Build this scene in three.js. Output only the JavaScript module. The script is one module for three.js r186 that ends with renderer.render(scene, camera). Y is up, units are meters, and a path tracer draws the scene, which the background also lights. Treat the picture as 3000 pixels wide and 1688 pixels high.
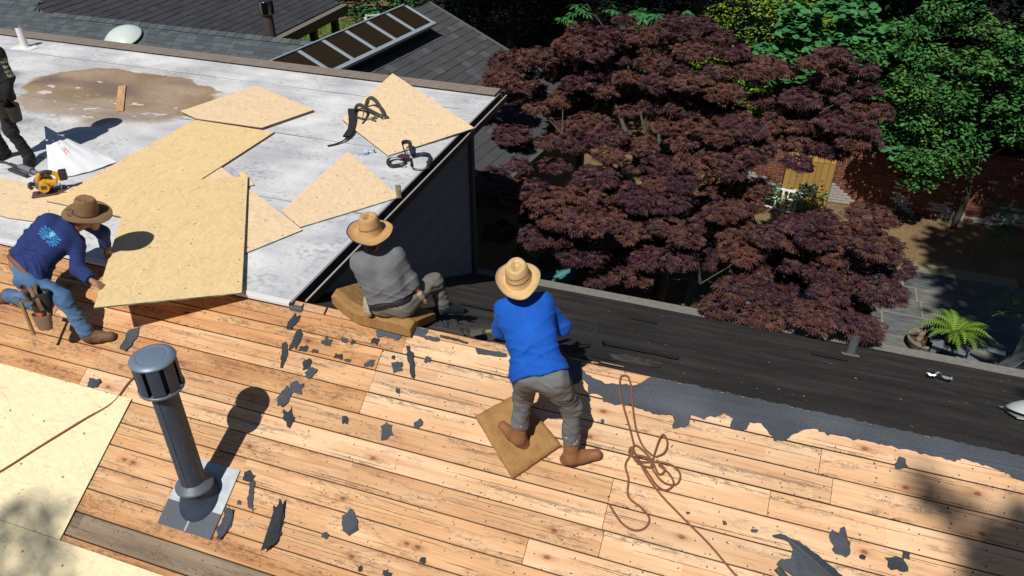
import * as THREE from 'three';
import { mergeGeometries, mergeVertices, toCreasedNormals } from 'three/addons/utils/BufferGeometryUtils.js';
import { RoundedBoxGeometry } from 'three/addons/geometries/RoundedBoxGeometry.js';
import { ImprovedNoise } from 'three/addons/math/ImprovedNoise.js';

// ---------------------------------------------------------------- camera, sky, sun
const scene = new THREE.Scene();
const R = Math.PI / 180;
const CAM = new THREE.Vector3(3.666, 4.003, 4.697);
const camera = new THREE.PerspectiveCamera(40.695, 1024 / 576, 0.05, 400);
camera.position.copy(CAM);
camera.rotation.order = 'YXZ';
camera.rotation.set(-34.247 * R, 18.831 * R, 0.064 * R);

const SUN = new THREE.Vector3(-0.07, 0.81, 0.585).normalize();
const sun = new THREE.DirectionalLight(new THREE.Color(1.0, 0.955, 0.88), 4.0);
sun.position.copy(SUN).multiplyScalar(60);
sun.target.position.set(0, 0, 0);
sun.shadow.radius = 1;
sun.castShadow = true;
sun.shadow.mapSize.set(4096, 4096);
Object.assign(sun.shadow.camera, { left: -24, right: 24, top: 24, bottom: -24, near: 1, far: 140 });
scene.add(sun, sun.target);

{ // clear blue sky
  const w = 256, h = 128, d = new Float32Array(w * h * 4);
  for (let j = 0; j < h; j++) for (let i = 0; i < w; i++) {
    const el = (j + 0.5) / h * Math.PI - Math.PI / 2, az = ((i + 0.5) / w - 0.5) * 2 * Math.PI;
    const dir = new THREE.Vector3(Math.cos(el) * Math.cos(az), Math.sin(el), Math.cos(el) * Math.sin(az));
    const up = Math.max(0, dir.y), c = Math.max(0, dir.dot(SUN));
    const hz = Math.pow(1 - up, 3), g = 0.5 * Math.pow(c, 60) + 0.2 * Math.pow(c, 8);
    const k = dir.y < 0 ? 0.35 : 1, o = (j * w + i) * 4, S = 0.33;
    d[o] = S * k * (0.16 + 0.26 * hz + 0.6 * g); d[o + 1] = S * k * (0.27 + 0.24 * hz + 0.58 * g); d[o + 2] = S * k * (0.52 + 0.16 * hz + 0.5 * g); d[o + 3] = 1;
  }
  const t = new THREE.DataTexture(d, w, h, THREE.RGBAFormat, THREE.FloatType);
  t.mapping = THREE.EquirectangularReflectionMapping; t.magFilter = t.minFilter = THREE.LinearFilter; t.needsUpdate = true;
  scene.background = t; scene.environment = t;
}
const renderer = new THREE.WebGLRenderer({ antialias: true });
renderer.setSize(1024, 576);
renderer.shadowMap.enabled = true;
renderer.toneMapping = THREE.LinearToneMapping;
renderer.toneMappingExposure = 1.0;

// ---------------------------------------------------------------- helpers
const V = (x, y, z) => new THREE.Vector3(x, y, z);
function rng(seed) { let s = seed >>> 0; return () => { s = (s + 0x6D2B79F5) >>> 0; let t = Math.imul(s ^ (s >>> 15), 1 | s); t = (t + Math.imul(t ^ (t >>> 7), 61 | t)) ^ t; return ((t ^ (t >>> 14)) >>> 0) / 4294967296; }; }
const perlin = new ImprovedNoise();
const N3 = (x, y, z = 0) => perlin.noise(x + 31.7, y + 17.3, z + 5.1);
function fbm(x, y, z = 0, o = 4) { let a = 0.5, s = 0; for (let i = 0; i < o; i++) { s += a * N3(x, y, z); x *= 2.03; y *= 2.03; z *= 2.03; a *= 0.5; } return s; }
const clamp = (x, a = 0, b = 1) => Math.min(b, Math.max(a, x));
const sm = (a, b, x) => { const t = clamp((x - a) / (b - a)); return t * t * (3 - 2 * t); };
const lerp = (a, b, t) => a + (b - a) * t;
const used = {};
function numbered(n) { if (!(n in used)) { used[n] = 0; return n; } used[n]++; return n + '_' + String(used[n]).padStart(3, '0'); }
function shade(o) { o.castShadow = o.receiveShadow = true; return o; }
function part(name, geo, mat, parent) { const m = shade(new THREE.Mesh(geo, mat)); m.name = name; parent.add(m); return m; }
function tag(o, label, category, group, kind) { o.userData.label = label; o.userData.category = category; if (group) o.userData.group = group; if (kind) o.userData.kind = kind; return o; }
function thing(name, label, category, pos, group) { const g = new THREE.Group(); g.name = numbered(name); scene.add(g); if (pos) g.position.copy(pos); return tag(g, label, category, group); }
function single(name, geo, mat, label, category, group, kind) { const m = shade(new THREE.Mesh(geo, mat)); m.name = numbered(name); scene.add(m); return tag(m, label, category, group, kind); }
function copyOf(o, label) { const c = o.clone(); c.name = numbered(o.name.replace(/_\d{3}$/, '')); c.userData = { ...o.userData }; if (label) c.userData.label = label; scene.add(c); return c; }
function merged(list) { // merges geometries of mixed kinds
  const gs = list.map((g) => { let q = g.index ? g.toNonIndexed() : g.clone(); if (!q.attributes.normal) q.computeVertexNormals(); if (!q.attributes.uv) q.setAttribute('uv', new THREE.BufferAttribute(new Float32Array(q.attributes.position.count * 2), 2)); for (const k of Object.keys(q.attributes)) if (!['position', 'normal', 'uv'].includes(k)) q.deleteAttribute(k); return q; });
  return mergeGeometries(gs, false);
}
const mov = (g, x, y, z) => g.translate(x, y, z);
function box(w, h, d, x = 0, y = 0, z = 0, r = 0) { const g = r ? new RoundedBoxGeometry(w, h, d, 1, r) : new THREE.BoxGeometry(w, h, d); return g.translate(x, y, z); }
function bar(a, b, ra, rb = ra, seg = 8) { // tapered round bar between two points
  const d = b.clone().sub(a), L = d.length(), g = new THREE.CylinderGeometry(rb, ra, L, seg, 1);
  g.translate(0, L / 2, 0); g.applyQuaternion(new THREE.Quaternion().setFromUnitVectors(V(0, 1, 0), d.normalize())); return g.translate(a.x, a.y, a.z);
}
function beam(a, b, w, h) { // square bar, w across (horizontal), h high
  const d = b.clone().sub(a), L = d.length(), z = d.normalize(), x = V(0, 1, 0).cross(z).normalize(), y = z.clone().cross(x);
  const g = new THREE.BoxGeometry(w, h, L).translate(0, 0, L / 2); g.applyMatrix4(new THREE.Matrix4().makeBasis(x, y, z)); return g.translate(a.x, a.y, a.z);
}
function tube(pts, r, seg = 60, rad = 6, closed = false) { return new THREE.TubeGeometry(new THREE.CatmullRomCurve3(pts.map((p) => p.isVector3 ? p : V(...p)), closed, 'centripetal'), seg, r, rad, closed); }
function extrude(pts, t, bevel = 0) { const s = new THREE.Shape(pts.map((p) => new THREE.Vector2(p[0], p[1]))); return new THREE.ExtrudeGeometry(s, { depth: t, bevelEnabled: bevel > 0, bevelThickness: bevel, bevelSize: bevel, bevelOffset: -bevel, bevelSegments: 1, curveSegments: 6 }); }
function std(c, rough = 0.85, extra = {}) { const col = Array.isArray(c) ? new THREE.Color().setRGB(...c) : new THREE.Color(c); return new THREE.MeshStandardMaterial({ color: col, roughness: rough, ...extra }); }
function phys(c, rough, extra = {}) { const col = Array.isArray(c) ? new THREE.Color().setRGB(...c) : new THREE.Color(c); return new THREE.MeshPhysicalMaterial({ color: col, roughness: rough, ...extra }); }
function tex(w, h, f, srgb = true) { // f(u, v, i, j) -> [r, g, b] in 0..255 (sRGB)
  const d = new Uint8Array(w * h * 4);
  for (let j = 0; j < h; j++) for (let i = 0; i < w; i++) { const c = f(i / w, j / h, i, j), o = (j * w + i) * 4; d[o] = clamp(c[0], 0, 255); d[o + 1] = clamp(c[1], 0, 255); d[o + 2] = clamp(c[2], 0, 255); d[o + 3] = 255; }
  const t = new THREE.DataTexture(d, w, h, THREE.RGBAFormat); t.wrapS = t.wrapT = THREE.RepeatWrapping; t.magFilter = THREE.LinearFilter; t.minFilter = THREE.LinearMipmapLinearFilter; t.generateMipmaps = true; if (srgb) t.colorSpace = THREE.SRGBColorSpace; t.needsUpdate = true; return t;
}
function canvasTex(w, h, draw) { const c = document.createElement('canvas'); c.width = w; c.height = h; const x = c.getContext('2d'); draw(x, w, h); const t = new THREE.CanvasTexture(c); t.colorSpace = THREE.SRGBColorSpace; t.wrapS = t.wrapT = THREE.RepeatWrapping; return t; }
const mixc = (a, b, t) => [lerp(a[0], b[0], t), lerp(a[1], b[1], t), lerp(a[2], b[2], t)];
// planar uv in metres
function planarUV(g, U, W, ku = 1, kv = 1, ou = 0, ov = 0) { const p = g.attributes.position, uv = new Float32Array(p.count * 2), q = V(); for (let i = 0; i < p.count; i++) { q.fromBufferAttribute(p, i); uv[2 * i] = q.dot(U) * ku + ou; uv[2 * i + 1] = q.dot(W) * kv + ov; } g.setAttribute('uv', new THREE.BufferAttribute(uv, 2)); return g; }
// the main roof: ridge along x at y = 0, z = 0; the near slope rises away from +z to the ridge
const SL = 30.893 * R, DN = V(0, -Math.sin(SL), Math.cos(SL)), DNRM = V(0, Math.cos(SL), Math.sin(SL));
const deckAt = (x, s, h = 0) => V(x, 0, 0).addScaledVector(DN, s).addScaledVector(DNRM, h); // s metres down the slope
const deckM = (x, s, h = 0) => new THREE.Matrix4().makeBasis(V(1, 0, 0), DNRM, DN).setPosition(deckAt(x, s, h)); // local x along, y off the deck, z down the slope
const SF = Math.atan(0.561), FN = V(0, Math.cos(SF), -Math.sin(SF)), FD = V(0, -Math.sin(SF), -Math.cos(SF)); // far slope
const feltAt = (x, s, h = 0) => V(x, 0, 0).addScaledVector(FD, s).addScaledVector(FN, h);
const feltM = (x, s, h = 0) => new THREE.Matrix4().makeBasis(V(1, 0, 0), FN, V(1, 0, 0).cross(FN)).setPosition(feltAt(x, s, h)); // local z points up the slope
const WY = 0.03; // surface of the flat roof
const GY = -5.2; // ground
// ---------------------------------------------------------------- the house that is being re-roofed
const house = thing('house', 'house being re-roofed, with bare plank slope, black felt slope and white flat roof', 'house', V(0, 0, 0));

// --- bare roof planks
function woodTex(seed, base, dark, light, mildew, knots) {
  const r = rng(seed), K = []; for (let i = 0; i < knots; i++) K.push([r(), 0.15 + r() * 0.7, 0.007 + r() * 0.009, r()]);
  const marks = []; for (let i = 0; i < 26; i++) marks.push([r(), r(), 0.001 + 0.0022 * r() * r()]); for (let i = 0; i < 6; i++) for (const q of [0.22, 0.78]) marks.push([(i + 0.5) / 6.4 + 0.004 * r(), q + 0.05 * r(), 0.0022]);
  const cracks = []; for (let i = 0; i < 5; i++) cracks.push([r(), 0.08 + 0.3 * r(), 0.1 + 0.8 * r(), 0.0008 + 0.0014 * r()]);
  const o = seed * 7.31, k0 = (a, b) => N3(a, b, o);
  return tex(1536, 112, (u, v, i, j) => { // 2.6 m x 0.19 m
    const x = u * 2.6, y = v * 0.19; let wy = y + 0.012 * N3(x * 0.9 + o, y * 5, o) ;
    let kd = 0, ring = 0;
    for (const k of K) { let dx = (u - k[0]); dx -= Math.round(dx); dx *= 2.6; const dy = y - k[1] * 0.19, q = Math.sqrt(dx * dx * 0.32 + dy * dy) / k[2]; if (q < 4) { wy += 0.01 * Math.sign(dy) * Math.exp(-q * q * 0.3); ring = Math.max(ring, Math.exp(-q * q * 0.3) * 0.4 + Math.exp(-Math.pow(dy / (k[2] * 1.4), 2)) * Math.exp(-Math.abs(dx) / 0.09) * 0.3); if (q < 1.1) kd = Math.max(kd, 1 - sm(0.75, 1.1, q)); } }
    const g1 = N3(x * 1.3 + o, wy * 95, 1.3), g2 = N3(x * 3 + o, wy * 330, 7.7), br = fbm(x * 1.1 + o, y * 9, 3, 3);
    let c = mixc(base, light, clamp(0.5 + 1.7 * br + 0.4 * g1));
    c = mixc(c, dark, clamp(0.30 * sm(0.05, 0.6, g1) + 0.16 * sm(0, 0.5, g2) + ring));
    c = mixc(c, [106, 58, 34], kd * (0.55 + 0.4 * k0(u * 90, v * 40)));
    const mz = sm(0.02, 0.42, fbm(x * 1.6 + o * 1.7, y * 11 + 4, 9, 3) + mildew), sp = 0.35 * sm(-0.1, 0.4, N3(x * 16, y * 42, o)) + 0.8 * sm(0.12, 0.42, N3(x * 85, y * 190 + o, 2) * 0.8 + N3(x * 22, y * 70, o) * 0.45);
    c = mixc(c, [62, 54, 48], 0.66 * mz * sp); const wt = sm(0.18, 0.5, fbm(x * 0.8 + o * 2.1, y * 6 + 2, 15, 3)); c = mixc(c, [c[0] * 1.1 + 8, c[1] * 1.08 + 12, c[2] * 1.05 + 22], 0.6 * wt); const bn = sm(0.2, 0.5, fbm(x * 0.7 + o * 3.3, y * 8, 25, 3)); c = mixc(c, dark, 0.45 * bn);
    const st = sm(0.25, 0.5, N3(x * 7 + o, y * 260, 11)) * sm(0.1, 0.4, fbm(x * 2.2, y * 14 + o, 21, 2) + mildew); c = mixc(c, [74, 60, 50], 0.35 * st);
    for (const m of marks) { const dx = (u - m[0]) * 2.6, dy = (v - m[1]) * 0.19; if (dx * dx + dy * dy < m[2] * m[2] * 6) c = mixc(c, [40, 33, 30], 0.8); }
    for (const q of cracks) { let du = u - q[0]; du -= Math.round(du); const e = Math.abs(du) / (q[1] / 2); if (e < 1) { const dy = y - q[2] * 0.19 - 0.006 * N3(x * 4, q[0] * 9, 5); if (Math.abs(dy) < q[3] * (1 - e * e) + 0.0004) c = mixc(c, [52, 36, 26], 0.75); } } const n = 4 * (r() - 0.5); return [c[0] + n, c[1] + n, c[2] + n];
  });
}
const plankSets = [
  { mats: [], base: [202, 146, 95], dark: [134, 80, 48], light: [224, 178, 128], mil: 0.2 },   // weathered orange boards
  { mats: [], base: [214, 165, 118], dark: [154, 98, 64], light: [231, 191, 147], mil: 0.12 },   // mid
  { mats: [], base: [222, 179, 136], dark: [176, 116, 80], light: [236, 204, 166], mil: 0.06 },  // pale pinkish boards
  { mats: [], base: [129, 111, 92], dark: [84, 66, 52], light: [152, 134, 112], mil: 0.1 }];      // the grey one
plankSets.forEach((s, k) => { for (let q = 0; q < (k === 3 ? 1 : 4); q++) { const t = woodTex(100 + k * 17 + q * 5, s.base, s.dark, s.light, s.mil, [1, 2, 0, 1][q]); for (const tint of (k === 3 ? [1] : [1, 0.9])) s.mats.push(new THREE.MeshStandardMaterial({ map: t, bumpMap: t, bumpScale: 0.0018, roughness: 0.78, color: new THREE.Color(tint, tint * (0.98), tint * 0.96) })); } });
function plankGeo(L, w, t, uo, flip) { // chamfered board, uv in its own length
  const c = 0.004, pr = [[-w / 2, 0], [-w / 2, t - c], [-w / 2 + c, t], [w / 2 - c, t], [w / 2, t - c], [w / 2, 0]], P = [], U = [], I = [];
  const vOf = (z) => (z + w / 2) / 0.19;
  for (let k = 0; k < pr.length - 1; k++) { const [z0, y0] = pr[k], [z1, y1] = pr[k + 1], b = P.length / 3; P.push(-L / 2, y0, z0, L / 2, y0, z0, L / 2, y1, z1, -L / 2, y1, z1); const f = flip ? -1 : 1; U.push(uo, vOf(z0), uo + f * L / 2.6, vOf(z0), uo + f * L / 2.6, vOf(z1), uo, vOf(z1)); I.push(b, b + 2, b + 1, b, b + 3, b + 2); }
  for (const s of [-1, 1]) { const b = P.length / 3; for (const [z, y] of pr) { P.push(s * L / 2, y, z); U.push(uo, vOf(z)); } for (let k = 1; k < pr.length - 1; k++) s > 0 ? I.push(b, b + k + 1, b + k) : I.push(b, b + k, b + k + 1); }
  const g = new THREE.BufferGeometry(); g.setAttribute('position', new THREE.Float32BufferAttribute(P, 3)); g.setAttribute('uv', new THREE.Float32BufferAttribute(U, 2)); g.setIndex(I);
  const h = g.toNonIndexed(); h.computeVertexNormals(); return h;
}
{
  const under = box(12.6, 0.04, 3.4, 1.9, -0.06, 1.72); under.applyMatrix4(deckM(0, 0));
  const deck = part('roof_deck', under, std([0.05, 0.035, 0.025], 0.95), house);
  const r = rng(5), rw = 0.192, x0 = -4.3, x1 = 8.2;
  // butt joints that the photograph shows, by row
  const joints = { 0: [1.15], 1: [0.98, 4.5], 2: [-2.3, 0.99, 4.6], 3: [0.98, 4.2], 4: [-1.62, 3.1], 5: [-1.67, 3.1, 6.2], 6: [-1.69, 3.12], 7: [2.6, 6.4], 8: [-2.2, 3.13], 9: [2.2, 5.0], 10: [2.2, 5.9], 11: [2.24, 4.4], 12: [0.7, 3.6], 13: [1.6], 14: [2.9], 15: [0.2, 3], 16: [1.2] };
  for (let k = 0; k < 17; k++) {
    const xs = [x0, ...(joints[k] || []), x1];
    for (let i = 0; i < xs.length - 1; i++) {
      const L = xs[i + 1] - xs[i] - 0.004, mid = (xs[i] + xs[i + 1]) / 2, s = 0.13 + rw * k;
      const tone = (mid + 2.2) / 4.2 + (r() - 0.5) * 0.55 + (k > 8 ? 0.12 : 0); let set = tone < 0.38 ? 0 : tone < 0.86 ? 1 : 2; if (k < 4 && mid > 2.4) set = 2;
      if (k === 11 && i === 0) set = 3;
      if (k === 12 && i === 0) set = 0;
      const ms = plankSets[set].mats, g = plankGeo(L, rw - 0.007 - 0.003 * r(), 0.02, r(), r() < 0.5);
      const h = 0.006 * (r() - 0.5), tilt = (r() - 0.5) * 0.03;
      g.rotateX(tilt); g.applyMatrix4(deckM(mid, s, -0.02 + h));
      part('plank', g, ms[Math.floor(r() * ms.length)], deck);
    }
  }
  // the narrow ridge boards, lighter, next to the felt
  for (const [a, b, s, w] of [[0.35, 2.25, -0.012, 0.07], [2.27, 5.2, -0.012, 0.07], [5.22, 8.2, -0.012, 0.07], [-4.3, 0.33, -0.012, 0.07]]) { const g = plankGeo(b - a, w, 0.02, r(), false); g.applyMatrix4(deckM((a + b) / 2, s + 0.012, -0.018)); part('plank', g, plankSets[1].mats[3], deck); }
}

// --- black felt on the far slope
function feltTexture(seed, base, hi) { return tex(1024, 512, (u, v) => { const x = u * 6, y = v * 3; const a = fbm(x * 1.1, y * 2.6 + seed, 1, 4), b = N3(x * 60, y * 90, seed), st = sm(0.1, 0.5, N3(x * 1.2, y * 34 + seed, 4)); const sc = sm(0.52, 0.6, N3(x * 14, y * 16, 40 + seed)) * sm(0.1, 0.4, N3(x * 2, y * 2, 77)); let c = mixc(base, hi, clamp(0.42 + 1.2 * a + 0.45 * b + 0.1 * st)); return mixc(c, [120, 104, 92], 0.5 * sc); }); }
const feltTex = feltTexture(3, [38, 35, 33], [76, 71, 67]), feltTex2 = feltTexture(9, [47, 53, 61], [76, 83, 93]);
const feltMat = new THREE.MeshStandardMaterial({ map: feltTex, roughness: 0.82, bumpMap: feltTex, bumpScale: 0.003, side: THREE.DoubleSide });
const feltMat2 = new THREE.MeshStandardMaterial({ map: feltTex2, roughness: 0.7, bumpMap: feltTex2, bumpScale: 0.002, side: THREE.DoubleSide });
const EAVE = 4.8 / Math.cos(SF);
{
  const NX = 130, NS = 60, xa = -0.45, xb = 10.5, P = [], U = [], I = [];
  for (let j = 0; j <= NS; j++) for (let i = 0; i <= NX; i++) { const x = lerp(xa, xb, i / NX), s = lerp(0.0, EAVE, j / NS); const rp = 0.010 * N3(x * 0.5, s * 3.1, 2) + 0.006 * N3(x * 1.6, s * 7, 8) + 0.004; const p = feltAt(x, s, 0.006 + Math.max(-0.003, rp) * sm(0, 0.15, s)); P.push(p.x, p.y, p.z); U.push(x / 6, s / 3); }
  for (let j = 0; j < NS; j++) for (let i = 0; i < NX; i++) { const a = j * (NX + 1) + i; I.push(a, a + 1, a + NX + 2, a, a + NX + 2, a + NX + 1); }
  const g = new THREE.BufferGeometry(); g.setAttribute('position', new THREE.Float32BufferAttribute(P, 3)); g.setAttribute('uv', new THREE.Float32BufferAttribute(U, 2)); g.setIndex(I); g.computeVertexNormals();
  const felt = part('roofing_felt', g, feltMat, house); felt.userData.label = 'old black roofing felt on the far slope';
  // deck body under the felt
  part('far_roof_deck', box(11.2, 0.1, EAVE, 5.0, -0.062, -EAVE / 2).applyMatrix4(feltM(0, 0)), std([0.06, 0.045, 0.035], 0.95), house);
  // grey fascia strip along the eave
  const e0 = feltAt(-0.4, EAVE, 0), gm = tex(256, 64, (u, v) => { const n = fbm(u * 30, v * 4, 5, 3) * 26, l = 10 * N3(u * 2, v * 40, 3); return [126 + n + l, 123 + n + l, 118 + n + l]; }); gm.repeat.set(4, 1);
  const gut = box(11.0, 0.1, 0.2, 5.1, e0.y - 0.055, e0.z - 0.102, 0.008);
  part('eave_fascia', gut, new THREE.MeshStandardMaterial({ map: gm, roughness: 0.7 }), house);
}
// torn felt tongues that lap over the ridge on to the planks (outlines in x and metres down the near slope)
function tornPatch(name, pts, h, mat, parent, rag = 0.016, seed = 1, curl = 0) {
  const r = rng(seed), out = [];
  pts = pts.map(([x, s]) => [x, -s]);
  for (let i = 0; i < pts.length; i++) { const a = pts[i], b = pts[(i + 1) % pts.length], L = Math.hypot(b[0] - a[0], b[1] - a[1]), n = Math.max(1, Math.round(L / 0.028)); for (let k = 0; k < n; k++) { const t = k / n; out.push([lerp(a[0], b[0], t) + (r() - 0.5) * rag * 1.5, lerp(a[1], b[1], t) + (r() - 0.5) * rag * 1.5]); } }
  const g = extrude(out, 0.003); const p = g.attributes.position;
  let cx = 0, cy = 0; out.forEach((q) => { cx += q[0] / out.length; cy += q[1] / out.length; });
  for (let i = 0; i < p.count; i++) { const x = p.getX(i), y = p.getY(i); let z = p.getZ(i); z += 0.004 * N3(x * 9, y * 9, seed) + 0.002; if (curl) { const t = ((x - cx) * Math.cos(seed) + (y - cy) * Math.sin(seed)); z += curl * t * t; } p.setZ(i, z); }
  g.computeVertexNormals(); planarUV(g, V(1, 0, 0), V(0, 1, 0), 1 / 6, 1 / 3, seed * 0.37, seed * 0.21);
  // shape x -> along, shape y -> up the slope, depth -> off the deck
  const M = new THREE.Matrix4().makeBasis(V(1, 0, 0), DN.clone().negate(), DNRM);
  const q = g.clone(); q.applyMatrix4(M); q.translate(DNRM.x * h, DNRM.y * h, DNRM.z * h);
  return part(name, q, mat, parent);
}

{
  const low = [[2.545,0.046],[2.568,0.081],[2.621,0.170],[2.659,0.150],[2.676,0.112],[2.744,0.147],[2.757,0.222],[2.808,0.193],[2.88,0.215],[2.89,0.25],[2.955,0.257],[3.081,0.227],[3.249,0.248],[3.320,0.256],[3.422,0.225],[3.450,0.326],[3.545,0.295],[3.555,0.205],[3.651,0.206],[3.793,0.132],[3.858,0.156],[3.843,0.231],[3.973,0.223],[3.979,0.159],[4.058,0.140],[4.107,0.184],[4.170,0.250],[4.252,0.230],[4.318,0.145],[4.426,0.089],[4.524,0.118],[4.869,0.101],[5.388,0.104],[5.406,0.067],[5.643,0.105],[5.9,0.165],[8.1,0.2]];
  const hole = [[2.690,0.041],[2.825,0.021],[2.930,0.016],[3.034,0.012],[3.136,0.022],[3.092,0.060],[2.983,0.086],[2.871,0.101],[2.791,0.080]];
  // leave the bare-wood hole open: go round it along the lower edge and close along the ridge
  const up = [[8.1, -0.035], [3.2, -0.035], [3.14, 0.025], ...hole.slice(5, 9).map((q) => q), [2.68, 0.045], [2.64, -0.035], [2.5, -0.03]];
  const a = tornPatch('ridge_felt', [...low, ...up], 0.0045, feltMat2, house, 0.012, 4); a.userData.label = 'torn grey felt strip lapped over the ridge';
  const A = [[0.858,0.077],[0.971,0.032],[0.975,0.001],[1.093,-0.030],[1.313,-0.022],[1.300,0.025],[1.437,0.029],[1.440,0.053],[1.381,0.064],[1.291,0.056],[1.211,0.050],[1.132,0.077],[1.094,0.080],[1.080,0.123],[0.975,0.121],[0.963,0.104],[0.892,0.140]];
  tornPatch('ridge_felt', A, 0.005, feltMat2, house, 0.008, 7);
  tornPatch('ridge_felt', [[1.761,0.045],[1.792,0.040],[2.025,0.028],[2.043,0.058],[2.006,0.073],[1.794,0.090]], 0.005, feltMat2, house, 0.006, 8);
  tornPatch('ridge_felt', [[1.426,-0.003],[1.561,-0.003],[1.683,0.009],[1.682,0.024],[1.556,0.018],[1.437,0.016]], 0.005, feltMat, house, 0.005, 9);
}
// torn flaps of felt standing up along the ridge
function flap(pts, mat = feltMat) { // strip of quads: [[a, b], ...] pairs of points
  const P = [], U = [], I = []; pts.forEach(([a, b], k) => { P.push(...a, ...b); U.push(k * 0.06, 0, k * 0.06, 0.1); if (k) { const q = 2 * k - 2; I.push(q, q + 1, q + 3, q, q + 3, q + 2); } });
  const g = new THREE.BufferGeometry(); g.setAttribute('position', new THREE.Float32BufferAttribute(P, 3)); g.setAttribute('uv', new THREE.Float32BufferAttribute(U, 2)); g.setIndex(I); g.computeVertexNormals(); return g;
}
{ // the pulled-up tear beside the standing man: three strips meeting at a point
  const at = (x, s, h) => feltAt(x, s, h).toArray();
  const tip = (k) => at(2.56 + 0.004 * k, 0.86, 0.33);
  const L = [];
  for (const [x0, s0, w, k] of [[2.2, 0.42, 0.1, 0], [2.42, 0.36, 0.1, 1], [2.76, 0.40, 0.24, 2]]) { const rows = []; for (let i = 0; i <= 8; i++) { const t = i / 8, e = Math.pow(t, 1.7), p = tip(k), a = at(lerp(x0 - w / 2, 2.56, t), lerp(s0, 0.8, t), 0.02), b = at(lerp(x0 + w / 2, 2.56, t), lerp(s0, 0.8, t), 0.02); const A = a.map((q, n) => lerp(q, p[n], e)), B = b.map((q, n) => lerp(q, p[n], e)); rows.push([A, B]); } L.push(flap(rows)); }
  part('torn_felt_flap', merged(L), std([0.014, 0.014, 0.015], 0.85, { side: THREE.DoubleSide }), house);
  // low rolled tears near the seated man
  const r = rng(77);
  for (let k = 0; k < 11; k++) { const x = 0.75 + r() * 1.6, s = 0.03 + r() * 0.75, w = 0.12 + 0.3 * r(), rows = [], ang = (r() - 0.5) * 0.7, hh = 0.03 + 0.06 * r(); for (let i = 0; i <= 7; i++) { const t = i / 7, th = t * 2.3, y = 0.012 + hh * (1 - Math.cos(th)) * 0.5, d = 0.05 * t + 0.03 * Math.sin(th); const wl = w * (1 - 0.5 * t * r()); rows.push([at(x - wl / 2, s + d - ang * wl / 2, y), at(x + wl / 2, s + d + ang * wl / 2, y * (0.3 + r()))]); } part('torn_felt_flap', flap(rows), feltMat, house); }
  // crumpled heaps of torn felt
  for (const [x, s, w, d, hh, sd] of [[1.42, 0.24, 0.34, 0.16, 0.07, 1], [1.72, 0.3, 0.42, 0.14, 0.06, 2], [1.5, 0.55, 0.5, 0.2, 0.05, 3], [2.02, 0.16, 0.3, 0.12, 0.05, 4], [1.15, 0.62, 0.3, 0.2, 0.06, 5], [2.95, 0.62, 0.5, 0.22, 0.035, 6], [1.95, 0.75, 0.6, 0.12, 0.03, 7]]) { const n = 14, P = [], U = [], I = []; for (let i = 0; i <= n; i++) for (let k = 0; k <= n; k++) { const a = i / n - 0.5, b = k / n - 0.5, e = 1 - Math.pow(Math.max(Math.abs(a), Math.abs(b)) * 2, 4), y = 0.016 + hh * Math.max(0, e) * (0.4 + 1.6 * Math.abs(N3(a * 5 + sd * 3, b * 5, sd))); const q = feltAt(x + a * w * (1 + 0.3 * N3(b * 4, sd, 1)) + 0.1 * b * w, s + b * d * (1 + 0.4 * N3(a * 5, sd, 9)) + 0.12 * a * w, y); P.push(q.x, q.y, q.z); U.push(a * w / 6 + sd * 0.1, b * d / 3); } for (let i = 0; i < n; i++) for (let k = 0; k < n; k++) { const a = i * (n + 1) + k; I.push(a, a + n + 1, a + 1, a + 1, a + n + 1, a + n + 2); } const g = new THREE.BufferGeometry(); g.setAttribute('position', new THREE.Float32BufferAttribute(P, 3)); g.setAttribute('uv', new THREE.Float32BufferAttribute(U, 2)); g.setIndex(I); part('crumpled_felt', toCreasedNormals(g, 0.35), sd % 2 ? std([0.02, 0.02, 0.021], 0.8, { side: THREE.DoubleSide }) : feltMat, house); }
  // bare wood and pale dust showing through the tears
  for (const [x, s, w, d] of [[1.62, 0.02, 0.26, 0.03], [1.95, 0.05, 0.2, 0.02], [2.62, 0.1, 0.2, 0.03], [2.86, 0.22, 0.17, 0.022], [1.62, 0.42, 0.1, 0.025], [2.72, 0.14, 0.1, 0.04]]) { const pts = []; for (let i = 0; i < 14; i++) { const a = i / 14 * 2 * Math.PI, f = 0.7 + 0.5 * r(); pts.push([Math.cos(a) * w / 2 * f, Math.sin(a) * d / 2 * f]); } const g = extrude(pts, 0.003); g.rotateX(-Math.PI / 2); planarUV(g, V(1, 0, 0), V(0, 0, 1), 1 / 2.6, 1 / 0.19); g.applyMatrix4(feltM(x, s, 0.024)); part('wood_splinter', g, plankSets[2].mats[1], house); }
  // a long loose lap and two dark patches lower down
  for (const [x, s, w, d] of [[2.95, 1.25, 0.75, 0.16], [2.72, 3.6, 0.32, 0.16], [1.2, 1.9, 0.6, 0.1], [4.9, 3.6, 0.4, 0.2]]) { const rows = []; for (let i = 0; i <= 10; i++) { const t = i / 10, xx = x + (t - 0.5) * w, o = 0.035 * (r() - 0.5); rows.push([at(xx, s - d / 2 + o, 0.022), at(xx, s + d / 2 + 0.05 * (r() - 0.5), 0.02 + 0.012 * r())]); } part('felt_lap', flap(rows), std([0.018, 0.017, 0.017], 0.85, { side: THREE.DoubleSide }), house); }
}

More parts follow.
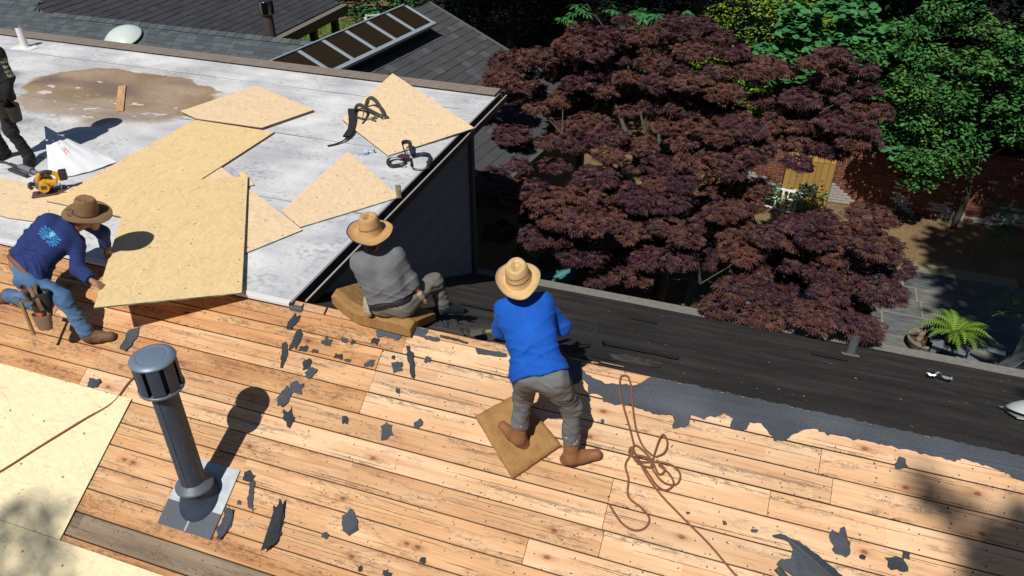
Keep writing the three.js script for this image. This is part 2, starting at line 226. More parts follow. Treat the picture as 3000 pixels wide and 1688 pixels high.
// --- white flat roof
const roofTex = tex(2048, 1024, (u, v) => { // x from -11 to 0.2, z from -5.6 to 0.2
  const x = -11 + u * 11.2, z = -5.6 + v * 5.8;
  const a = fbm(x * 0.55, z * 0.7, 2, 4), b = fbm(x * 2.3, z * 2.3, 9, 4), f = N3(x * 46, z * 46, 3), f2 = N3(x * 15, z * 19, 8);
  const bl = N3(x * 1.1, z * 1.7, 12) + 0.6 * N3(x * 3.1, z * 4.4, 13), sr = N3(x * 0.8, z * 9, 14); let c = mixc([184, 186, 191], [234, 234, 234], clamp(0.5 + 0.55 * bl + 0.5 * b + 0.25 * sr)); c = mixc(c, [136, 139, 148], 0.5 * clamp(sm(0.0, 0.6, 0.5 * b + 0.5 * f2 - 0.2 * bl)) + 0.18 * sm(0.2, 0.6, N3(x * 30, z * 34, 15)));
  const nf = 8 * f; c = [c[0] + nf, c[1] + nf, c[2] + nf];
  // brown water stain with its own outline
  const wx = x + 0.8 * fbm(x * 0.9, z * 1.1, 30, 5), wz = z + 0.5 * fbm(x * 1.3, z * 1.3, 50, 5);
  const e1 = Math.hypot((wx + 5.2) / 1.65, (wz + 3.75) / 0.78), e2 = Math.hypot((wx + 4.75) / 0.85, (wz + 3.1) / 0.5), e3 = Math.hypot((wx + 5.7) / 0.8, (wz + 3.2) / 0.6), e = Math.min(e1, e2, e3);
  if (e < 1.15) { const lo = sm(-3.6, -2.7, z), t = (1 - sm(0.93 - 0.25 * lo, 1.04 + 0.08 * lo, e)) * (1 - 0.35 * lo); let st = mixc([176, 152, 128], [141, 116, 88], clamp(0.5 + 1.3 * fbm(x * 1.2, z * 1.6, 70, 3))); const dk = sm(0.0, 0.45, N3(x * 0.9 + 3.4, z * 1.5, 90)); st = mixc(st, [104, 88, 90], 0.7 * dk); st = mixc(st, [126, 104, 70], 0.6 * sm(0.05, 0.45, N3(x * 0.8 + 1, z * 1.4, 47))); st = mixc(st, [150, 118, 84], 0.6 * sm(0.8, 0.98, e)); const fk = sm(0.3, 0.36, N3(x * 2.6, z * 5.2, 41) * 0.7 + N3(x * 9, z * 14, 42) * 0.35 - 0.25 * sm(-3.3, -3.9, z)); st = mixc(st, [222, 216, 210], 0.9 * fk); const n = 9 * f + 10 * N3(x * 16, z * 18, 19); c = mixc(c, [st[0] + n, st[1] + n, st[2] + n], t * 0.93); }
  else if (e < 1.7) c = mixc(c, [206, 190, 178], 0.35 * (1 - sm(1.1, 1.7, e)) * (0.5 + a));
  // scuffs and dirt near the right edge
  const q = sm(0.28, 0.5, fbm(x * 5, z * 9, 61, 3)) * sm(-1.6, 0.1, x); c = mixc(c, [120, 120, 122], 0.4 * q);
  return c; });
const roofMat = new THREE.MeshStandardMaterial({ map: roofTex, bumpMap: roofTex, bumpScale: 0.006, roughness: 0.8 });
{
  const top = extrude([[-12, -0.03], [0.0, -0.03], [0.0, 5.42], [-12, 5.42]], 0.03); top.rotateX(-Math.PI / 2); // shape y -> -z
  planarUV(top, V(1, 0, 0), V(0, 0, 1), 1 / 11.2, 1 / 5.8, 11 / 11.2, 5.6 / 5.8); top.translate(0, WY - 0.03, 0);
  const flat = part('flat_roof', top, roofMat, house); flat.userData.label = 'weathered white flat roof membrane with a brown stain';
  // membrane seams: a lapped sheet edge a few millimetres thick
  const seam = std([0.25, 0.25, 0.27], 0.85);
  for (const [z, xa, xb] of [[-4.72, -11.5, -0.3], [-3.19, -11.5, -0.2], [-1.62, -11.5, -0.15]]) { const n = 50, pts = []; for (let i = 0; i <= n; i++) { const x = lerp(xa, xb, i / n); pts.push([x, 0.012 * N3(x * 2, z, 4)]); } for (let i = n; i >= 0; i--) { const x = lerp(xa, xb, i / n); pts.push([x, 0.008 + 0.022 * Math.max(0, N3(x * 2, z, 9))]); } const g = extrude(pts, 0.004); g.rotateX(-Math.PI / 2); g.translate(0, WY + 0.0005, z); part('membrane_seam', g, seam, flat); }
  // white drip edge along the near side, dark flashing below it
  const wht = std([0.8, 0.8, 0.81], 0.55);
  part('drip_edge', box(12, 0.006, 0.045, -6.0, WY + 0.004, 0.022), wht, house); part('drip_edge', box(12, 0.03, 0.006, -6.0, WY - 0.014, 0.048), wht, house);
  part('flashing', box(11.98, 0.08, 0.01, -6.0, -0.01, 0.034), std([0.03, 0.03, 0.035], 0.7), house);
  // right edge: white flashing lip, dark gutter with a pale rim
  part('edge_flashing', box(0.045, 0.004, 5.2, -0.024, WY + 0.0025, -2.58), std([0.58, 0.58, 0.6], 0.75), house);
  const dk = phys([0.025, 0.022, 0.024], 0.45, { clearcoat: 0.2 });
  const g1 = part('gutter', merged([box(0.012, 0.1, 5.5, 0.012, WY - 0.05, -2.72), box(0.09, 0.008, 5.5, 0.062, WY - 0.1, -2.72), box(0.01, 0.085, 5.5, 0.112, WY - 0.06, -2.72)]), dk, house);
  part('gutter_rim', box(0.02, 0.014, 5.42, 0.112, WY - 0.012, -2.76, 0.004), std([0.42, 0.4, 0.37], 0.5), g1);
  part('gutter_rim', box(0.014, 0.012, 5.5, 0.014, WY + 0.003, -2.72, 0.004), std([0.3, 0.3, 0.32], 0.5), g1);
  part('end_cap', merged([box(0.13, 0.07, 0.05, 0.06, WY - 0.06, 0.03, 0.012), box(0.16, 0.03, 0.06, 0.1, WY - 0.1, 0.05, 0.01), box(0.1, 0.025, 0.05, 0.2, WY - 0.12, 0.06, 0.008)]), std([0.11, 0.11, 0.12], 0.5), g1);
  // fascia board and soffit
  part('fascia', box(0.03, 0.2, 5.4, -0.012, WY - 0.14, -2.72), std([0.1, 0.085, 0.075], 0.7), house);
  part('soffit', box(0.2, 0.02, 5.35, -0.12, WY - 0.24, -2.7), std([0.05, 0.05, 0.055], 0.8), house);
  // brown cap along the far edge, in ribbed lengths
  const capTex = tex(128, 128, (u, v) => { const n = 14 * fbm(u * 20, v * 6, 5, 3), l = 12 * N3(u, v * 22, 3); return [133 + n + l, 122 + n + l, 113 + n + l]; });
  const capMat = new THREE.MeshStandardMaterial({ map: capTex, roughness: 0.6 });
  const cap = part('parapet', box(12, 0.2, 0.2, -6, WY - 0.075, -5.46), std([0.12, 0.1, 0.09], 0.7), house);
  for (let x = -12; x < 0; x += 3) { const pr = []; for (let i = 0; i <= 10; i++) pr.push([-0.13 + i * 0.026, 0.006 * (i % 2)]); for (let i = 10; i >= 0; i--) pr.push([-0.13 + i * 0.026, -0.012]); const g = extrude(pr, 2.996); g.rotateY(Math.PI / 2); g.translate(x, WY + 0.042, -5.43); const b = part('coping', g, capMat, cap); }
}
// --- side wall below the flat roof: lap siding
{
  const X = -0.15, zA = -0.05, zB = -4.66, wt = part('side_wall', merged([box(0.1, 5.2, 4.6, X - 0.09, -2.8, -2.36)]), std([0.045, 0.046, 0.05], 0.9), house);
  const sid = [0, 1, 2].map((k) => std([0.2 + 0.015 * k, 0.203 + 0.015 * k, 0.215 + 0.015 * k], 0.8));
  for (let k = 0; k < 24; k++) { const yT = -0.2 - k * 0.115, yB = yT - 0.118, zs = zA - Math.max(0, (-yT) / 0.561 * 0 ), z0 = Math.min(zA, yB / 0.561 * 0 + zA); const L = z0 - zB; const pr = [[0, yB], [0.022, yB], [0.006, yT], [0, yT]]; const g = extrude(pr, L); g.translate(X - 0.038, 0, zB); part('siding_board', g, sid[k % 3], wt); }
  part('corner_board', box(0.05, 5.0, 0.1, X + 0.01, -2.7, zB - 0.03), std([0.085, 0.085, 0.09], 0.8), house);
  // far wall below the parapet and the gable end of the main roof
  part('back_wall', box(12, 5.1, 0.1, -6.2, -2.75, -4.71), std([0.13, 0.13, 0.135], 0.85), house);
  part('near_wall', box(12.6, 2.4, 0.12, 1.9, -3.95, 2.3), std([0.3, 0.27, 0.23], 0.9), house);
  part('eave_wall', box(10.4, 2.4, 0.12, 5.0, -4.0, -4.3), std([0.3, 0.27, 0.23], 0.9), house);
}
// ---------------------------------------------------------------- OSB sheets
function osbTex(seed, base) { return canvasTex(1024, 512, (x, w, h) => {
  const r = rng(seed); x.fillStyle = `rgb(${base[0]},${base[1]},${base[2]})`; x.fillRect(0, 0, w, h);
  for (let i = 0; i < 9000; i++) { const px = r() * w, py = r() * h, L = 12 + 40 * r(), W = 3 + 9 * r(), a = (r() - 0.5) * 1.5 + (r() < 0.2 ? 1.2 : 0), q = (r() - 0.5) * 2, d = r() < 0.04 ? -26 : q * 13; x.save(); x.translate(px, py); x.rotate(a); x.globalAlpha = 0.25 + 0.3 * r(); x.fillStyle = `rgb(${base[0] + d + 4 * q},${base[1] + d},${base[2] + d * 1.1 - 6 * q})`; x.beginPath(); x.moveTo(-L, -W / 2 + r() * 2); x.lineTo(L * (0.6 + 0.4 * r()), -W / 2); x.lineTo(L, W / 2 - r() * 2); x.lineTo(-L * (0.7 + 0.3 * r()), W / 2); x.fill(); x.restore(); }
  x.globalAlpha = 0.8; for (let i = 0; i < 70; i++) { const L = 3 + 9 * r(); x.save(); x.translate(r() * w, r() * h); x.rotate((r() - 0.5) * 1.6); x.fillStyle = r() < 0.5 ? 'rgb(120,84,52)' : 'rgb(150,104,62)'; x.fillRect(0, 0, L, 1 + 1.6 * r()); x.restore(); }
  x.globalAlpha = 0.85; for (let i = 0; i < 6; i++) for (let j = 0; j < 3; j++) { const cx = 90 + i * 168 + 8 * r(), cy = 90 + j * 160 + 6 * r(); x.fillStyle = 'rgb(92,84,76)'; x.save(); x.translate(cx, cy); x.rotate(r() * 3); x.fillRect(-5, -2, 9, 4); x.fillRect(-1, -5, 4, 7); x.restore(); }
}); }
const osbA = osbTex(11, [238, 208, 154]), osbB = osbTex(12, [240, 211, 172]), osbC = osbTex(13, [234, 219, 180]);
const osbMats = [osbA, osbB, osbC].map((t) => new THREE.MeshStandardMaterial({ map: t, bumpMap: t, bumpScale: 0.0012, roughness: 0.8 }));
const edgeTex = tex(256, 16, (u, v) => { const n = 22 * fbm(u * 40, v * 3, 2, 3), g = N3(u * 9, v, 8) > 0.32; return g ? [170 + n, 160 + n, 130 + n] : [62 + n, 104 + n, 84 + n]; });
const edgeMat = new THREE.MeshStandardMaterial({ map: edgeTex, roughness: 0.85 });
const rawEdge = std([0.22, 0.14, 0.075], 0.9);
// outline [x, z] in plan; heights per corner; origin at its first corner
function osbSheet(label, pts, ys, mat, green, turn = 0, t = 0.012) {
  // build as a slab on the plane through the first three corners
  const P = pts.map((p, i) => V(p[0], ys[i], p[1])); const n = P[1].clone().sub(P[0]).cross(P[P.length - 1].clone().sub(P[0])).normalize(); if (n.y < 0) n.negate();
  const e = V(Math.cos(turn), 0, Math.sin(turn)).addScaledVector(n, 0); e.addScaledVector(n, -e.dot(n)).normalize(); const f = n.clone().cross(e); // right-handed e, f, n
  const loc = P.map((p) => { const d = p.clone().sub(P[0]); return [d.dot(e), d.dot(f)]; });
  const area = loc.reduce((s, q, i) => { const b = loc[(i + 1) % loc.length]; return s + q[0] * b[1] - b[0] * q[1]; }, 0); const l2 = area < 0 ? [...loc].reverse() : loc;
  const g = extrude(l2, t); planarUV(g, V(1, 0, 0), V(0, 1, 0), 1 / 2.44, 1 / 1.22, 0.13 * pts[0][0], 0.3 * pts[0][1]);
  const th = thing('osb_sheet', label, 'wood sheet', P[0], 'loose sheets of strand board'); th.quaternion.setFromRotationMatrix(new THREE.Matrix4().makeBasis(e, f, n));
  part('panel', g, [mat, rawEdge], th);
  // factory-painted edges
  for (const [i, j] of green) { const a = loc[i], b = loc[j], L = Math.hypot(b[0] - a[0], b[1] - a[1]), c = loc.reduce((s, q) => [s[0] + q[0] / loc.length, s[1] + q[1] / loc.length], [0, 0]); let nx = (b[1] - a[1]) / L, ny = -(b[0] - a[0]) / L; const m = [(a[0] + b[0]) / 2, (a[1] + b[1]) / 2]; if (nx * (m[0] - c[0]) + ny * (m[1] - c[1]) < 0) { nx = -nx; ny = -ny; } const bg = new THREE.BoxGeometry(L, 0.003, t - 0.001); bg.rotateZ(Math.atan2(b[1] - a[1], b[0] - a[0])); bg.translate(m[0] + nx * 0.0012, m[1] + ny * 0.0012, t / 2); part('painted_edge', bg, edgeMat, th); }
  return th;
}
{
  const y = WY + 0.003, t = 0.0135;
  osbSheet('cut strand board piece lying flat behind the long sheet, pointing at the brown stain', [[-3.806, -3.333], [-3.42, -4.517], [-2.128, -3.963], [-2.439, -3.196], [-3.44, -3.179]], [y + 2 * t, y + 2 * t, y + 2 * t, y + 2 * t, y + 2 * t], osbMats[1], [[0, 4]], 0.4);
  osbSheet('long strand board sheet running from the tipped sheet towards the stain', [[-3.49, -0.735], [-3.45, -3.17], [-2.23, -3.16], [-2.27, -0.71]], [y + t, y + t, y + t, y + t], osbMats[0], [[0, 3]], 1.57);
  osbSheet('strand board sheet under the circular saw at the roof edge', [[-4.62, -0.44], [-4.5, -1.03], [-3.3, -1.0], [-2.7, -0.42], [-3.6, -0.33]], [y, y, y, y, y], osbMats[1], [], 0.2);
  osbSheet('strand board sheet lying partly under the big overhanging sheet, next to bare white roof', [[-0.567, -1.108], [-1.113, -0.018], [-3.225, -1.238], [-2.68, -2.328]], [y, y, y, y], osbMats[1], [[0, 1]], 0.53);
  osbSheet('wedge-cut strand board piece with the coiled olive harness on it', [[-0.546, -3.006], [0.159, -4.078], [-1.70, -5.50], [-1.60, -3.78]], [y, y + 0.03, y + 0.16, y + 0.03], osbMats[1], [[0, 1], [0, 3]], 0.6);
  osbSheet('wedge-cut strand board piece in front of the water bottle', [[-1.064, -2.964], [0.058, -2.088], [-0.62, -1.149], [-0.991, -1.382]], [y, y, y, y], osbMats[1], [[1, 2]], 0.7);
  osbSheet('big strand board sheet tipped over the roof edge by the kneeling worker', [[-1.453, 0.753], [-0.434, 0.105], [-1.779, -1.932], [-2.818, -1.265]], [0.118, 0.078, 0.064, 0.104], osbMats[0], [[0, 1], [1, 2]], 0.98);
  // small offcuts on the white roof
  osbSheet('small strand board offcut in the gap beside the long sheet', [[-1.98, -2.02], [-1.93, -2.08], [-1.62, -1.82], [-1.67, -1.76]], [y, y, y, y], osbMats[1], [], 0.6);
}
{ // sheathing already nailed to the bare slope, lower left
  const mk = (label, pts) => { const th = thing('osb_sheet', label, 'wood sheet', deckAt(pts[0][0], pts[0][1], 0.004), 'nailed sheets of strand board'); const g = extrude(pts.map(([x, s]) => [x - pts[0][0], -(s - pts[0][1])]), 0.012); planarUV(g, V(1, 0, 0), V(0, 1, 0), 1 / 2.44, 1 / 1.22, 0.2, 0.1 + pts[0][1] * 0.3); th.quaternion.setFromRotationMatrix(new THREE.Matrix4().makeBasis(V(1, 0, 0), DN.clone().negate(), DNRM)); part('panel', g, [osbMats[2], edgeMat], th); return th; };
  mk('pale strand board sheet nailed to the planks, crossed by the orange rope', [[-3.53, 2.384], [-1.092, 2.384], [-1.078, 1.165], [-3.52, 1.165]]);
  mk('lower pale strand board sheet nailed below the one with the rope', [[-2.7, 3.4], [0.05, 3.4], [0.05, 2.388], [-2.7, 2.388]]);
}
// ---------------------------------------------------------------- pipes and vents on the roofs
const pipeTex = tex(128, 256, (u, v) => { const n = 9 * fbm(u * 14, v * 5, 3, 3) + 7 * N3(u * 60, v * 3, 8), sc = sm(0.42, 0.55, N3(u * 30, v * 9, 60)); return mixc([60 + n, 72 + n, 90 + n], [112, 118, 126], 0.5 * sc); });
const pipeMat = new THREE.MeshStandardMaterial({ map: pipeTex, roughness: 0.55, metalness: 0.1 });
const galv = tex(128, 128, (u, v) => { const n = 26 * fbm(u * 9, v * 9, 3, 3), r = sm(0.35, 0.6, fbm(u * 5, v * 7, 22, 2)); return mixc([182 + n, 190 + n, 196 + n], [176, 150, 108], 0.5 * r); });
{
  const base = deckAt(-0.061, 1.786, 0.0), vp = thing('vent_pipe', 'tall blue-grey vent pipe with a drum cap on a metal flashing plate', 'vent pipe', base);
  const Rr = 0.095; // pipe radius
  // flashing plate lies on the slope
  const M = new THREE.Matrix4().makeBasis(V(1, 0, 0), DNRM, DN);
  const pl = box(0.50, 0.004, 0.56, -0.01, 0.012, -0.02); pl.applyMatrix4(M); part('flashing_plate', pl, new THREE.MeshStandardMaterial({ map: galv, metalness: 0.35, roughness: 0.42 }), vp);
  const ps = box(0.5, 0.003, 0.2, -0.01, 0.0165, 0.16); ps.applyMatrix4(M); part('painted_skirt', ps, std([0.075, 0.09, 0.115], 0.5), vp);
  const rib = box(0.02, 0.008, 0.09, 0.0, 0.02, 0.21, 0.003); rib.applyMatrix4(M); part('seam_rib', rib, std([0.35, 0.34, 0.33], 0.5, { metalness: 0.3 }), vp);
  for (const [x, z] of [[-0.2, 0.2], [0.2, 0.21]]) { const n = new THREE.CylinderGeometry(0.01, 0.012, 0.008, 8).translate(x, 0.02, z); n.applyMatrix4(M); part('nail_head', n, std([0.12, 0.13, 0.15], 0.5), vp); }
  // boot: oval foot on the slope blending into an upright sleeve
  { const P = [], I = [], U = [], n = 40, rows = 9; for (let j = 0; j <= rows; j++) for (let i = 0; i <= n; i++) { const a = i / n * 2 * Math.PI, t = j / rows, rr = lerp(0.165, 0.122, sm(0, 0.6, t)), foot = V(Math.cos(a) * rr, 0, Math.sin(a) * rr); const yS = -Math.tan(SL) * foot.z + 0.014; const y = lerp(yS, 0.2, t); P.push(foot.x, y, foot.z); U.push(i / n * 2, t * 0.3); } for (let j = 0; j < rows; j++) for (let i = 0; i < n; i++) { const a = j * (n + 1) + i; I.push(a, a + n + 1, a + 1, a + 1, a + n + 1, a + n + 2); } const g = new THREE.BufferGeometry(); g.setAttribute('position', new THREE.Float32BufferAttribute(P, 3)); g.setAttribute('uv', new THREE.Float32BufferAttribute(U, 2)); g.setIndex(I); g.computeVertexNormals(); part('flashing_boot', g, pipeMat, vp); }
  part('weld_seam', box(0.006, 1.14, 0.005, 0.02, 0.72, Rr + 0.001), std([0.1, 0.12, 0.15], 0.5), vp);
  const collar = new THREE.LatheGeometry([[0.094, 0.245], [0.138, 0.205], [0.146, 0.195], [0.146, 0.185], [0.137, 0.183], [0.094, 0.21]].map((q) => new THREE.Vector2(...q)), 40); part('storm_collar', collar, std([0.13, 0.15, 0.18], 0.5, { metalness: 0.2 }), vp);
  part('pipe', new THREE.CylinderGeometry(Rr, Rr, 1.18, 40, 1).translate(0, 0.72, 0), pipeMat, vp);
  // drum cap: base ring, louvred skirt with open slots, dished lid
  const cap = part('cap', new THREE.LatheGeometry([[Rr, 1.19], [0.15, 1.2], [0.159, 1.205], [0.159, 1.22], [0.146, 1.225], [Rr, 1.23]].map((q) => new THREE.Vector2(...q)), 44), std([0.15, 0.17, 0.2], 0.45, { metalness: 0.2 }), vp);
  part('inner_drum', new THREE.CylinderGeometry(0.118, 0.118, 0.24, 32, 1, true).translate(0, 1.34, 0), std([0.02, 0.022, 0.025], 0.8), cap);
  for (let k = 0; k < 8; k++) { const a0 = k * Math.PI / 4 + 0.35, g = new THREE.CylinderGeometry(0.151, 0.151, 0.25, 8, 1, true, a0, 0.58); g.translate(0, 1.345, 0); const m = pipeMat.clone(); m.side = THREE.DoubleSide; part('skirt_panel', g, m, cap); }
  part('lid', new THREE.LatheGeometry([[0, 1.5], [0.089, 1.497], [0.096, 1.49], [0.104, 1.49], [0.111, 1.497], [0.134, 1.489], [0.154, 1.476], [0.159, 1.467], [0.156, 1.459], [0.146, 1.463]].map((q) => new THREE.Vector2(...q)), 56), std([0.19, 0.25, 0.34], 0.42, { metalness: 0.2 }), cap);
}
{ // short white pipe on the flat roof
  const b = V(-8.18, WY, -4.93), t = thing('vent_pipe', 'short white painted vent pipe on the flat roof by the brown coping', 'vent pipe', b), w = std([0.75, 0.75, 0.74], 0.6);
  part('pipe', new THREE.LatheGeometry([[0.08, 0], [0.066, 0.02], [0.058, 0.05], [0.056, 0.34], [0.048, 0.34], [0.048, 0.05]].map((q) => new THREE.Vector2(...q)), 28), w, t);
  part('rim', new THREE.TorusGeometry(0.052, 0.007, 8, 28).rotateX(Math.PI / 2).translate(0, 0.34, 0), std([0.12, 0.11, 0.1], 0.7), t);
  const pts = []; for (let i = 0; i < 26; i++) { const a = i / 26 * 2 * Math.PI, rr = 0.17 + 0.05 * N3(Math.cos(a) * 2, Math.sin(a) * 2, 4); pts.push([Math.cos(a) * rr * 1.3, Math.sin(a) * rr * 0.9]); } const g = extrude(pts, 0.006, 0.002); g.rotateX(-Math.PI / 2); g.translate(0, 0.003, 0.02); part('sealant_patch', g, std([0.8, 0.8, 0.78], 0.7), t);
}
{ // short grey pipe on the felt slope
  const t = thing('vent_pipe', 'short rusty grey vent pipe on the black felt near the eave', 'vent pipe', feltAt(5.22, 4.33, 0.01)), m = std([0.1, 0.105, 0.11], 0.6);
  part('pipe', new THREE.LatheGeometry([[0.075, -0.05], [0.066, 0.03], [0.054, 0.06], [0.054, 0.25], [0.045, 0.25], [0.045, 0.08]].map((q) => new THREE.Vector2(...q)), 24), m, t);
  part('rim', new THREE.TorusGeometry(0.05, 0.006, 8, 24).rotateX(Math.PI / 2).translate(0, 0.25, 0), std([0.06, 0.055, 0.05], 0.7), t);
  const g = box(0.2, 0.006, 0.18, 0, 0.0, 0, 0.002); g.applyMatrix4(new THREE.Matrix4().makeBasis(V(1, 0, 0), FN, V(1, 0, 0).cross(FN))); part('flashing_plate', g, std([0.3, 0.28, 0.25], 0.6), t);
}
function domeVent(label, pos, N, r, mat) {
  const t = thing('roof_vent', label, 'roof vent', pos); const z = V(1, 0, 0).cross(N); t.quaternion.setFromRotationMatrix(new THREE.Matrix4().makeBasis(V(1, 0, 0), N, z));
  part('dome', new THREE.LatheGeometry([[0, 0.62], [0.3, 0.6], [0.6, 0.52], [0.84, 0.38], [0.96, 0.27], [1.0, 0.24], [1.0, 0.2], [0.96, 0.19], [0.9, 0.2]].map((q) => new THREE.Vector2(q[0] * r, q[1] * r)), 48), mat, t);
  part('throat', new THREE.CylinderGeometry(0.62 * r, 0.66 * r, 0.34 * r, 32, 1, true).translate(0, 0.17 * r, 0), std([0.02, 0.02, 0.022], 0.8, { side: THREE.DoubleSide }), t);
  part('base_plate', box(1.9 * r, 0.012, 1.9 * r, 0, 0.02, 0, 0.003), std([0.42, 0.43, 0.42], 0.6), t);
  for (let k = 0; k < 4; k++) { const a = k * Math.PI / 2 + 0.7; part('bracket', box(0.02, 0.2 * r, 0.02, Math.cos(a) * 0.8 * r, 0.12 * r, Math.sin(a) * 0.8 * r), std([0.3, 0.3, 0.3], 0.6), t); }
  return t;
}
domeVent('white mushroom-shaped vent with lifted base plate on the black felt', feltAt(6.53, 1.98, 0.012), FN, 0.27, std([0.66, 0.7, 0.68], 0.45));

// ---------------------------------------------------------------- felt scraps on the planks
{
  const S = [[0.075,0.174,0.085,0.153],[0.181,0.312,0.084,0.159],[0.131,0.464,0.092,0.184],[0.371,0.505,0.090,0.098],[0.431,0.574,0.090,0.090],[0.472,0.274,0.107,0.082],[0.280,0.378,0.083,0.050],[0.397,0.375,0.066,0.033],[0.890,0.173,0.072,0.048],[0.613,0.225,0.065,0.041],[0.697,0.224,0.041,0.041],[0.621,0.376,0.081,0.041],[0.715,0.389,0.064,0.024],[0.915,0.378,0.135,0.048],[1.158,0.346,0.094,0.094],[1.260,0.278,0.094,0.219],[1.097,0.276,0.039,0.032],[1.395,0.230,0.062,0.047],[0.369,0.726,0.139,0.098],[0.289,0.829,0.131,0.180],[0.410,0.980,0.145,0.129],[0.888,0.882,0.078,0.055],[1.269,0.892,0.176,0.107],[1.501,0.765,0.114,0.068],[1.240,0.547,0.039,0.039],[0.266,1.506,0.130,0.073],[0.360,1.648,0.088,0.177],[0.283,1.721,0.040,0.032],[0.650,1.816,0.189,0.299],[1.223,1.628,0.190,0.144],[1.076,1.767,0.061,0.046],[0.242,1.902,0.097,0.194],[1.879,1.737,0.044,0.044],[1.437,1.921,0.037,0.037],[1.647,1.897,0.089,0.037],[-1.383,0.651,0.132,0.193],[-1.506,1.120,0.132,0.079],[5.032,0.210,0.091,0.067],[4.692,0.854,0.140,0.175],[4.843,0.910,0.053,0.035],[5.059,0.901,0.165,0.089],[5.110,0.828,0.053,0.047],[2.921,0.400,0.035,0.024],[3.667,0.915,0.034,0.017],[3.927,0.917,0.029,0.029],[4.134,0.921,0.046,0.029]];
  const diag = { 2: 0.35, 13: 0.35, 15: 0.5, 20: 0.6, 22: 0.7, 23: -0.6, 26: 0.35, 28: 0.15, 29: 0.62 }; const r = rng(91);
  const scrapMats = [feltMat2, new THREE.MeshStandardMaterial({ map: feltTex2, roughness: 0.75, color: 0xb8b8b8, side: THREE.DoubleSide })];
  S.forEach(([x, s, w, h], k) => {
    w *= 1.2; h *= 1.2; const n = 9 + Math.floor(r() * 7), pts = [], d = diag[k] ?? (r() - 0.5) * 0.5, nar = k in diag ? 0.55 : 0.82, hh = k in diag ? 1.12 : 1;
    for (let i = 0; i < n; i++) { const a = i / n * 2 * Math.PI + 0.3 * r(), q = 1 / Math.max(Math.abs(Math.cos(a)), Math.abs(Math.sin(a))), f = (0.62 + 0.5 * r()) * Math.min(1.3, q); let px = Math.cos(a) * f * w / 2 * nar, py = Math.sin(a) * f * h / 2 * hh; const dd = w > h ? 0 : 0; const c = Math.cos(d), sn = Math.sin(d); pts.push([px * c + py * sn, -px * sn + py * c]); }
    const grp = new THREE.Group(), m = tornPatch('felt_scrap', pts.map(([a, b]) => [a, b]), 0.0, r() < 0.5 ? scrapMats[0] : scrapMats[1], grp, Math.min(0.012, 0.1 * w), 200 + k, 2.2 * r() * (w > 0.08 ? 1 : 0.3));
    grp.remove(m); m.name = numbered('felt_scrap'); m.position.copy(deckAt(x, s, 0.004)); scene.add(m);
    const big = h > 0.28;
    tag(m, big ? 'largest torn scrap of grey felt, with a pink nail cap, right of the flashing plate' : 'torn scrap of grey roofing felt lying on the bare planks', 'felt scrap', big ? undefined : 'felt scraps strewn over the bare planks');
    if (big) part('nail_cap', new THREE.CylinderGeometry(0.011, 0.011, 0.004, 12).applyMatrix4(deckM(0, 0)).translate(-0.03, 0.03, 0.05), std([0.45, 0.12, 0.14], 0.6), m);
  });
  // the long curled tongue at the bottom
  const T = [[4.248,0.932],[4.305,0.906],[4.427,0.916],[4.573,0.979],[4.73,1.065],[4.95,1.3],[4.62,1.35],[4.463,1.165],[4.304,1.112],[4.327,1.065],[4.393,1.037],[4.395,0.976],[4.360,0.939]].map(([a, b]) => [a - 4.45, b - 1.05]);
  const g2 = new THREE.Group(), m = tornPatch('felt_scrap', T, 0, feltMat2, g2, 0.008, 401, 0.5); g2.remove(m); m.name = numbered('felt_scrap'); m.position.copy(deckAt(4.45, 1.05, 0.005)); scene.add(m); tag(m, 'long hooked tongue of grey felt with a rolled edge on the pale planks', 'felt scrap', undefined);
  const roll = []; for (let i = 0; i <= 10; i++) roll.push(deckAt(4.31 + 0.045 * i, 1.13 + 0.033 * i, 0.028).sub(m.position)); part('rolled_edge', tube(roll, 0.024, 24, 10), feltMat2, m);
}
// ---------------------------------------------------------------- neighbouring roofs
const shingleCols = (b) => { const r = rng(b.seed); return Array.from({ length: 9 }, () => { const k = 0.72 + 0.5 * r(), p = 0.92 + 0.16 * r(); const m = new THREE.MeshStandardMaterial({ map: gritTex, roughness: 0.93, color: new THREE.Color().setRGB(b.c[0] * k * p, b.c[1] * k, b.c[2] * k / p) }); return m; }); };
const gritTex = tex(128, 128, (u, v, i, j) => { const n = 60 * N3(u * 61, v * 61, 3) + 36 * N3(u * 23, v * 23, 9); const q = 205 + n; return [q, q, q]; });
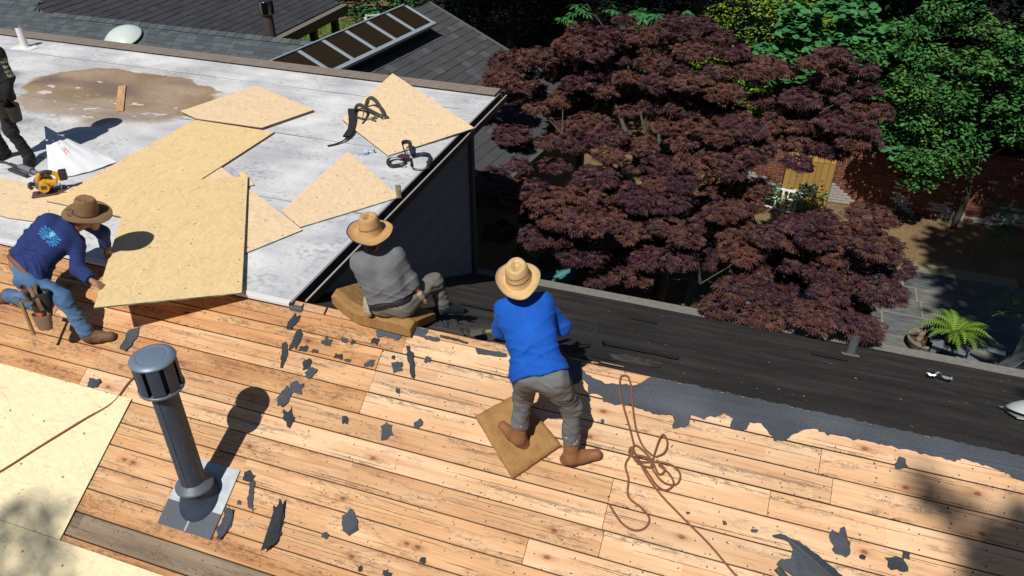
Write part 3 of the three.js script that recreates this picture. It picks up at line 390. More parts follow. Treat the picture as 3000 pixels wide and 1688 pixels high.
// a shingled plane: origin O (lower corner), A along the courses, Bv up the slope (unit), size; the near tabs are parts, the rest one mesh
function shingles(parent, O, A, Bv, LA, LB, tabW, exp, mats, seed, inside, most = 300, nearFirst = true) {
  const r = rng(seed), n = A.clone().cross(Bv).normalize(); if (n.y < 0) n.negate();
  const base = new THREE.BufferGeometry(), c = [O, O.clone().addScaledVector(A, LA), O.clone().addScaledVector(A, LA).addScaledVector(Bv, LB), O.clone().addScaledVector(Bv, LB)];
  const list = [];
  for (let j = 0; j * exp < LB; j++) { let a = -r() * tabW; const off = (r() - 0.5) * 0.01; while (a < LA) { const w = tabW * (0.72 + 0.56 * r()), a0 = Math.max(0, a), a1 = Math.min(LA, a + w); a += w; if (a1 - a0 < 0.02) continue; const b0 = j * exp + off, b1 = Math.min(LB, b0 + exp * 1.25); const P = O.clone().addScaledVector(A, (a0 + a1) / 2).addScaledVector(Bv, (b0 + b1) / 2); if (inside && !inside(P)) continue; list.push({ P, w: a1 - a0 - 0.005, L: b1 - b0, d: P.distanceTo(CAM), m: Math.floor(r() * mats.length), lift: 0.006 * r() }); } }
  list.sort((p, q) => p.d - q.d);
  const left = mats.map(() => []), tilt = 0.055;
  const Bt = Bv.clone().applyAxisAngle(A, A.clone().cross(Bv).dot(n) > 0 ? -tilt : tilt), nt = A.clone().cross(Bt).normalize(); if (nt.dot(n) < 0) nt.negate();
  const M0 = new THREE.Matrix4(); const right = A.clone().cross(Bt).dot(nt) > 0;
  list.forEach((q, k) => { const g = new THREE.BoxGeometry(q.w, q.L, 0.014); planarUV(g, V(1, 0, 0), V(0, 1, 0), 2.5, 2.5, q.P.x, q.P.z); M0.makeBasis(A, right ? Bt : Bt, nt).setPosition(q.P.clone().addScaledVector(n, 0.012 + q.lift)); if (!right) { g.scale(-1, 1, 1); g.index && g.setIndex(Array.from(g.index.array).reverse()); } g.applyMatrix4(M0); if (k < most) part('shingle', g, mats[q.m], parent); else left[q.m].push(g); });
  left.forEach((l, k) => { if (l.length) { const m = part('shingle_field', merged(l), mats[k], parent); m.userData.kind = 'stuff'; } });
}
function sheetQuad(c, t, n) { const P = []; const lo = c.map((p) => p.clone().addScaledVector(n, -t)); const q = (a, b, d, e) => P.push(...a.toArray(), ...b.toArray(), ...d.toArray(), ...a.toArray(), ...d.toArray(), ...e.toArray()); q(c[0], c[1], c[2], c[3]); q(lo[3], lo[2], lo[1], lo[0]); for (let i = 0; i < 4; i++) { const j = (i + 1) % 4; q(lo[i], lo[j], c[j], c[i]); } const g = new THREE.BufferGeometry(); g.setAttribute('position', new THREE.Float32BufferAttribute(P, 3)); g.computeVertexNormals(); return g; }
{ // wing A: low gable just behind the flat roof, and a dark slope facing right with an open porch below its eave
  const A = thing('neighbour_house', 'grey shingled house with a low ridge and a porch eave over the lawn', 'house', V(0, 0, 0));
  const a = 20 * R, Bv = V(0, Math.sin(a), -Math.cos(a)), L = 3.4, ridge = V(0, -1.2, -10.2);
  const x0 = -20, x1 = -3.4, O = V(x0, ridge.y - Math.sin(a) * L, ridge.z + Math.cos(a) * L);
  const n = V(0, Math.cos(a), Math.sin(a)), mA = shingleCols({ seed: 4, c: [0.135, 0.165, 0.185] }), mD = shingleCols({ seed: 8, c: [0.075, 0.077, 0.088] });
  const near = part('near_roof', sheetQuad([O, V(x1, O.y, O.z), V(x1, ridge.y, ridge.z), V(x0, ridge.y, ridge.z)], 0.05, n), std([0.06, 0.07, 0.08], 0.95), A);
  shingles(near, O, V(1, 0, 0), Bv, x1 - x0, L, 0.25, 0.145, mA, 21, (p) => p.z < -7.9);
  // ridge caps
  for (let x = -13.2; x < x1; x += 0.24) { const g = merged([box(0.235, 0.014, 0.16, 0, 0, 0).rotateX(a).translate(0, -0.02, 0.075), box(0.235, 0.014, 0.16, 0, 0, 0).rotateX(-a).translate(0, -0.02, -0.075)]); g.rotateZ(0.03); g.translate(x, ridge.y + 0.035, ridge.z); part('ridge_cap', g, mA[Math.floor(Math.abs(x) * 13) % 9], near); }
  // far side of the low gable
  part('back_roof', sheetQuad([V(x1, ridge.y, ridge.z), V(x1, -2.6, ridge.z - 3.2), V(-10.6, -2.6, ridge.z - 3.2), V(-10.6, ridge.y, ridge.z)], 0.05, V(0, Math.cos(a), -Math.sin(a))), mA[2], A);
  // taller slope at the far left, facing the camera
  const O2 = V(-24, ridge.y - 0.1, ridge.z - 0.05), Lt = 3.2; const tall = part('tall_roof', sheetQuad([O2, V(-13.9, O2.y, O2.z), V(-13.9 - 0.9 * Math.cos(a) * Lt, O2.y + Math.sin(a) * Lt, O2.z - Math.cos(a) * Lt), V(-24, O2.y + Math.sin(a) * Lt, O2.z - Math.cos(a) * Lt)], 0.05, n), std([0.06, 0.07, 0.08], 0.95), A);
  shingles(tall, V(-20, O2.y, O2.z), V(1, 0, 0), Bv, 6.4, Lt, 0.25, 0.145, mA, 33, (p) => p.x < -13.95 + 0.9 * (p.z - O2.z), 120);
  // dark slope: eave x = -10.4, y = -2.75; rises to the left at 22 degrees
  const b = 22 * R, Ld = 5.4, Bd = V(-Math.cos(b), Math.sin(b), 0), Od = V(-10.4, -2.75, -10.3), nd = V(Math.sin(b), Math.cos(b), 0), zl = 8.5;
  const dark = part('side_roof', sheetQuad([Od, V(Od.x, Od.y, Od.z - zl), V(Od.x + Bd.x * 7.9, Od.y + Bd.y * 7.9, Od.z - zl), V(Od.x + Bd.x * 3.8, Od.y + Bd.y * 3.8, Od.z)], 0.06, nd), std([0.04, 0.041, 0.047], 0.95), A);
  shingles(dark, Od, V(0, 0, -1), Bd, zl, 7.9, 0.3, 0.2, mD, 55, (p) => p.x > -13.85 + 0.9 * (p.z - O2.z), 300);
  const fb = std([0.19, 0.165, 0.14], 0.8), fT = part('porch_fascia', merged([box(0.28, 0.05, zl + 0.1, -10.3, -2.79, Od.z - zl / 2), box(0.06, 0.26, zl + 0.1, -10.2, -2.92, Od.z - zl / 2)]), fb, A);
  part('porch_beam', box(0.16, 0.24, zl - 0.2, -10.62, -3.0, Od.z - zl / 2), std([0.1, 0.085, 0.07], 0.85), A);
  for (const z of [-13.2, -15.94, -17.24, -18.6]) part('post', box(0.2, 2.3, 0.2, -10.6, -4.25, z, 0.006), std([0.1, 0.09, 0.075], 0.85), A);
  part('wall', merged([box(8.2, 2.6, 0.15, -15.6, -3.95, -10.9), box(0.15, 2.6, 8, -13.4, -3.95, -14.6)]), std([0.16, 0.14, 0.12], 0.9), A);
  part('gable_wall', box(11, 2.7, 0.12, -9, -3.9, -7.6), std([0.16, 0.14, 0.12], 0.9), A);
  domeVent('round pale dome vent behind the brown coping', V(-10.75, -1.42, -9.62), n, 0.44, std([0.62, 0.7, 0.67], 0.4));
  // metal flue
  const fl = thing('chimney_flue', 'shiny metal chimney flue with a drum cap above the low ridge', 'chimney flue', V(-7.44, -1.35, -10.62)), ms = std([0.34, 0.32, 0.31], 0.22, { metalness: 1 }), ms2 = std([0.2, 0.17, 0.15], 0.45, { metalness: 0.7 });
  part('pipe', new THREE.CylinderGeometry(0.115, 0.115, 0.75, 28).translate(0, 0.3, 0), ms2, fl);
  const fc = part('drum', new THREE.CylinderGeometry(0.165, 0.165, 0.27, 32, 1, true).translate(0, 0.72, 0), std([0.5, 0.5, 0.52], 0.15, { metalness: 1, side: THREE.DoubleSide }), fl);
  part('lid', new THREE.LatheGeometry([[0, 0.885], [0.14, 0.875], [0.168, 0.86], [0.168, 0.85], [0, 0.85]].map((q) => new THREE.Vector2(...q)), 32), ms, fc); part('collar', new THREE.TorusGeometry(0.14, 0.025, 8, 28).rotateX(Math.PI / 2).translate(0, 0.585, 0), ms, fl);
}
const GL = { u0: -1.05, u1: 3.85, b0: 3.60, b1: 4.38, h: 0.3, n: 7 };
{ // wing B: shed roof with the glazed row
  const th = 8 * R, AX = V(Math.sin(th), 0, -Math.cos(th)), XX = V(Math.cos(th), 0, Math.sin(th)), a = 22 * R;
  const Q = V(-0.69, -2.279, -6.43), Dn = XX.clone().multiplyScalar(Math.cos(a)).add(V(0, -Math.sin(a), 0)), Up = Dn.clone().negate(), n = XX.clone().multiplyScalar(Math.sin(a)).add(V(0, Math.cos(a), 0));
  const B = thing('neighbour_house', 'grey shed-roofed wing carrying a row of dark glazed panels', 'house', Q.clone());
  const z0 = -0.9, z1 = 5.1, LB = 4.45, O = AX.clone().multiplyScalar(z0), mB = shingleCols({ seed: 15, c: [0.13, 0.135, 0.147] });
  const q4 = [O, AX.clone().multiplyScalar(z1), AX.clone().multiplyScalar(z1).addScaledVector(Up, LB), O.clone().addScaledVector(Up, LB)];
  const roof = part('roof', sheetQuad(q4, 0.08, n), std([0.05, 0.052, 0.058], 0.95), B);
  const before = CAM.clone(); CAM.sub(Q); shingles(roof, O, AX, Up, z1 - z0, LB, 0.2, 0.2, mB, 71, null, 300); CAM.copy(before);
  part('rake_trim', beam(AX.clone().multiplyScalar(z1 + 0.02).addScaledVector(n, 0.01), AX.clone().multiplyScalar(z1 + 0.02).addScaledVector(Up, LB).addScaledVector(n, 0.01), 0.05, 0.06), std([0.13, 0.135, 0.14], 0.8), B);
  const wl = std([0.2, 0.17, 0.13], 0.9), wg = merged([box(0.12, 2.7, z1 - z0, 0, 0, 0).applyMatrix4(new THREE.Matrix4().makeBasis(XX, V(0, 1, 0), AX.clone().negate()).setPosition(AX.clone().multiplyScalar((z0 + z1) / 2).addScaledVector(XX, -0.3).add(V(0, -1.62, 0))))]); part('side_wall', wg, wl, B);
  const fg = box(4.6, 2.6, 0.12, -2.4, 0, 0).applyMatrix4(new THREE.Matrix4().makeBasis(XX, V(0, 1, 0), AX.clone().negate()).setPosition(AX.clone().multiplyScalar(z1 - 0.1).add(V(0, -1.6, 0)))); part('end_wall', fg, wl, B);
  part('gutter', beam(AX.clone().multiplyScalar(z0).addScaledVector(XX, 0.06).add(V(0, -0.03, 0)), AX.clone().multiplyScalar(z1).addScaledVector(XX, 0.06).add(V(0, -0.03, 0)), 0.12, 0.1), std([0.1, 0.1, 0.105], 0.6), B);
  // glazed row: curb, aluminium frame, five panes
  const G = new THREE.Matrix4().makeBasis(AX, Up, n); // right-handed? AX x Up = n or -n
  const sgn = AX.clone().cross(Up).dot(n) > 0 ? 1 : -1; const put = (g) => { if (sgn < 0) g.scale(1, 1, 1); g.applyMatrix4(new THREE.Matrix4().makeBasis(AX, Up, AX.clone().cross(Up)).multiply(new THREE.Matrix4().makeScale(1, 1, 1))); return g; };
  const sk = thing('glazed_panel_row', 'row of dark glazed roof panels in a pale aluminium frame', 'roof glazing', Q.clone());
  const u0 = GL.u0, u1 = GL.u1, b0 = GL.b0, b1 = GL.b1, H = GL.h * sgn, al = std([0.36, 0.42, 0.48], 0.5, { metalness: 0.15 }), n5 = GL.n;
  part('curb', put(box(u1 - u0 - 0.05, b1 - b0 - 0.05, GL.h - 0.05, (u0 + u1) / 2, (b0 + b1) / 2, sgn * (GL.h / 2 - 0.03))), std([0.012, 0.013, 0.018], 0.6), sk);
  const bw = 0.085;
  for (const b of [b0, b1]) part('frame_rail', put(box(u1 - u0 + (b === b0 ? bw : 0), b === b0 ? bw : 0.03, 0.07, (u0 + u1) / 2, b, H, 0.006)), al, sk);
  for (let k = 0; k <= n5; k++) part('frame_bar', put(box(bw * (k === n5 ? 0.8 : 1), b1 - b0 - bw, 0.062, lerp(u0, u1, k / n5), (b0 + b1) / 2, H, 0.006)), al, sk);
  for (let k = 0; k < n5; k++) part('pane', put(box((u1 - u0) / n5 - bw, b1 - b0 - bw, 0.012, lerp(u0, u1, (k + 0.5) / n5), (b0 + b1) / 2, H + sgn * 0.012)), phys([0.03, 0.022, 0.014], 0.18, { clearcoat: 0.3, clearcoatRoughness: 0.2, specularIntensity: 0.35 }), sk);
}
// ---------------------------------------------------------------- ground, patio, garden wall
const structure = (name, geo, mat) => { const m = shade(new THREE.Mesh(geo, mat)); m.name = numbered(name); m.userData.kind = 'structure'; scene.add(m); return m; };
const soilTex = tex(512, 512, (u, v) => { const x = u * 8, y = v * 8, a = fbm(x * 1.2, y * 1.2, 3, 4), f = N3(x * 26, y * 26, 7), g = N3(x * 60, y * 40, 17), l = sm(0.3, 0.45, N3(x * 17, y * 23, 33)); let c = mixc([104, 84, 60], [142, 118, 84], clamp(0.5 + a + 0.5 * f)); c = mixc(c, [70, 56, 42], clamp(0.5 * sm(0.1, 0.5, g))); return mixc(c, [168, 142, 100], 0.7 * l); });
structure('ground', new THREE.PlaneGeometry(300, 300).rotateX(-Math.PI / 2).translate(0, GY - 0.02, -20), (() => { soilTex.repeat.set(37, 37); return new THREE.MeshStandardMaterial({ map: soilTex, bumpMap: soilTex, bumpScale: 0.03, roughness: 0.95 }); })());
const lawnTex = tex(256, 256, (u, v) => { const x = u * 6, y = v * 6, a = fbm(x, y, 3, 4), f = N3(x * 30, y * 30, 7), p = sm(0.4, 0.55, N3(x * 6, y * 6, 55)); return mixc(mixc([62, 78, 30], [104, 122, 46], clamp(0.5 + a + 0.6 * f)), [150, 140, 92], 0.4 * p); }); lawnTex.repeat.set(3, 3);
structure('lawn', new THREE.PlaneGeometry(12, 12).rotateX(-Math.PI / 2).translate(-12.5, GY - 0.012, -19.2), new THREE.MeshStandardMaterial({ map: lawnTex, roughness: 0.95 }));
{ // grass blades on the lawn
  const r = rng(31), n = 26000, g = new THREE.BufferGeometry(); g.setAttribute('position', new THREE.Float32BufferAttribute([-0.006, 0, 0, 0.006, 0, 0, 0.012, 0.07, 0.01], 3)); g.setAttribute('normal', new THREE.Float32BufferAttribute([0, 0.9, 0.4, 0, 0.9, 0.4, 0, 0.9, 0.4], 3));
  const im = new THREE.InstancedMesh(g, std([0.13, 0.19, 0.04], 0.85, { side: THREE.DoubleSide }), n), M = new THREE.Matrix4(), q = new THREE.Quaternion(), c = new THREE.Color();
  for (let i = 0; i < n; i++) { q.setFromEuler(new THREE.Euler(0.5 * (r() - 0.5), r() * 6.3, 0.5 * (r() - 0.5))); const s = 0.7 + 0.9 * r(); M.compose(V(-18 + r() * 10.5, GY - 0.012, -25 + r() * 11), q, V(s * 2, s, s)); im.setMatrixAt(i, M); c.setRGB(0.8 + 0.5 * r(), 0.85 + 0.35 * r(), 0.7 + 0.4 * r()); im.setColorAt(i, c); }
  im.name = 'grass'; shade(im); tag(im, 'short bright grass on the lawn under the porch eave', 'grass', undefined, 'stuff'); scene.add(im);
}
{ // flagstone patio: stones in courses along x, sandy joints
  const bed = structure('patio', box(6.6, 0.05, 5.6, 6.1, GY - 0.009, -9.1), std([0.27, 0.24, 0.16], 0.95)), r = rng(17);
  const slate = (seed, b) => { const t = tex(128, 128, (u, v) => { const a = fbm(u * 5, v * 7 + seed, seed, 4), s = sm(0.1, 0.5, N3(u * 4, v * 26, seed)), k = sm(0.35, 0.55, fbm(u * 9, v * 9, seed + 30, 2)); let c = mixc([b[0], b[1], b[2]], [b[0] + 26, b[1] + 27, b[2] + 26], clamp(0.5 + a * 1.2)); c = mixc(c, [b[0] - 16, b[1] - 16, b[2] - 14], 0.7 * s); return mixc(c, [128, 120, 84], 0.4 * k); }); return new THREE.MeshStandardMaterial({ map: t, bumpMap: t, bumpScale: 0.01, roughness: 0.8 }); };
  const mats = [slate(3, [88, 92, 94]), slate(5, [100, 101, 98]), slate(8, [78, 84, 88]), slate(11, [94, 96, 92])];
  let z = -6.4; const rows = [0.62, 0.5, 0.85, 0.55, 0.8, 0.6, 0.5, 0.7];
  for (const d of rows) { let x = 2.9 + 0.4 * r(); while (x < 9.3) { const w = [0.6, 0.9, 1.15, 0.75][Math.floor(r() * 4)] * (0.9 + 0.2 * r()), g = box(w - 0.035, 0.035, d - 0.035, 0, 0, 0, 0.006); planarUV(g, V(1, 0, 0), V(0, 0, 1), 0.9, 0.9, r(), r()); g.rotateY((r() - 0.5) * 0.02); g.translate(x + w / 2, GY + 0.006 + 0.006 * r(), z - d / 2); part('flagstone', g, mats[Math.floor(r() * 4)], bed); x += w; } z -= d; }
}
{ // brick garden wall along x at z = -14.4
  const W = thing('brick_wall', 'red brick garden wall with flaking white paint near its foot', 'brick wall', V(0, GY, -14.45));
  const X0 = 2.0, X1 = 14, bw = 0.215, bh = 0.075, Hn = 22;
  part('mortar', box(X1 - X0, Hn * bh, 0.2, (X0 + X1) / 2, Hn * bh / 2, -0.01), std([0.36, 0.31, 0.26], 0.95), W);
  const cols = [[0.27, 0.085, 0.05], [0.31, 0.105, 0.06], [0.23, 0.07, 0.045], [0.35, 0.13, 0.08]].map((c) => new THREE.MeshStandardMaterial({ map: gritTex, color: new THREE.Color().setRGB(...c), roughness: 0.9 })); const white = new THREE.MeshStandardMaterial({ map: gritTex, color: new THREE.Color().setRGB(0.62, 0.6, 0.56), roughness: 0.9 });
  const r = rng(3), list = [], geos = [0, 1].map((k) => box(bw - 0.012 - 0.004 * k, bh - 0.012, 0.11, 0, 0, 0, 0.004)), simple = box(bw - 0.013, bh - 0.012, 0.11);
  for (let j = 0; j < Hn; j++) for (let x = X0 + (j % 2) * bw / 2; x < X1 - bw; x += bw) { const y = (j + 0.5) * bh, p = N3(x * 1.1, y * 1.5, 6) + N3(x * 4, y * 5, 9) * 0.5 - 0.35 * (y - 0.35); list.push({ x: x + bw / 2, y, white: p > 0.12 && r() < 0.85, c: Math.floor(r() * 4), z: 0.055 + 0.004 * r(), d: Math.hypot(x - 6.7, (y - 1) * 1.2) }); }
  list.sort((a, b) => a.d - b.d); const rest = [[], [], [], [], []];
  list.forEach((q, k) => { const m = q.white ? 4 : q.c; if (k < 300) { const o = part('brick', geos[k % 2], m === 4 ? white : cols[m], W); o.position.set(q.x, q.y, q.z); } else rest[m].push(simple.clone().translate(q.x, q.y, q.z)); });
  rest.forEach((l, k) => { if (l.length) part('brick_field', merged(l), k === 4 ? white : cols[k], W).userData.kind = 'stuff'; });
  for (let x = X0; x < X1; x += 0.105) rest[0].length; 
  const capL = []; for (let x = X0, k = 0; x < X1; x += 0.082, k++) capL.push(box(0.072, 0.1, 0.26, x, Hn * bh + 0.05, -0.01)); part('coping_bricks', merged(capL), cols[2], W).userData.kind = 'stuff';
}
// ---------------------------------------------------------------- trees and shrubs
function fanGeo(tris) { const g = new THREE.BufferGeometry(); g.setAttribute('position', new THREE.Float32BufferAttribute(tris.flat(2), 3)); g.computeVertexNormals(); return g; }
// leaf lies in its xz plane, tip towards +z, stalk at the origin
const mapleLeaf = (() => { const T = []; for (const [a, L] of [[-2.0, 0.55], [-1.25, 0.85], [-0.6, 1.0], [0, 1.1], [0.6, 1.0], [1.25, 0.85], [2.0, 0.55]]) { const s = Math.sin(a), c = Math.cos(a), w = 0.105 + 0.04 * L, m = 0.55 * L; const tip = [s * L, -0.3 * L * L, c * L], l = [s * m - c * w, -0.05, c * m + s * w], r = [s * m + c * w, -0.05, c * m - s * w], o = [0, 0.02, 0]; T.push([o, l, tip], [o, tip, r]); } return fanGeo(T); })();
const ovalLeaf = (() => { const T = []; const e = [[0, 0, 0], [0.2, 0.05, 0.3], [0.24, 0.05, 0.6], [0, 0, 1.0], [-0.24, 0.05, 0.6], [-0.2, 0.05, 0.3]]; const mid = [0, -0.02, 0.5]; for (let i = 0; i < 6; i++) T.push([mid, e[(i + 1) % 6], e[i]]); return fanGeo(T); })();
const heartLeaf = (() => { const T = [], e = []; for (let i = 0; i < 12; i++) { const t = i / 12 * 2 * Math.PI; const x = 0.5 * Math.pow(Math.abs(Math.sin(t)), 1) * Math.sign(Math.sin(t)), z = 0.45 - 0.5 * Math.cos(t) + (Math.cos(t) > 0.8 ? 0.14 : 0); e.push([x, -0.12 * x * x - 0.13 * z, z]); } for (let i = 0; i < 12; i++) T.push([[0, -0.055, 0.42], e[(i + 1) % 12], e[i]]); return fanGeo(T); })();
const palmateLeaf = (() => { const T = []; for (const [a, L] of [[-1.5, 0.7], [-0.8, 0.95], [0, 1.1], [0.8, 0.95], [1.5, 0.7]]) { const s = Math.sin(a), c = Math.cos(a), w = 0.15, m = 0.62 * L, tip = [s * L, -0.55 * L, c * L], l = [s * m - c * w, -0.2, c * m + s * w], r = [s * m + c * w, -0.2, c * m - s * w], o = [0, 0, 0]; T.push([o, l, tip], [o, tip, r]); } return fanGeo(T); })();
// pads: [x, y, z, radius]; leaves hang in flattened clumps
function foliage(name, parent, origin, pads, leaf, size, perArea, cols, seed, opt = {}) {
  const r = rng(seed), list = [], { flat = 0.42, tilt = 0.75, rough = 0.7, shell = 0.5, trans = 0 } = opt;
  for (const [x, y, z, R0] of pads) { const n = Math.round(perArea * R0 * R0), tone = r(); for (let i = 0; i < n; i++) { let a, b, c, d; do { a = 2 * r() - 1; b = 2 * r() - 1; c = 2 * r() - 1; d = a * a + b * b + c * c; } while (d > 1); const k = Math.pow(d, -shell / 2 + 0.0001) * Math.pow(d, 0.5 - 0.5 + shell / 2 * 0) ; const f = shell > 0 ? Math.pow(d, (1 - shell) / 2) / Math.sqrt(d) : 1; a *= f; b *= f; c *= f; const rr = 1 + 0.35 * N3(x * 3 + a * 2, y * 3 + b * 2, z * 3 + c * 2); list.push([x + a * R0 * rr, y + (b * flat - 0.25 * (a * a + c * c) * flat) * R0 * rr, z + c * R0 * rr, Math.atan2(a, c) + (r() - 0.5) * 1.6, tone]); } }
  const mat = trans ? phys([1, 1, 1], 0.8, { side: THREE.DoubleSide, transmission: trans, thickness: 0 }) : phys([1, 1, 1], rough, { side: THREE.DoubleSide, specularIntensity: opt.spec ?? 0.35 });
  const im = new THREE.InstancedMesh(leaf, mat, list.length), M = new THREE.Matrix4(), q = new THREE.Quaternion(), e = new THREE.Euler(0, 0, 0, 'YXZ'), c = new THREE.Color();
  list.forEach(([x, y, z, yaw, tone], i) => { e.set((r() - 0.35) * tilt, yaw, (r() - 0.5) * tilt * 1.3); q.setFromEuler(e); const s = size * (0.65 + 0.7 * r()); M.compose(V(x - origin.x, y - origin.y, z - origin.z), q, V(s, s, s)); im.setMatrixAt(i, M); const t = clamp(tone * 0.6 + r() * 0.5), k = cols[Math.min(cols.length - 1, Math.floor(t * cols.length))], v = 0.8 + 0.4 * r(); c.setRGB(k[0] * v, k[1] * v, k[2] * v); im.setColorAt(i, c); });
  im.name = name; im.userData.kind = 'stuff'; shade(im); parent.add(im); return im;
}
const barkTex = tex(128, 256, (u, v) => { const a = fbm(u * 8, v * 3, 3, 4), g = N3(u * 26, v * 4, 9); return mixc([92, 84, 74], [140, 130, 114], clamp(0.5 + a + 0.5 * g)); });
const bark = new THREE.MeshStandardMaterial({ map: barkTex, bumpMap: barkTex, bumpScale: 0.01, roughness: 0.9 });
function limb(pts, r0, r1, seg = 14) { const c = new THREE.CatmullRomCurve3(pts), L = []; for (let i = 0; i < seg; i++) { const t0 = i / seg, t1 = (i + 1) / seg; L.push(bar(c.getPoint(t0), c.getPoint(t1), lerp(r0, r1, t0), lerp(r0, r1, t1), 8)); } return { L, c }; }
function tree(name, label, cat, base, forks, padsIn, leaf, size, perArea, cols, seed, opt = {}, group) {
  const t = thing(name, label, cat, base, group), r = rng(seed + 5), o = base;
  const loc = (p) => V(p[0] - o.x, p[1] - o.y, p[2] - o.z), B = [], S = [];
  const fork = opt.fork ? loc(opt.fork) : V(0.1, 0.8, 0);
  const tr = limb([V(0, -0.05, 0), V(0.04 * r(), fork.y * 0.5, 0.05), fork], opt.r || 0.12, (opt.r || 0.12) * 0.75, 8);
  part('trunk', merged(tr.L), opt.bark || bark, t);
  for (const f of forks) { const e = loc(f), m = fork.clone().lerp(e, 0.5).add(V((r() - 0.5) * 0.4, 0.25 * r(), (r() - 0.5) * 0.4)); const l = limb([fork, m, e], (opt.r || 0.12) * 0.6, (opt.r || 0.12) * 0.16); B.push(...l.L); for (let k = 1; k <= 10; k++) S.push(l.c.getPoint(k / 10)); }
  for (const p of padsIn) { const e = loc(p); let best = S[0] || fork, bd = 1e9; for (const s of S) { const d = s.distanceToSquared(e) + (s.y > e.y ? 0.6 : 0); if (d < bd) { bd = d; best = s; } } const m = best.clone().lerp(e, 0.55).add(V((r() - 0.5) * 0.2, 0.06, (r() - 0.5) * 0.2)); if (bd > 1.0) continue; const rr = (opt.r || 0.12) * 0.1; B.push(bar(best, m, rr, rr * 0.7, 5), bar(m, e, rr * 0.7, rr * 0.25, 5)); }
  if (B.length) part('branches', merged(B), opt.bark || bark, t).userData.kind = 'stuff';
  foliage('crown', t, base, padsIn, leaf, size, perArea, cols, seed, opt);
  return t;
}
function clumps(seed, n, c, rad, r0, r1, hollow = 0.4) { const r = rng(seed), L = []; while (L.length < n) { const a = 2 * r() - 1, b = 2 * r() - 1, d = 2 * r() - 1, q = a * a + b * b + d * d; if (q > 1 || q < hollow * hollow) continue; L.push([c[0] + a * rad[0], c[1] + b * rad[1], c[2] + d * rad[2], lerp(r0, r1, r())]); } return L; }

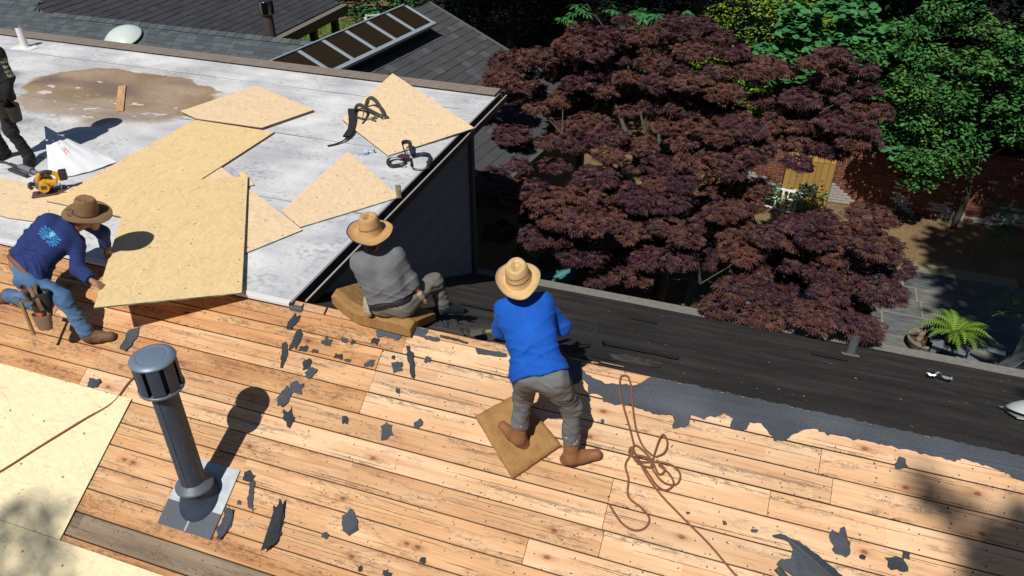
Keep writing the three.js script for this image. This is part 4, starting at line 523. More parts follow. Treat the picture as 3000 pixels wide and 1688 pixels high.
// the purple Japanese maple
const MAPLE = [[0.58,-0.35,-9.06,0.27],[2.57,-1.24,-8.46,0.27],[-1.12,-0.89,-8.75,0.37],[3.86,-2.71,-4.93,0.35],[4.96,-0.76,-9.24,0.21],[3.39,-1.04,-8.12,0.37],[2.25,0.00,-10.30,0.25],[3.75,-1.33,-8.13,0.22],[1.76,-1.16,-9.09,0.31],[4.77,-2.00,-6.49,0.29],[0.80,-1.72,-6.01,0.21],[-0.55,-2.24,-7.85,0.29],[3.04,-1.39,-7.62,0.23],[5.15,-2.35,-4.88,0.20],[2.49,-2.24,-6.54,0.30],[1.82,-2.40,-6.55,0.37],[-1.52,-2.44,-8.62,0.31],[5.06,-2.52,-5.80,0.24],[0.63,-1.48,-7.60,0.31],[0.33,-1.86,-7.35,0.25],[2.88,-0.67,-8.72,0.38],[1.56,-2.01,-6.98,0.31],[5.65,-2.62,-7.01,0.23],[-0.47,-0.56,-9.15,0.37],[-1.52,-2.06,-9.21,0.27],[2.95,-0.12,-9.13,0.30],[2.19,-1.66,-7.56,0.33],[0.80,-1.04,-9.04,0.25],[4.64,-0.30,-10.08,0.33],[2.27,-0.19,-9.18,0.37],[5.28,-2.15,-6.97,0.32],[5.27,-2.45,-6.32,0.37],[1.12,-2.02,-5.34,0.25],[3.91,-2.53,-6.05,0.30],[4.29,-1.23,-7.39,0.22],[1.64,-2.74,-5.61,0.35],[-0.02,-1.33,-9.07,0.30],[1.32,-1.52,-7.31,0.25],[3.54,-2.52,-4.92,0.26],[2.54,-1.75,-7.22,0.29],[1.54,-0.55,-9.37,0.29],[1.22,-1.71,-6.86,0.34],[-0.32,-1.84,-6.07,0.36],[3.23,-2.60,-6.35,0.26],[3.34,-1.52,-7.36,0.22],[4.28,-2.58,-5.51,0.33],[1.55,-2.06,-8.20,0.21],[-0.32,-1.27,-8.34,0.21],[0.10,-0.27,-9.07,0.35],[2.38,-0.55,-8.63,0.35],[4.20,-0.65,-8.66,0.31],[4.80,-1.37,-8.53,0.34],[0.30,-0.88,-8.84,0.26],[0.71,-1.36,-8.27,0.36],[4.46,-1.97,-6.79,0.27],[1.42,-0.97,-8.00,0.20],[4.01,-1.93,-6.17,0.27],[3.61,-2.19,-6.65,0.31],[3.89,-0.39,-9.25,0.22],[3.57,-0.89,-9.10,0.22],[1.64,-0.30,-9.95,0.28],[5.09,-0.19,-9.13,0.23],[1.41,-2.27,-5.38,0.38],[0.66,-0.05,-9.29,0.27],[4.26,-1.31,-8.48,0.28],[1.19,-0.69,-8.91,0.22],[4.62,-0.52,-9.45,0.32],[0.12,-1.62,-7.75,0.21],[-0.79,-1.85,-8.39,0.36],[2.19,-2.87,-5.88,0.26],[3.08,-1.08,-8.84,0.32],[3.34,-1.88,-6.67,0.28],[3.30,-0.36,-8.98,0.35],[-0.96,-1.32,-8.89,0.22],[-0.94,-2.04,-6.24,0.36],[2.00,-1.94,-6.77,0.38],[4.46,-2.58,-6.56,0.21],[4.84,-2.36,-4.90,0.33],[2.26,-1.10,-8.75,0.28],[2.81,-0.42,-9.00,0.31],[0.08,-1.88,-5.73,0.21],[4.79,-0.85,-8.39,0.27],[5.73,-2.33,-5.83,0.35],[0.62,-2.18,-5.45,0.28],[4.19,-2.49,-4.86,0.30],[1.20,-0.16,-9.66,0.37],[2.42,-1.97,-6.91,0.34],[5.46,-2.86,-6.22,0.30],[1.46,-1.65,-5.25,0.36],[3.71,-2.33,-5.17,0.28],[3.94,-1.07,-8.67,0.32],[-1.33,-1.14,-8.50,0.21],[4.40,-2.28,-6.72,0.24],[5.07,-2.22,-6.52,0.30],[1.17,-1.71,-6.17,0.25],[0.37,-1.61,-5.90,0.26],[2.12,-1.36,-8.57,0.28],[3.06,-2.32,-6.96,0.21],[4.39,-1.02,-8.57,0.23],[3.62,-1.99,-7.88,0.32],[0.93,-1.67,-5.31,0.31],[2.63,-1.53,-7.51,0.27],[1.78,-0.72,-8.96,0.36],[0.01,-2.22,-5.44,0.26],[3.03,-1.07,-7.65,0.22],[3.72,-2.21,-6.05,0.32],[0.02,-1.78,-8.97,0.31],[6.03,-2.53,-6.92,0.30],[1.57,-1.65,-8.27,0.37],[4.89,-2.43,-6.21,0.21],[5.16,-0.82,-8.22,0.28],[3.09,-2.09,-7.75,0.20],[-0.88,-2.20,-7.43,0.26],[2.37,-1.52,-8.26,0.25],[2.38,-2.53,-5.92,0.29],[2.77,-2.38,-5.85,0.30],[2.60,-0.22,-10.33,0.28],[3.38,-2.85,-4.94,0.36],[-0.03,-0.85,-9.80,0.36],[1.01,-0.60,-9.69,0.26],[2.14,-1.75,-7.03,0.21],[5.11,-1.06,-8.07,0.24],[4.89,-2.09,-7.36,0.24],[5.19,-0.39,-8.71,0.21],[5.54,-1.81,-6.20,0.36],[1.91,0.22,-9.40,0.31],[1.19,-1.40,-7.84,0.30],[-1.27,-0.95,-10.03,0.36],[0.80,-0.10,-10.39,0.21],[5.49,-2.42,-4.94,0.27],[-0.32,-1.02,-9.49,0.25],[0.60,-0.75,-9.23,0.25],[1.80,-3.01,-6.46,0.30],[2.92,-2.04,-5.91,0.24],[1.50,-2.24,-6.73,0.31],[3.44,-1.35,-7.67,0.37],[1.58,-2.41,-6.09,0.22],[-1.60,-1.54,-8.58,0.25],[4.12,-2.68,-6.85,0.26],[4.24,-0.17,-9.11,0.23],[-0.03,-0.30,-10.27,0.23],[3.68,-2.13,-7.49,0.27],[5.27,-0.70,-8.72,0.35],[2.03,-0.43,-9.01,0.27],[0.75,-1.49,-5.28,0.22],[0.13,-1.13,-10.00,0.45],[4.34,-3.09,-7.05,0.53],[2.06,-0.74,-12.23,0.46],[4.92,-2.67,-7.91,0.52],[2.75,-1.87,-8.73,0.51],[1.67,-2.93,-7.97,0.48],[0.29,-1.89,-8.85,0.55],[2.05,-2.71,-8.13,0.39],[-1.43,-2.71,-10.73,0.55],[0.85,-1.59,-10.78,0.49],[5.61,-2.83,-8.14,0.52],[4.36,-3.12,-7.14,0.38],[-0.49,-2.09,-11.23,0.54],[2.05,-2.29,-8.94,0.53],[-0.75,-2.21,-7.06,0.43],[4.55,-2.97,-7.55,0.35],[-0.18,-0.80,-10.87,0.51],[4.48,-1.99,-10.34,0.55],[4.89,-2.52,-7.78,0.42],[3.29,-2.70,-8.64,0.54],[1.16,-1.07,-11.77,0.51],[0.52,-0.73,-11.37,0.37],[4.48,-1.27,-10.43,0.55],[2.04,-3.34,-7.62,0.49],[3.48,-0.92,-11.05,0.47],[-0.69,-2.43,-7.51,0.46],[4.95,-2.77,-7.09,0.48],[3.58,-1.98,-9.48,0.41],[5.59,-2.99,-8.01,0.52],[1.45,-0.66,-11.74,0.43],[1.25,-2.14,-7.33,0.38],[-1.01,-1.50,-9.96,0.40],[1.15,-2.51,-7.45,0.39],[2.95,-3.10,-8.27,0.40],[1.01,-2.05,-6.30,0.50],[0.05,-2.99,-7.51,0.41],[-0.24,-2.20,-10.15,0.43],[4.93,-3.02,-7.72,0.55],[-1.27,-2.70,-8.51,0.55],[2.73,-3.15,-7.80,0.43],[-0.23,-1.44,-11.12,0.45],[5.37,-1.65,-9.75,0.38],[5.68,-2.38,-8.26,0.39],[-1.76,-1.41,-11.19,0.53],[0.12,-1.61,-11.07,0.37],[3.22,-2.47,-7.65,0.38],[1.32,-2.93,-7.09,0.50],[1.19,-2.10,-7.30,0.48]];
tree('maple_tree', 'spreading dark purple Japanese maple growing behind the black felt slope', 'maple tree', V(2.3, GY, -8.6), [[0.2, -1.7, -8.3], [0.9, -1.2, -9.2], [1.7, -0.9, -9.8], [3.2, -1.0, -9.6], [4.3, -1.3, -9.0], [4.7, -2.7, -7.2], [3.2, -2.9, -6.0], [1.2, -2.7, -6.9], [2.4, -1.8, -7.8], [4.0, -3.0, -6.6]], MAPLE, mapleLeaf, 0.078, 2700,
  [[0.032, 0.013, 0.02], [0.045, 0.016, 0.022], [0.062, 0.022, 0.03], [0.042, 0.02, 0.034], [0.075, 0.027, 0.027], [0.095, 0.042, 0.042], [0.055, 0.022, 0.025], [0.09, 0.045, 0.024], [0.13, 0.052, 0.045], [0.11, 0.042, 0.03]], 77, { flat: 0.36, tilt: 0.8, rough: 0.55, shell: 0.55, spec: 0.5, r: 0.15, bark: std([0.09, 0.08, 0.07], 0.9), fork: [2.2, -3.3, -8.5] });
{ // grey bare branch hanging out below the canopy
  const d = thing('dead_branch', 'bare grey forked branch hanging below the purple maple', 'dead branch', V(3.05, -3.25, -6.6)), r = rng(8), L = [];
  const grow = (p, dir, len, rad, k) => { const e = p.clone().addScaledVector(dir, len); L.push(bar(p, e, rad, rad * 0.7, 5)); if (k > 0) for (let i = 0; i < 3; i++) grow(p.clone().lerp(e, 0.5 + 0.5 * r()), dir.clone().add(V((r() - 0.5) * 1.5, (r() - 0.4) * 1.1, (r() - 0.5) * 1.2)).normalize(), len * (0.5 + 0.25 * r()), rad * 0.6, k - 1); };
  grow(V(-0.35, -0.05, 0), V(1, 0.25, 0.1).normalize(), 0.32, 0.016, 3); part('twigs', merged(L), std([0.3, 0.28, 0.25], 0.9), d);
}
// green trees and shrubs beyond
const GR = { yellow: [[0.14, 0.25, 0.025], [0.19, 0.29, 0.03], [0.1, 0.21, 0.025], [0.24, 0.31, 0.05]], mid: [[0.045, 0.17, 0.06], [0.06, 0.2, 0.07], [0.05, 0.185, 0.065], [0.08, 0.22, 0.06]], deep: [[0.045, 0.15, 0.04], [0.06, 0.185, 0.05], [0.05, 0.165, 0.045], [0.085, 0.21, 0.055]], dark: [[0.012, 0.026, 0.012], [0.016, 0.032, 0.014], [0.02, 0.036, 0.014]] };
tree('leafy_shrub', 'bright yellow-green small-leaved shrub behind the maple', 'shrub', V(3.6, GY, -16.8), [[2.2, -2.2, -16.6], [3.5, -1.4, -16.4], [4.8, -2, -16.5]], [...clumps(41, 60, [3.5, -2.3, -16.7], [2.2, 2.0, 0.9], 0.4, 0.65), ...clumps(42, 14, [5.2, -1.6, -16.4], [1.6, 0.7, 0.5], 0.3, 0.45)], ovalLeaf, 0.1, 1200, GR.yellow, 43, { flat: 0.6, rough: 0.5, r: 0.06, spec: 0.4 });
tree('redbud_tree', 'redbud with big flat heart-shaped blue-green leaves', 'tree', V(5.4, GY, -15.2), [[4.2, -1.3, -14.6], [5.6, -0.8, -14.4], [3.9, -1.9, -14.3]], [...clumps(51, 26, [5.0, -1.0, -14.5], [1.35, 0.65, 0.5], 0.28, 0.42), ...clumps(52, 12, [3.9, -1.85, -14.3], [0.7, 0.42, 0.3], 0.25, 0.36), [6.45, -2.95, -13.0, 0.22], [6.7, -3.2, -12.9, 0.2], [4.6, -2.95, -11.4, 0.18]], heartLeaf, 0.16, 480, GR.mid, 53, { flat: 0.4, tilt: 0.9, rough: 0.6, r: 0.05, shell: 0.4 });
const hollyPads = [...clumps(61, 74, [7.3, -1.7, -13.6], [1.95, 1.75, 0.9], 0.2, 0.42), ...clumps(62, 20, [7.45, -3.0, -13.1], [0.75, 0.85, 0.4], 0.2, 0.34), ...clumps(63, 44, [9.2, -1.2, -13.6], [1.3, 1.6, 0.9], 0.22, 0.45), ...clumps(65, 12, [6.4, -3.0, -13.4], [0.5, 0.45, 0.3], 0.2, 0.3)];
tree('holly_tree', 'glossy green evergreen leaning over the brick garden wall', 'tree', V(8.4, GY, -13.9), [[6.6, -1.5, -13.5], [7.6, -2.9, -13.1], [8.4, -0.8, -13.6], [9.6, -1.2, -13.6]], hollyPads, ovalLeaf, 0.1, 1500, [...GR.deep, [0.1, 0.2, 0.05]], 64, { bark: std([0.07, 0.06, 0.05], 0.9), flat: 0.6, rough: 0.38, r: 0.07, spec: 0.6, fork: [8.3, -3.6, -13.8] });
tree('buckeye_tree', 'green tree with drooping hand-shaped leaves above the maple', 'tree', V(0.6, GY, -15.2), [[0.9, -1.1, -14.2], [-0.9, -0.9, -14.3], [1.6, -1.5, -14.2]], [...clumps(71, 12, [0.9, -1.0, -14.0], [0.9, 0.35, 0.4], 0.2, 0.32), ...clumps(72, 7, [0.7, -1.75, -13.8], [0.6, 0.3, 0.3], 0.16, 0.26), [-1.05, -1.0, -14.2, 0.2], [-1.35, -1.25, -14.1, 0.18], [-0.3, -0.9, -14.2, 0.16]], palmateLeaf, 0.2, 420, GR.mid, 73, { flat: 0.5, rough: 0.6, r: 0.06 });
// the dim wood behind, its crowns reaching over and above the view
const woodSpots = [[-7.5, -24, 3.2, 3], [-4.6, -19.5, 2.6, 4], [-1.8, -18.5, 2.6, 5], [1.2, -19.5, 2.6, 6], [4.6, -21, 3, 7], [8.4, -19, 3, 8], [11.5, -16.5, 2.8, 9], [-10.8, -28, 3, 10], [14, -19, 3.4, 11], [12.5, -24, 3.4, 12], [7, -26, 3.4, 13], [1.5, -26, 3.4, 14], [-4, -27, 3.4, 15], [17.5, -15, 3.2, 16], [10.3, -16.2, 2.4, 17], [14.5, -23, 3.4, 18], [13, -32, 4, 19], [19, -29, 4, 20], [6, -33, 4, 21], [-14.5, -29, 3, 22], [-17.5, -27, 3, 23], [22, -22, 3.5, 24]];
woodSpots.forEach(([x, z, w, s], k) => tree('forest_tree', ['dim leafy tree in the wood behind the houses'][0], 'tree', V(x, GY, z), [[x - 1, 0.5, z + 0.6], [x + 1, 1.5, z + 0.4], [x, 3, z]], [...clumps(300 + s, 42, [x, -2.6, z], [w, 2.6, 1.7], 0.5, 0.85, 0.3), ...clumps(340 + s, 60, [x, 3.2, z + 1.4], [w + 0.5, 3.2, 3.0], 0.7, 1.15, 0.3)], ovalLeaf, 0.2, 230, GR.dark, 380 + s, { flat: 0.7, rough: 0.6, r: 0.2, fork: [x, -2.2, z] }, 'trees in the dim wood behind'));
// overhanging boughs of a tall tree above the wood (outside the picture) keep it in shade
tree('tall_oak', 'tall oak whose crown reaches over the wood behind the maple', 'tree', V(-3.2, GY, -20.5), [[-5, 6, -15], [-1, 7, -14], [-3, 9, -18]], clumps(90, 150, [-2.6, 6.6, -14.2], [5.2, 2.6, 4.6], 0.8, 1.3, 0.1), ovalLeaf, 0.26, 210, GR.dark, 91, { flat: 0.7, r: 0.3, fork: [-3.2, 1, -20] });
tree('tall_oak', 'tall oak standing right of the house, its crown shading the patio corner', 'tree', V(15.5, GY, -1.5), [[11, 7, -2], [13, 9, 0], [12, 10, -5]], [...clumps(95, 130, [10.1, 8.4, -1.2], [3.3, 2.4, 4.2], 0.8, 1.3, 0.1)], ovalLeaf, 0.26, 210, GR.dark, 97, { flat: 0.7, r: 0.32, fork: [15, 3, -1.5] });
// sprigs of evergreen at the right edge
for (const [x, y, z, s] of [[8.17, -3.1, -10.5, 1], [8.33, -3.75, -8.5, 2]]) { const sh = thing('evergreen_bough', s === 1 ? 'sunlit evergreen bough hanging in front of the dark wall end' : 'small sunlit evergreen bough above the patio chair', 'bough', V(x, y, z)); const L = [bar(V(0.9, 0.3, 0.1), V(0.3, 0.1, 0), 0.02, 0.012), bar(V(0.3, 0.1, 0), V(-0.25, -0.3, 0.1), 0.012, 0.005)]; part('stem', merged(L), bark, sh); foliage('leaves', sh, sh.position, s === 1 ? [[x, y + 0.15, z, 0.2], [x + 0.2, y - 0.05, z, 0.2], [x + 0.12, y - 0.35, z + 0.1, 0.2], [x + 0.3, y - 0.55, z, 0.16], [x + 0.35, y + 0.2, z, 0.16]] : [[x - 0.05, y, z, 0.16], [x + 0.02, y - 0.2, z, 0.14], [x + 0.35, y + 0.15, z, 0.2]], ovalLeaf, 0.085, 1500, GR.deep, 500 + s, { flat: 0.7, rough: 0.4 }); }
// low growth near the lawn and under the maple
tree('leafy_shrub', 'green shrub at the far end of the lawn', 'shrub', V(-13.6, GY, -25.6), [[-13.2, -4.4, -25.4]], clumps(81, 40, [-13.0, -4.0, -25.6], [2.6, 1.3, 0.9], 0.35, 0.6), ovalLeaf, 0.18, 420, GR.mid, 82, { r: 0.04, flat: 0.8 });
for (const [x, z, s] of [[0.7, -6.9, 1], [1.8, -7.2, 2], [-0.2, -8.2, 3], [3.6, -9.8, 4], [4.9, -13.5, 5], [2.9, -13.4, 6], [1.2, -10.6, 7]]) tree('garden_bush', ['low green bush under the edge of the maple', 'low green bush beside the foot of the maple', 'low bush against the end of the shingled wing', 'low bush on the mulch beside the patio', 'small bush at the foot of the brick wall', 'small bush left of the yellow cabinet', 'low bush in the deep shade under the maple'][s - 1], 'bush', V(x, GY, z), [], clumps(600 + s, 9, [x, GY + 0.55, z], [0.7, 0.5, 0.6], 0.2, 0.35, 0), ovalLeaf, 0.09, 700, s > 4 ? GR.mid : GR.deep, 620 + s, { r: 0.02, flat: 0.9, fork: [x, GY + 0.4, z] });
// tall trees outside the picture whose boughs shade the corners of the roof
{
  const far = (pts, k) => pts.map(([p, r]) => { const q = p.clone().addScaledVector(SUN, k); return [q.x, q.y, q.z, r]; });
  const a = far([[deckAt(5.75, 0.8), 0.26], [deckAt(6.05, 1.0), 0.4], [deckAt(5.6, 1.1), 0.24], [deckAt(5.45, 0.5), 0.12], [deckAt(5.3, 0.4), 0.1], [deckAt(5.9, 0.42), 0.16], [deckAt(6.2, 0.55), 0.36], [deckAt(5.75, 0.62), 0.16], [deckAt(5.2, 0.3), 0.08], [deckAt(6.4, 0.9), 0.5], [feltAt(6.3, 0.4), 0.2], [feltAt(6.5, 0.9), 0.26], [feltAt(7.0, 1.6), 0.3], [feltAt(7.4, 2.6), 0.35], [feltAt(7.2, 3.4), 0.3], [feltAt(7.9, 4.0), 0.5], [feltAt(6.9, 2.4), 0.12]], 20);
  tree('tall_oak', 'tall oak behind the house, shading the lower right corner of the planks', 'tree', V(9.5, GY, 17), [[5.0, 15, 12.6], [6, 15.5, 11]], a, ovalLeaf, 0.13, 3200, GR.dark, 701, { flat: 0.8, shell: 0.2, r: 0.3, fork: [9.2, 9, 16] });
  const b = far([[deckAt(-1.22, 2.2), 0.09], [deckAt(-1.3, 2.4), 0.12], [deckAt(-1.08, 2.5), 0.1], [deckAt(-1.2, 2.75), 0.14], [deckAt(-1.62, 2.62), 0.14], [deckAt(-1.5, 2.95), 0.2], [deckAt(-0.75, 2.62), 0.07], [deckAt(-0.6, 2.8), 0.12], [deckAt(-0.95, 2.62), 0.08]], 20);
  tree('tall_oak', 'tall oak behind the house, shading the lower left corner of the planks', 'tree', V(-8, GY, 20), [[-3, 14.5, 13.2]], b, ovalLeaf, 0.13, 1500, GR.dark, 702, { flat: 0.8, shell: 0.2, r: 0.3, fork: [-7.6, 9, 19] });
  const c = far([[V(-8.4, 0, -4.3), 0.22], [V(-8.0, 0, -4.1), 0.16], [V(-7.3, 0, -3.7), 0.2], [V(-7.6, 0, -3.55), 0.16], [V(-6.9, 0, -3.3), 0.14], [V(-5.6, 0, -2.3), 0.12], [V(-5.9, 0, -2.2), 0.16]], 20);
  tree('tall_oak', 'tall oak left of the house, dappling the flat roof', 'tree', V(-17, GY, 12), [[-9, 15.5, 8]], c, ovalLeaf, 0.12, 900, GR.dark, 703, { flat: 0.8, shell: 0.2, r: 0.3, fork: [-16, 9, 11.5] });
}
// ---------------------------------------------------------------- people
// signed distance fields meshed by surface nets
function netMesh(min, max, cell, f, colour) {
  const nx = Math.ceil((max.x - min.x) / cell) + 2, ny = Math.ceil((max.y - min.y) / cell) + 2, nz = Math.ceil((max.z - min.z) / cell) + 2, D = new Float32Array(nx * ny * nz).fill(1), B = 5, p = V();
  for (let k0 = 0; k0 < nz; k0 += B) for (let j0 = 0; j0 < ny; j0 += B) for (let i0 = 0; i0 < nx; i0 += B) {
    p.set(min.x + (i0 + B / 2) * cell, min.y + (j0 + B / 2) * cell, min.z + (k0 + B / 2) * cell); const c = f(p), far = Math.abs(c) > B * cell * 1.15 + 0.03;
    for (let k = k0; k < Math.min(nz, k0 + B); k++) for (let j = j0; j < Math.min(ny, j0 + B); j++) for (let i = i0; i < Math.min(nx, i0 + B); i++) { if (far) { D[(k * ny + j) * nx + i] = c; continue; } p.set(min.x + i * cell, min.y + j * cell, min.z + k * cell); D[(k * ny + j) * nx + i] = f(p); }
  }
  const idx = new Int32Array(nx * ny * nz).fill(-1), P = [], I = [], C = [], E = [[0, 1], [2, 3], [4, 5], [6, 7], [0, 2], [1, 3], [4, 6], [5, 7], [0, 4], [1, 5], [2, 6], [3, 7]], at = (i, j, k) => (k * ny + j) * nx + i, v = new Array(8);
  for (let k = 0; k < nz - 1; k++) for (let j = 0; j < ny - 1; j++) for (let i = 0; i < nx - 1; i++) {
    let m = 0; for (let q = 0; q < 8; q++) { v[q] = D[at(i + (q & 1), j + ((q >> 1) & 1), k + (q >> 2))]; if (v[q] < 0) m |= 1 << q; } if (m === 0 || m === 255) continue;
    let x = 0, y = 0, z = 0, n = 0; for (const [a, b] of E) if ((v[a] < 0) !== (v[b] < 0)) { const t = v[a] / (v[a] - v[b]); x += lerp(a & 1, b & 1, t); y += lerp((a >> 1) & 1, (b >> 1) & 1, t); z += lerp(a >> 2, b >> 2, t); n++; }
    idx[at(i, j, k)] = P.length / 3; P.push(min.x + (i + x / n) * cell, min.y + (j + y / n) * cell, min.z + (k + z / n) * cell);
  }
  for (let k = 1; k < nz - 1; k++) for (let j = 1; j < ny - 1; j++) for (let i = 1; i < nx - 1; i++) { const a = D[at(i, j, k)] < 0; const quad = (A, Bq, Cq, Dq, flip) => { if (A < 0 || Bq < 0 || Cq < 0 || Dq < 0) return; flip ? I.push(A, Cq, Bq, A, Dq, Cq) : I.push(A, Bq, Cq, A, Cq, Dq); };
    if (a !== (D[at(i + 1, j, k)] < 0)) quad(idx[at(i, j - 1, k - 1)], idx[at(i, j, k - 1)], idx[at(i, j, k)], idx[at(i, j - 1, k)], !a);
    if (a !== (D[at(i, j + 1, k)] < 0)) quad(idx[at(i - 1, j, k - 1)], idx[at(i - 1, j, k)], idx[at(i, j, k)], idx[at(i, j, k - 1)], !a);
    if (a !== (D[at(i, j, k + 1)] < 0)) quad(idx[at(i - 1, j - 1, k)], idx[at(i, j - 1, k)], idx[at(i, j, k)], idx[at(i - 1, j, k)], !a); }
  const g = new THREE.BufferGeometry(); g.setAttribute('position', new THREE.Float32BufferAttribute(P, 3)); g.setIndex(I); g.computeVertexNormals();
  if (colour) { for (let i = 0; i < P.length; i += 3) { p.set(P[i], P[i + 1], P[i + 2]); C.push(...colour(p)); } g.setAttribute('color', new THREE.Float32BufferAttribute(C, 3)); }
  return g;
}
const smin = (a, b, k) => { const h = Math.max(k - Math.abs(a - b), 0) / k; return Math.min(a, b) - h * h * k * 0.25; };
function cone(p, a, b, ra, rb) { const dx = b.x - a.x, dy = b.y - a.y, dz = b.z - a.z, px = p.x - a.x, py = p.y - a.y, pz = p.z - a.z, t = clamp((px * dx + py * dy + pz * dz) / (dx * dx + dy * dy + dz * dz + 1e-9)); return Math.hypot(px - dx * t, py - dy * t, pz - dz * t) - lerp(ra, rb, t); }
const union = (bones, k) => (p) => { let d = 1e3; for (const b of bones) d = smin(d, cone(p, b[0], b[1], b[2], b[3]), k); return d; };
const bounds = (bones, m) => { const mn = V(1e9, 1e9, 1e9), mx = V(-1e9, -1e9, -1e9); for (const b of bones) for (const [q, r] of [[b[0], b[2]], [b[1], b[3]]]) { mn.min(q.clone().subScalar(r + m)); mx.max(q.clone().addScalar(r + m)); } return [mn, mx]; };
const strawTex = (c, dark, dashes, seed) => tex(512, 256, (u, v) => { // u round, v from crown top (0) to brim edge (1)
  const ring = Math.sin(v * (v > 0.5 ? 2 * Math.PI * 17 : 2 * Math.PI * 22)), weave = N3(u * 150, v * 46, seed), a = fbm(u * 6, v * 5, seed, 3); let q = mixc(c, dark, clamp(0.28 + 0.16 * ring + 0.3 * weave + 0.45 * a));
  for (const d of dashes) if (Math.abs(v - d + 0.008 * Math.sin(u * 2 * Math.PI * 2)) < 0.0105 && (u * 46) % 1 < 0.62) q = mixc(q, [70, 48, 26], 0.85);
  if (v > 0.985) q = mixc(q, dark, 0.6); return q; });
function makeHat(o) { // o: straw texture, brim shape; origin at the head band, y up, -z front
  const h = new THREE.Group(), n = 72; h.name = 'hat';
  const prof = []; // radius, height, v
  for (let i = 0; i <= 26; i++) { const t = i / 26; if (t < 0.28) prof.push([lerp(0.002, 0.076, t / 0.28), 0.165 - 0.012 * (1 - t / 0.28), t * 0.42]); else if (t < 0.6) { const q = (t - 0.28) / 0.32; prof.push([lerp(0.076, 0.107, Math.pow(q, 0.6)), lerp(0.165, 0.0, q * q * 0.45 + q * 0.55), 0.1176 + 0.33 * q]); } else { const q = (t - 0.6) / 0.4; prof.push([lerp(0.109, o.R, q), 0.012 * q * q - 0.004, 0.46 + 0.54 * q]); } }
  const mk = (i0, i1, off) => { const P = [], U = [], I = []; for (let i = i0; i <= i1; i++) for (let k = 0; k <= n; k++) { const a = k / n * 2 * Math.PI, [r, y, v] = prof[i]; let ca = Math.cos(a), sa = Math.sin(a), rx = r * 0.95, rz = r * 1.1, yy = y; if (v < 0.46) { const fr = Math.max(0, -sa), top = 1 - v / 0.46; rx *= 1 - 0.28 * fr * sm(0.25, 0.85, top) * (r > 0.03 ? 1 : 0); yy -= 0.022 * Math.exp(-Math.pow(ca * r / 0.026, 2)) * sm(0.6, 1, top) + 0.012 * fr * sm(0.5, 1, top); } else { const q = (r - 0.109) / (o.R - 0.109); yy += q * q * (o.side * ca * ca + o.fb * sa * sa + o.twist * ca * sa + o.lop * ca) + o.wave * q * Math.sin(3 * a + o.ph) + 0.4 * o.wave * q * Math.sin(7 * a + 1 + o.ph); } P.push(rx * ca, yy + off, rz * sa); U.push(k / n, v); } const w = n + 1; for (let i = 0; i < i1 - i0; i++) for (let k = 0; k < n; k++) { const a = i * w + k; I.push(a, a + 1, a + w, a + 1, a + w + 1, a + w); } const g = new THREE.BufferGeometry(); g.setAttribute('position', new THREE.Float32BufferAttribute(P, 3)); g.setAttribute('uv', new THREE.Float32BufferAttribute(U, 2)); g.setIndex(I); g.computeVertexNormals(); return g; };
  const m = new THREE.MeshStandardMaterial({ map: o.tex, bumpMap: o.tex, bumpScale: 0.003, roughness: 0.85, side: THREE.DoubleSide });
  const crown = part('hat_crown', mk(0, 16, 0), m, h); part('hat_brim', merged([mk(16, 26, 0), mk(16, 26, -0.004)]), m, h);
  const rim = []; for (let k = 0; k < 60; k++) { const a = k / 60 * 2 * Math.PI, ca = Math.cos(a), sa = Math.sin(a), y = 0.006 + o.side * ca * ca + o.fb * sa * sa + o.twist * ca * sa + o.lop * ca + o.wave * Math.sin(3 * a + o.ph) + 0.4 * o.wave * Math.sin(7 * a + 1 + o.ph); rim.push(V(o.R * 0.95 * ca, y, o.R * 1.1 * sa)); } part('brim_edge', tube(rim, 0.0045, 120, 6, true), o.edge, h);
  if (o.band) { const bp = []; for (let k = 0; k < 40; k++) { const a = k / 40 * 2 * Math.PI; bp.push(V(0.111 * 0.95 * Math.cos(a), 0.008, 0.111 * 1.1 * Math.sin(a))); } part('hat_band', tube(bp, 0.007, 80, 6, true), o.band, h); }
  if (o.cord) { part('hat_cord', merged([tube([[0.0, 0.01, 0.108], [0.03, 0.02, 0.14], [0.06, 0.012, 0.17], [0.075, 0.01, 0.15], [0.02, 0.012, 0.115]], 0.003, 30, 5), tube([[0, 0.012, 0.108], [-0.03, 0.015, 0.15], [-0.02, 0.012, 0.19]], 0.003, 20, 5)]), std([0.03, 0.024, 0.02], 0.8), h); }
  return h;
}
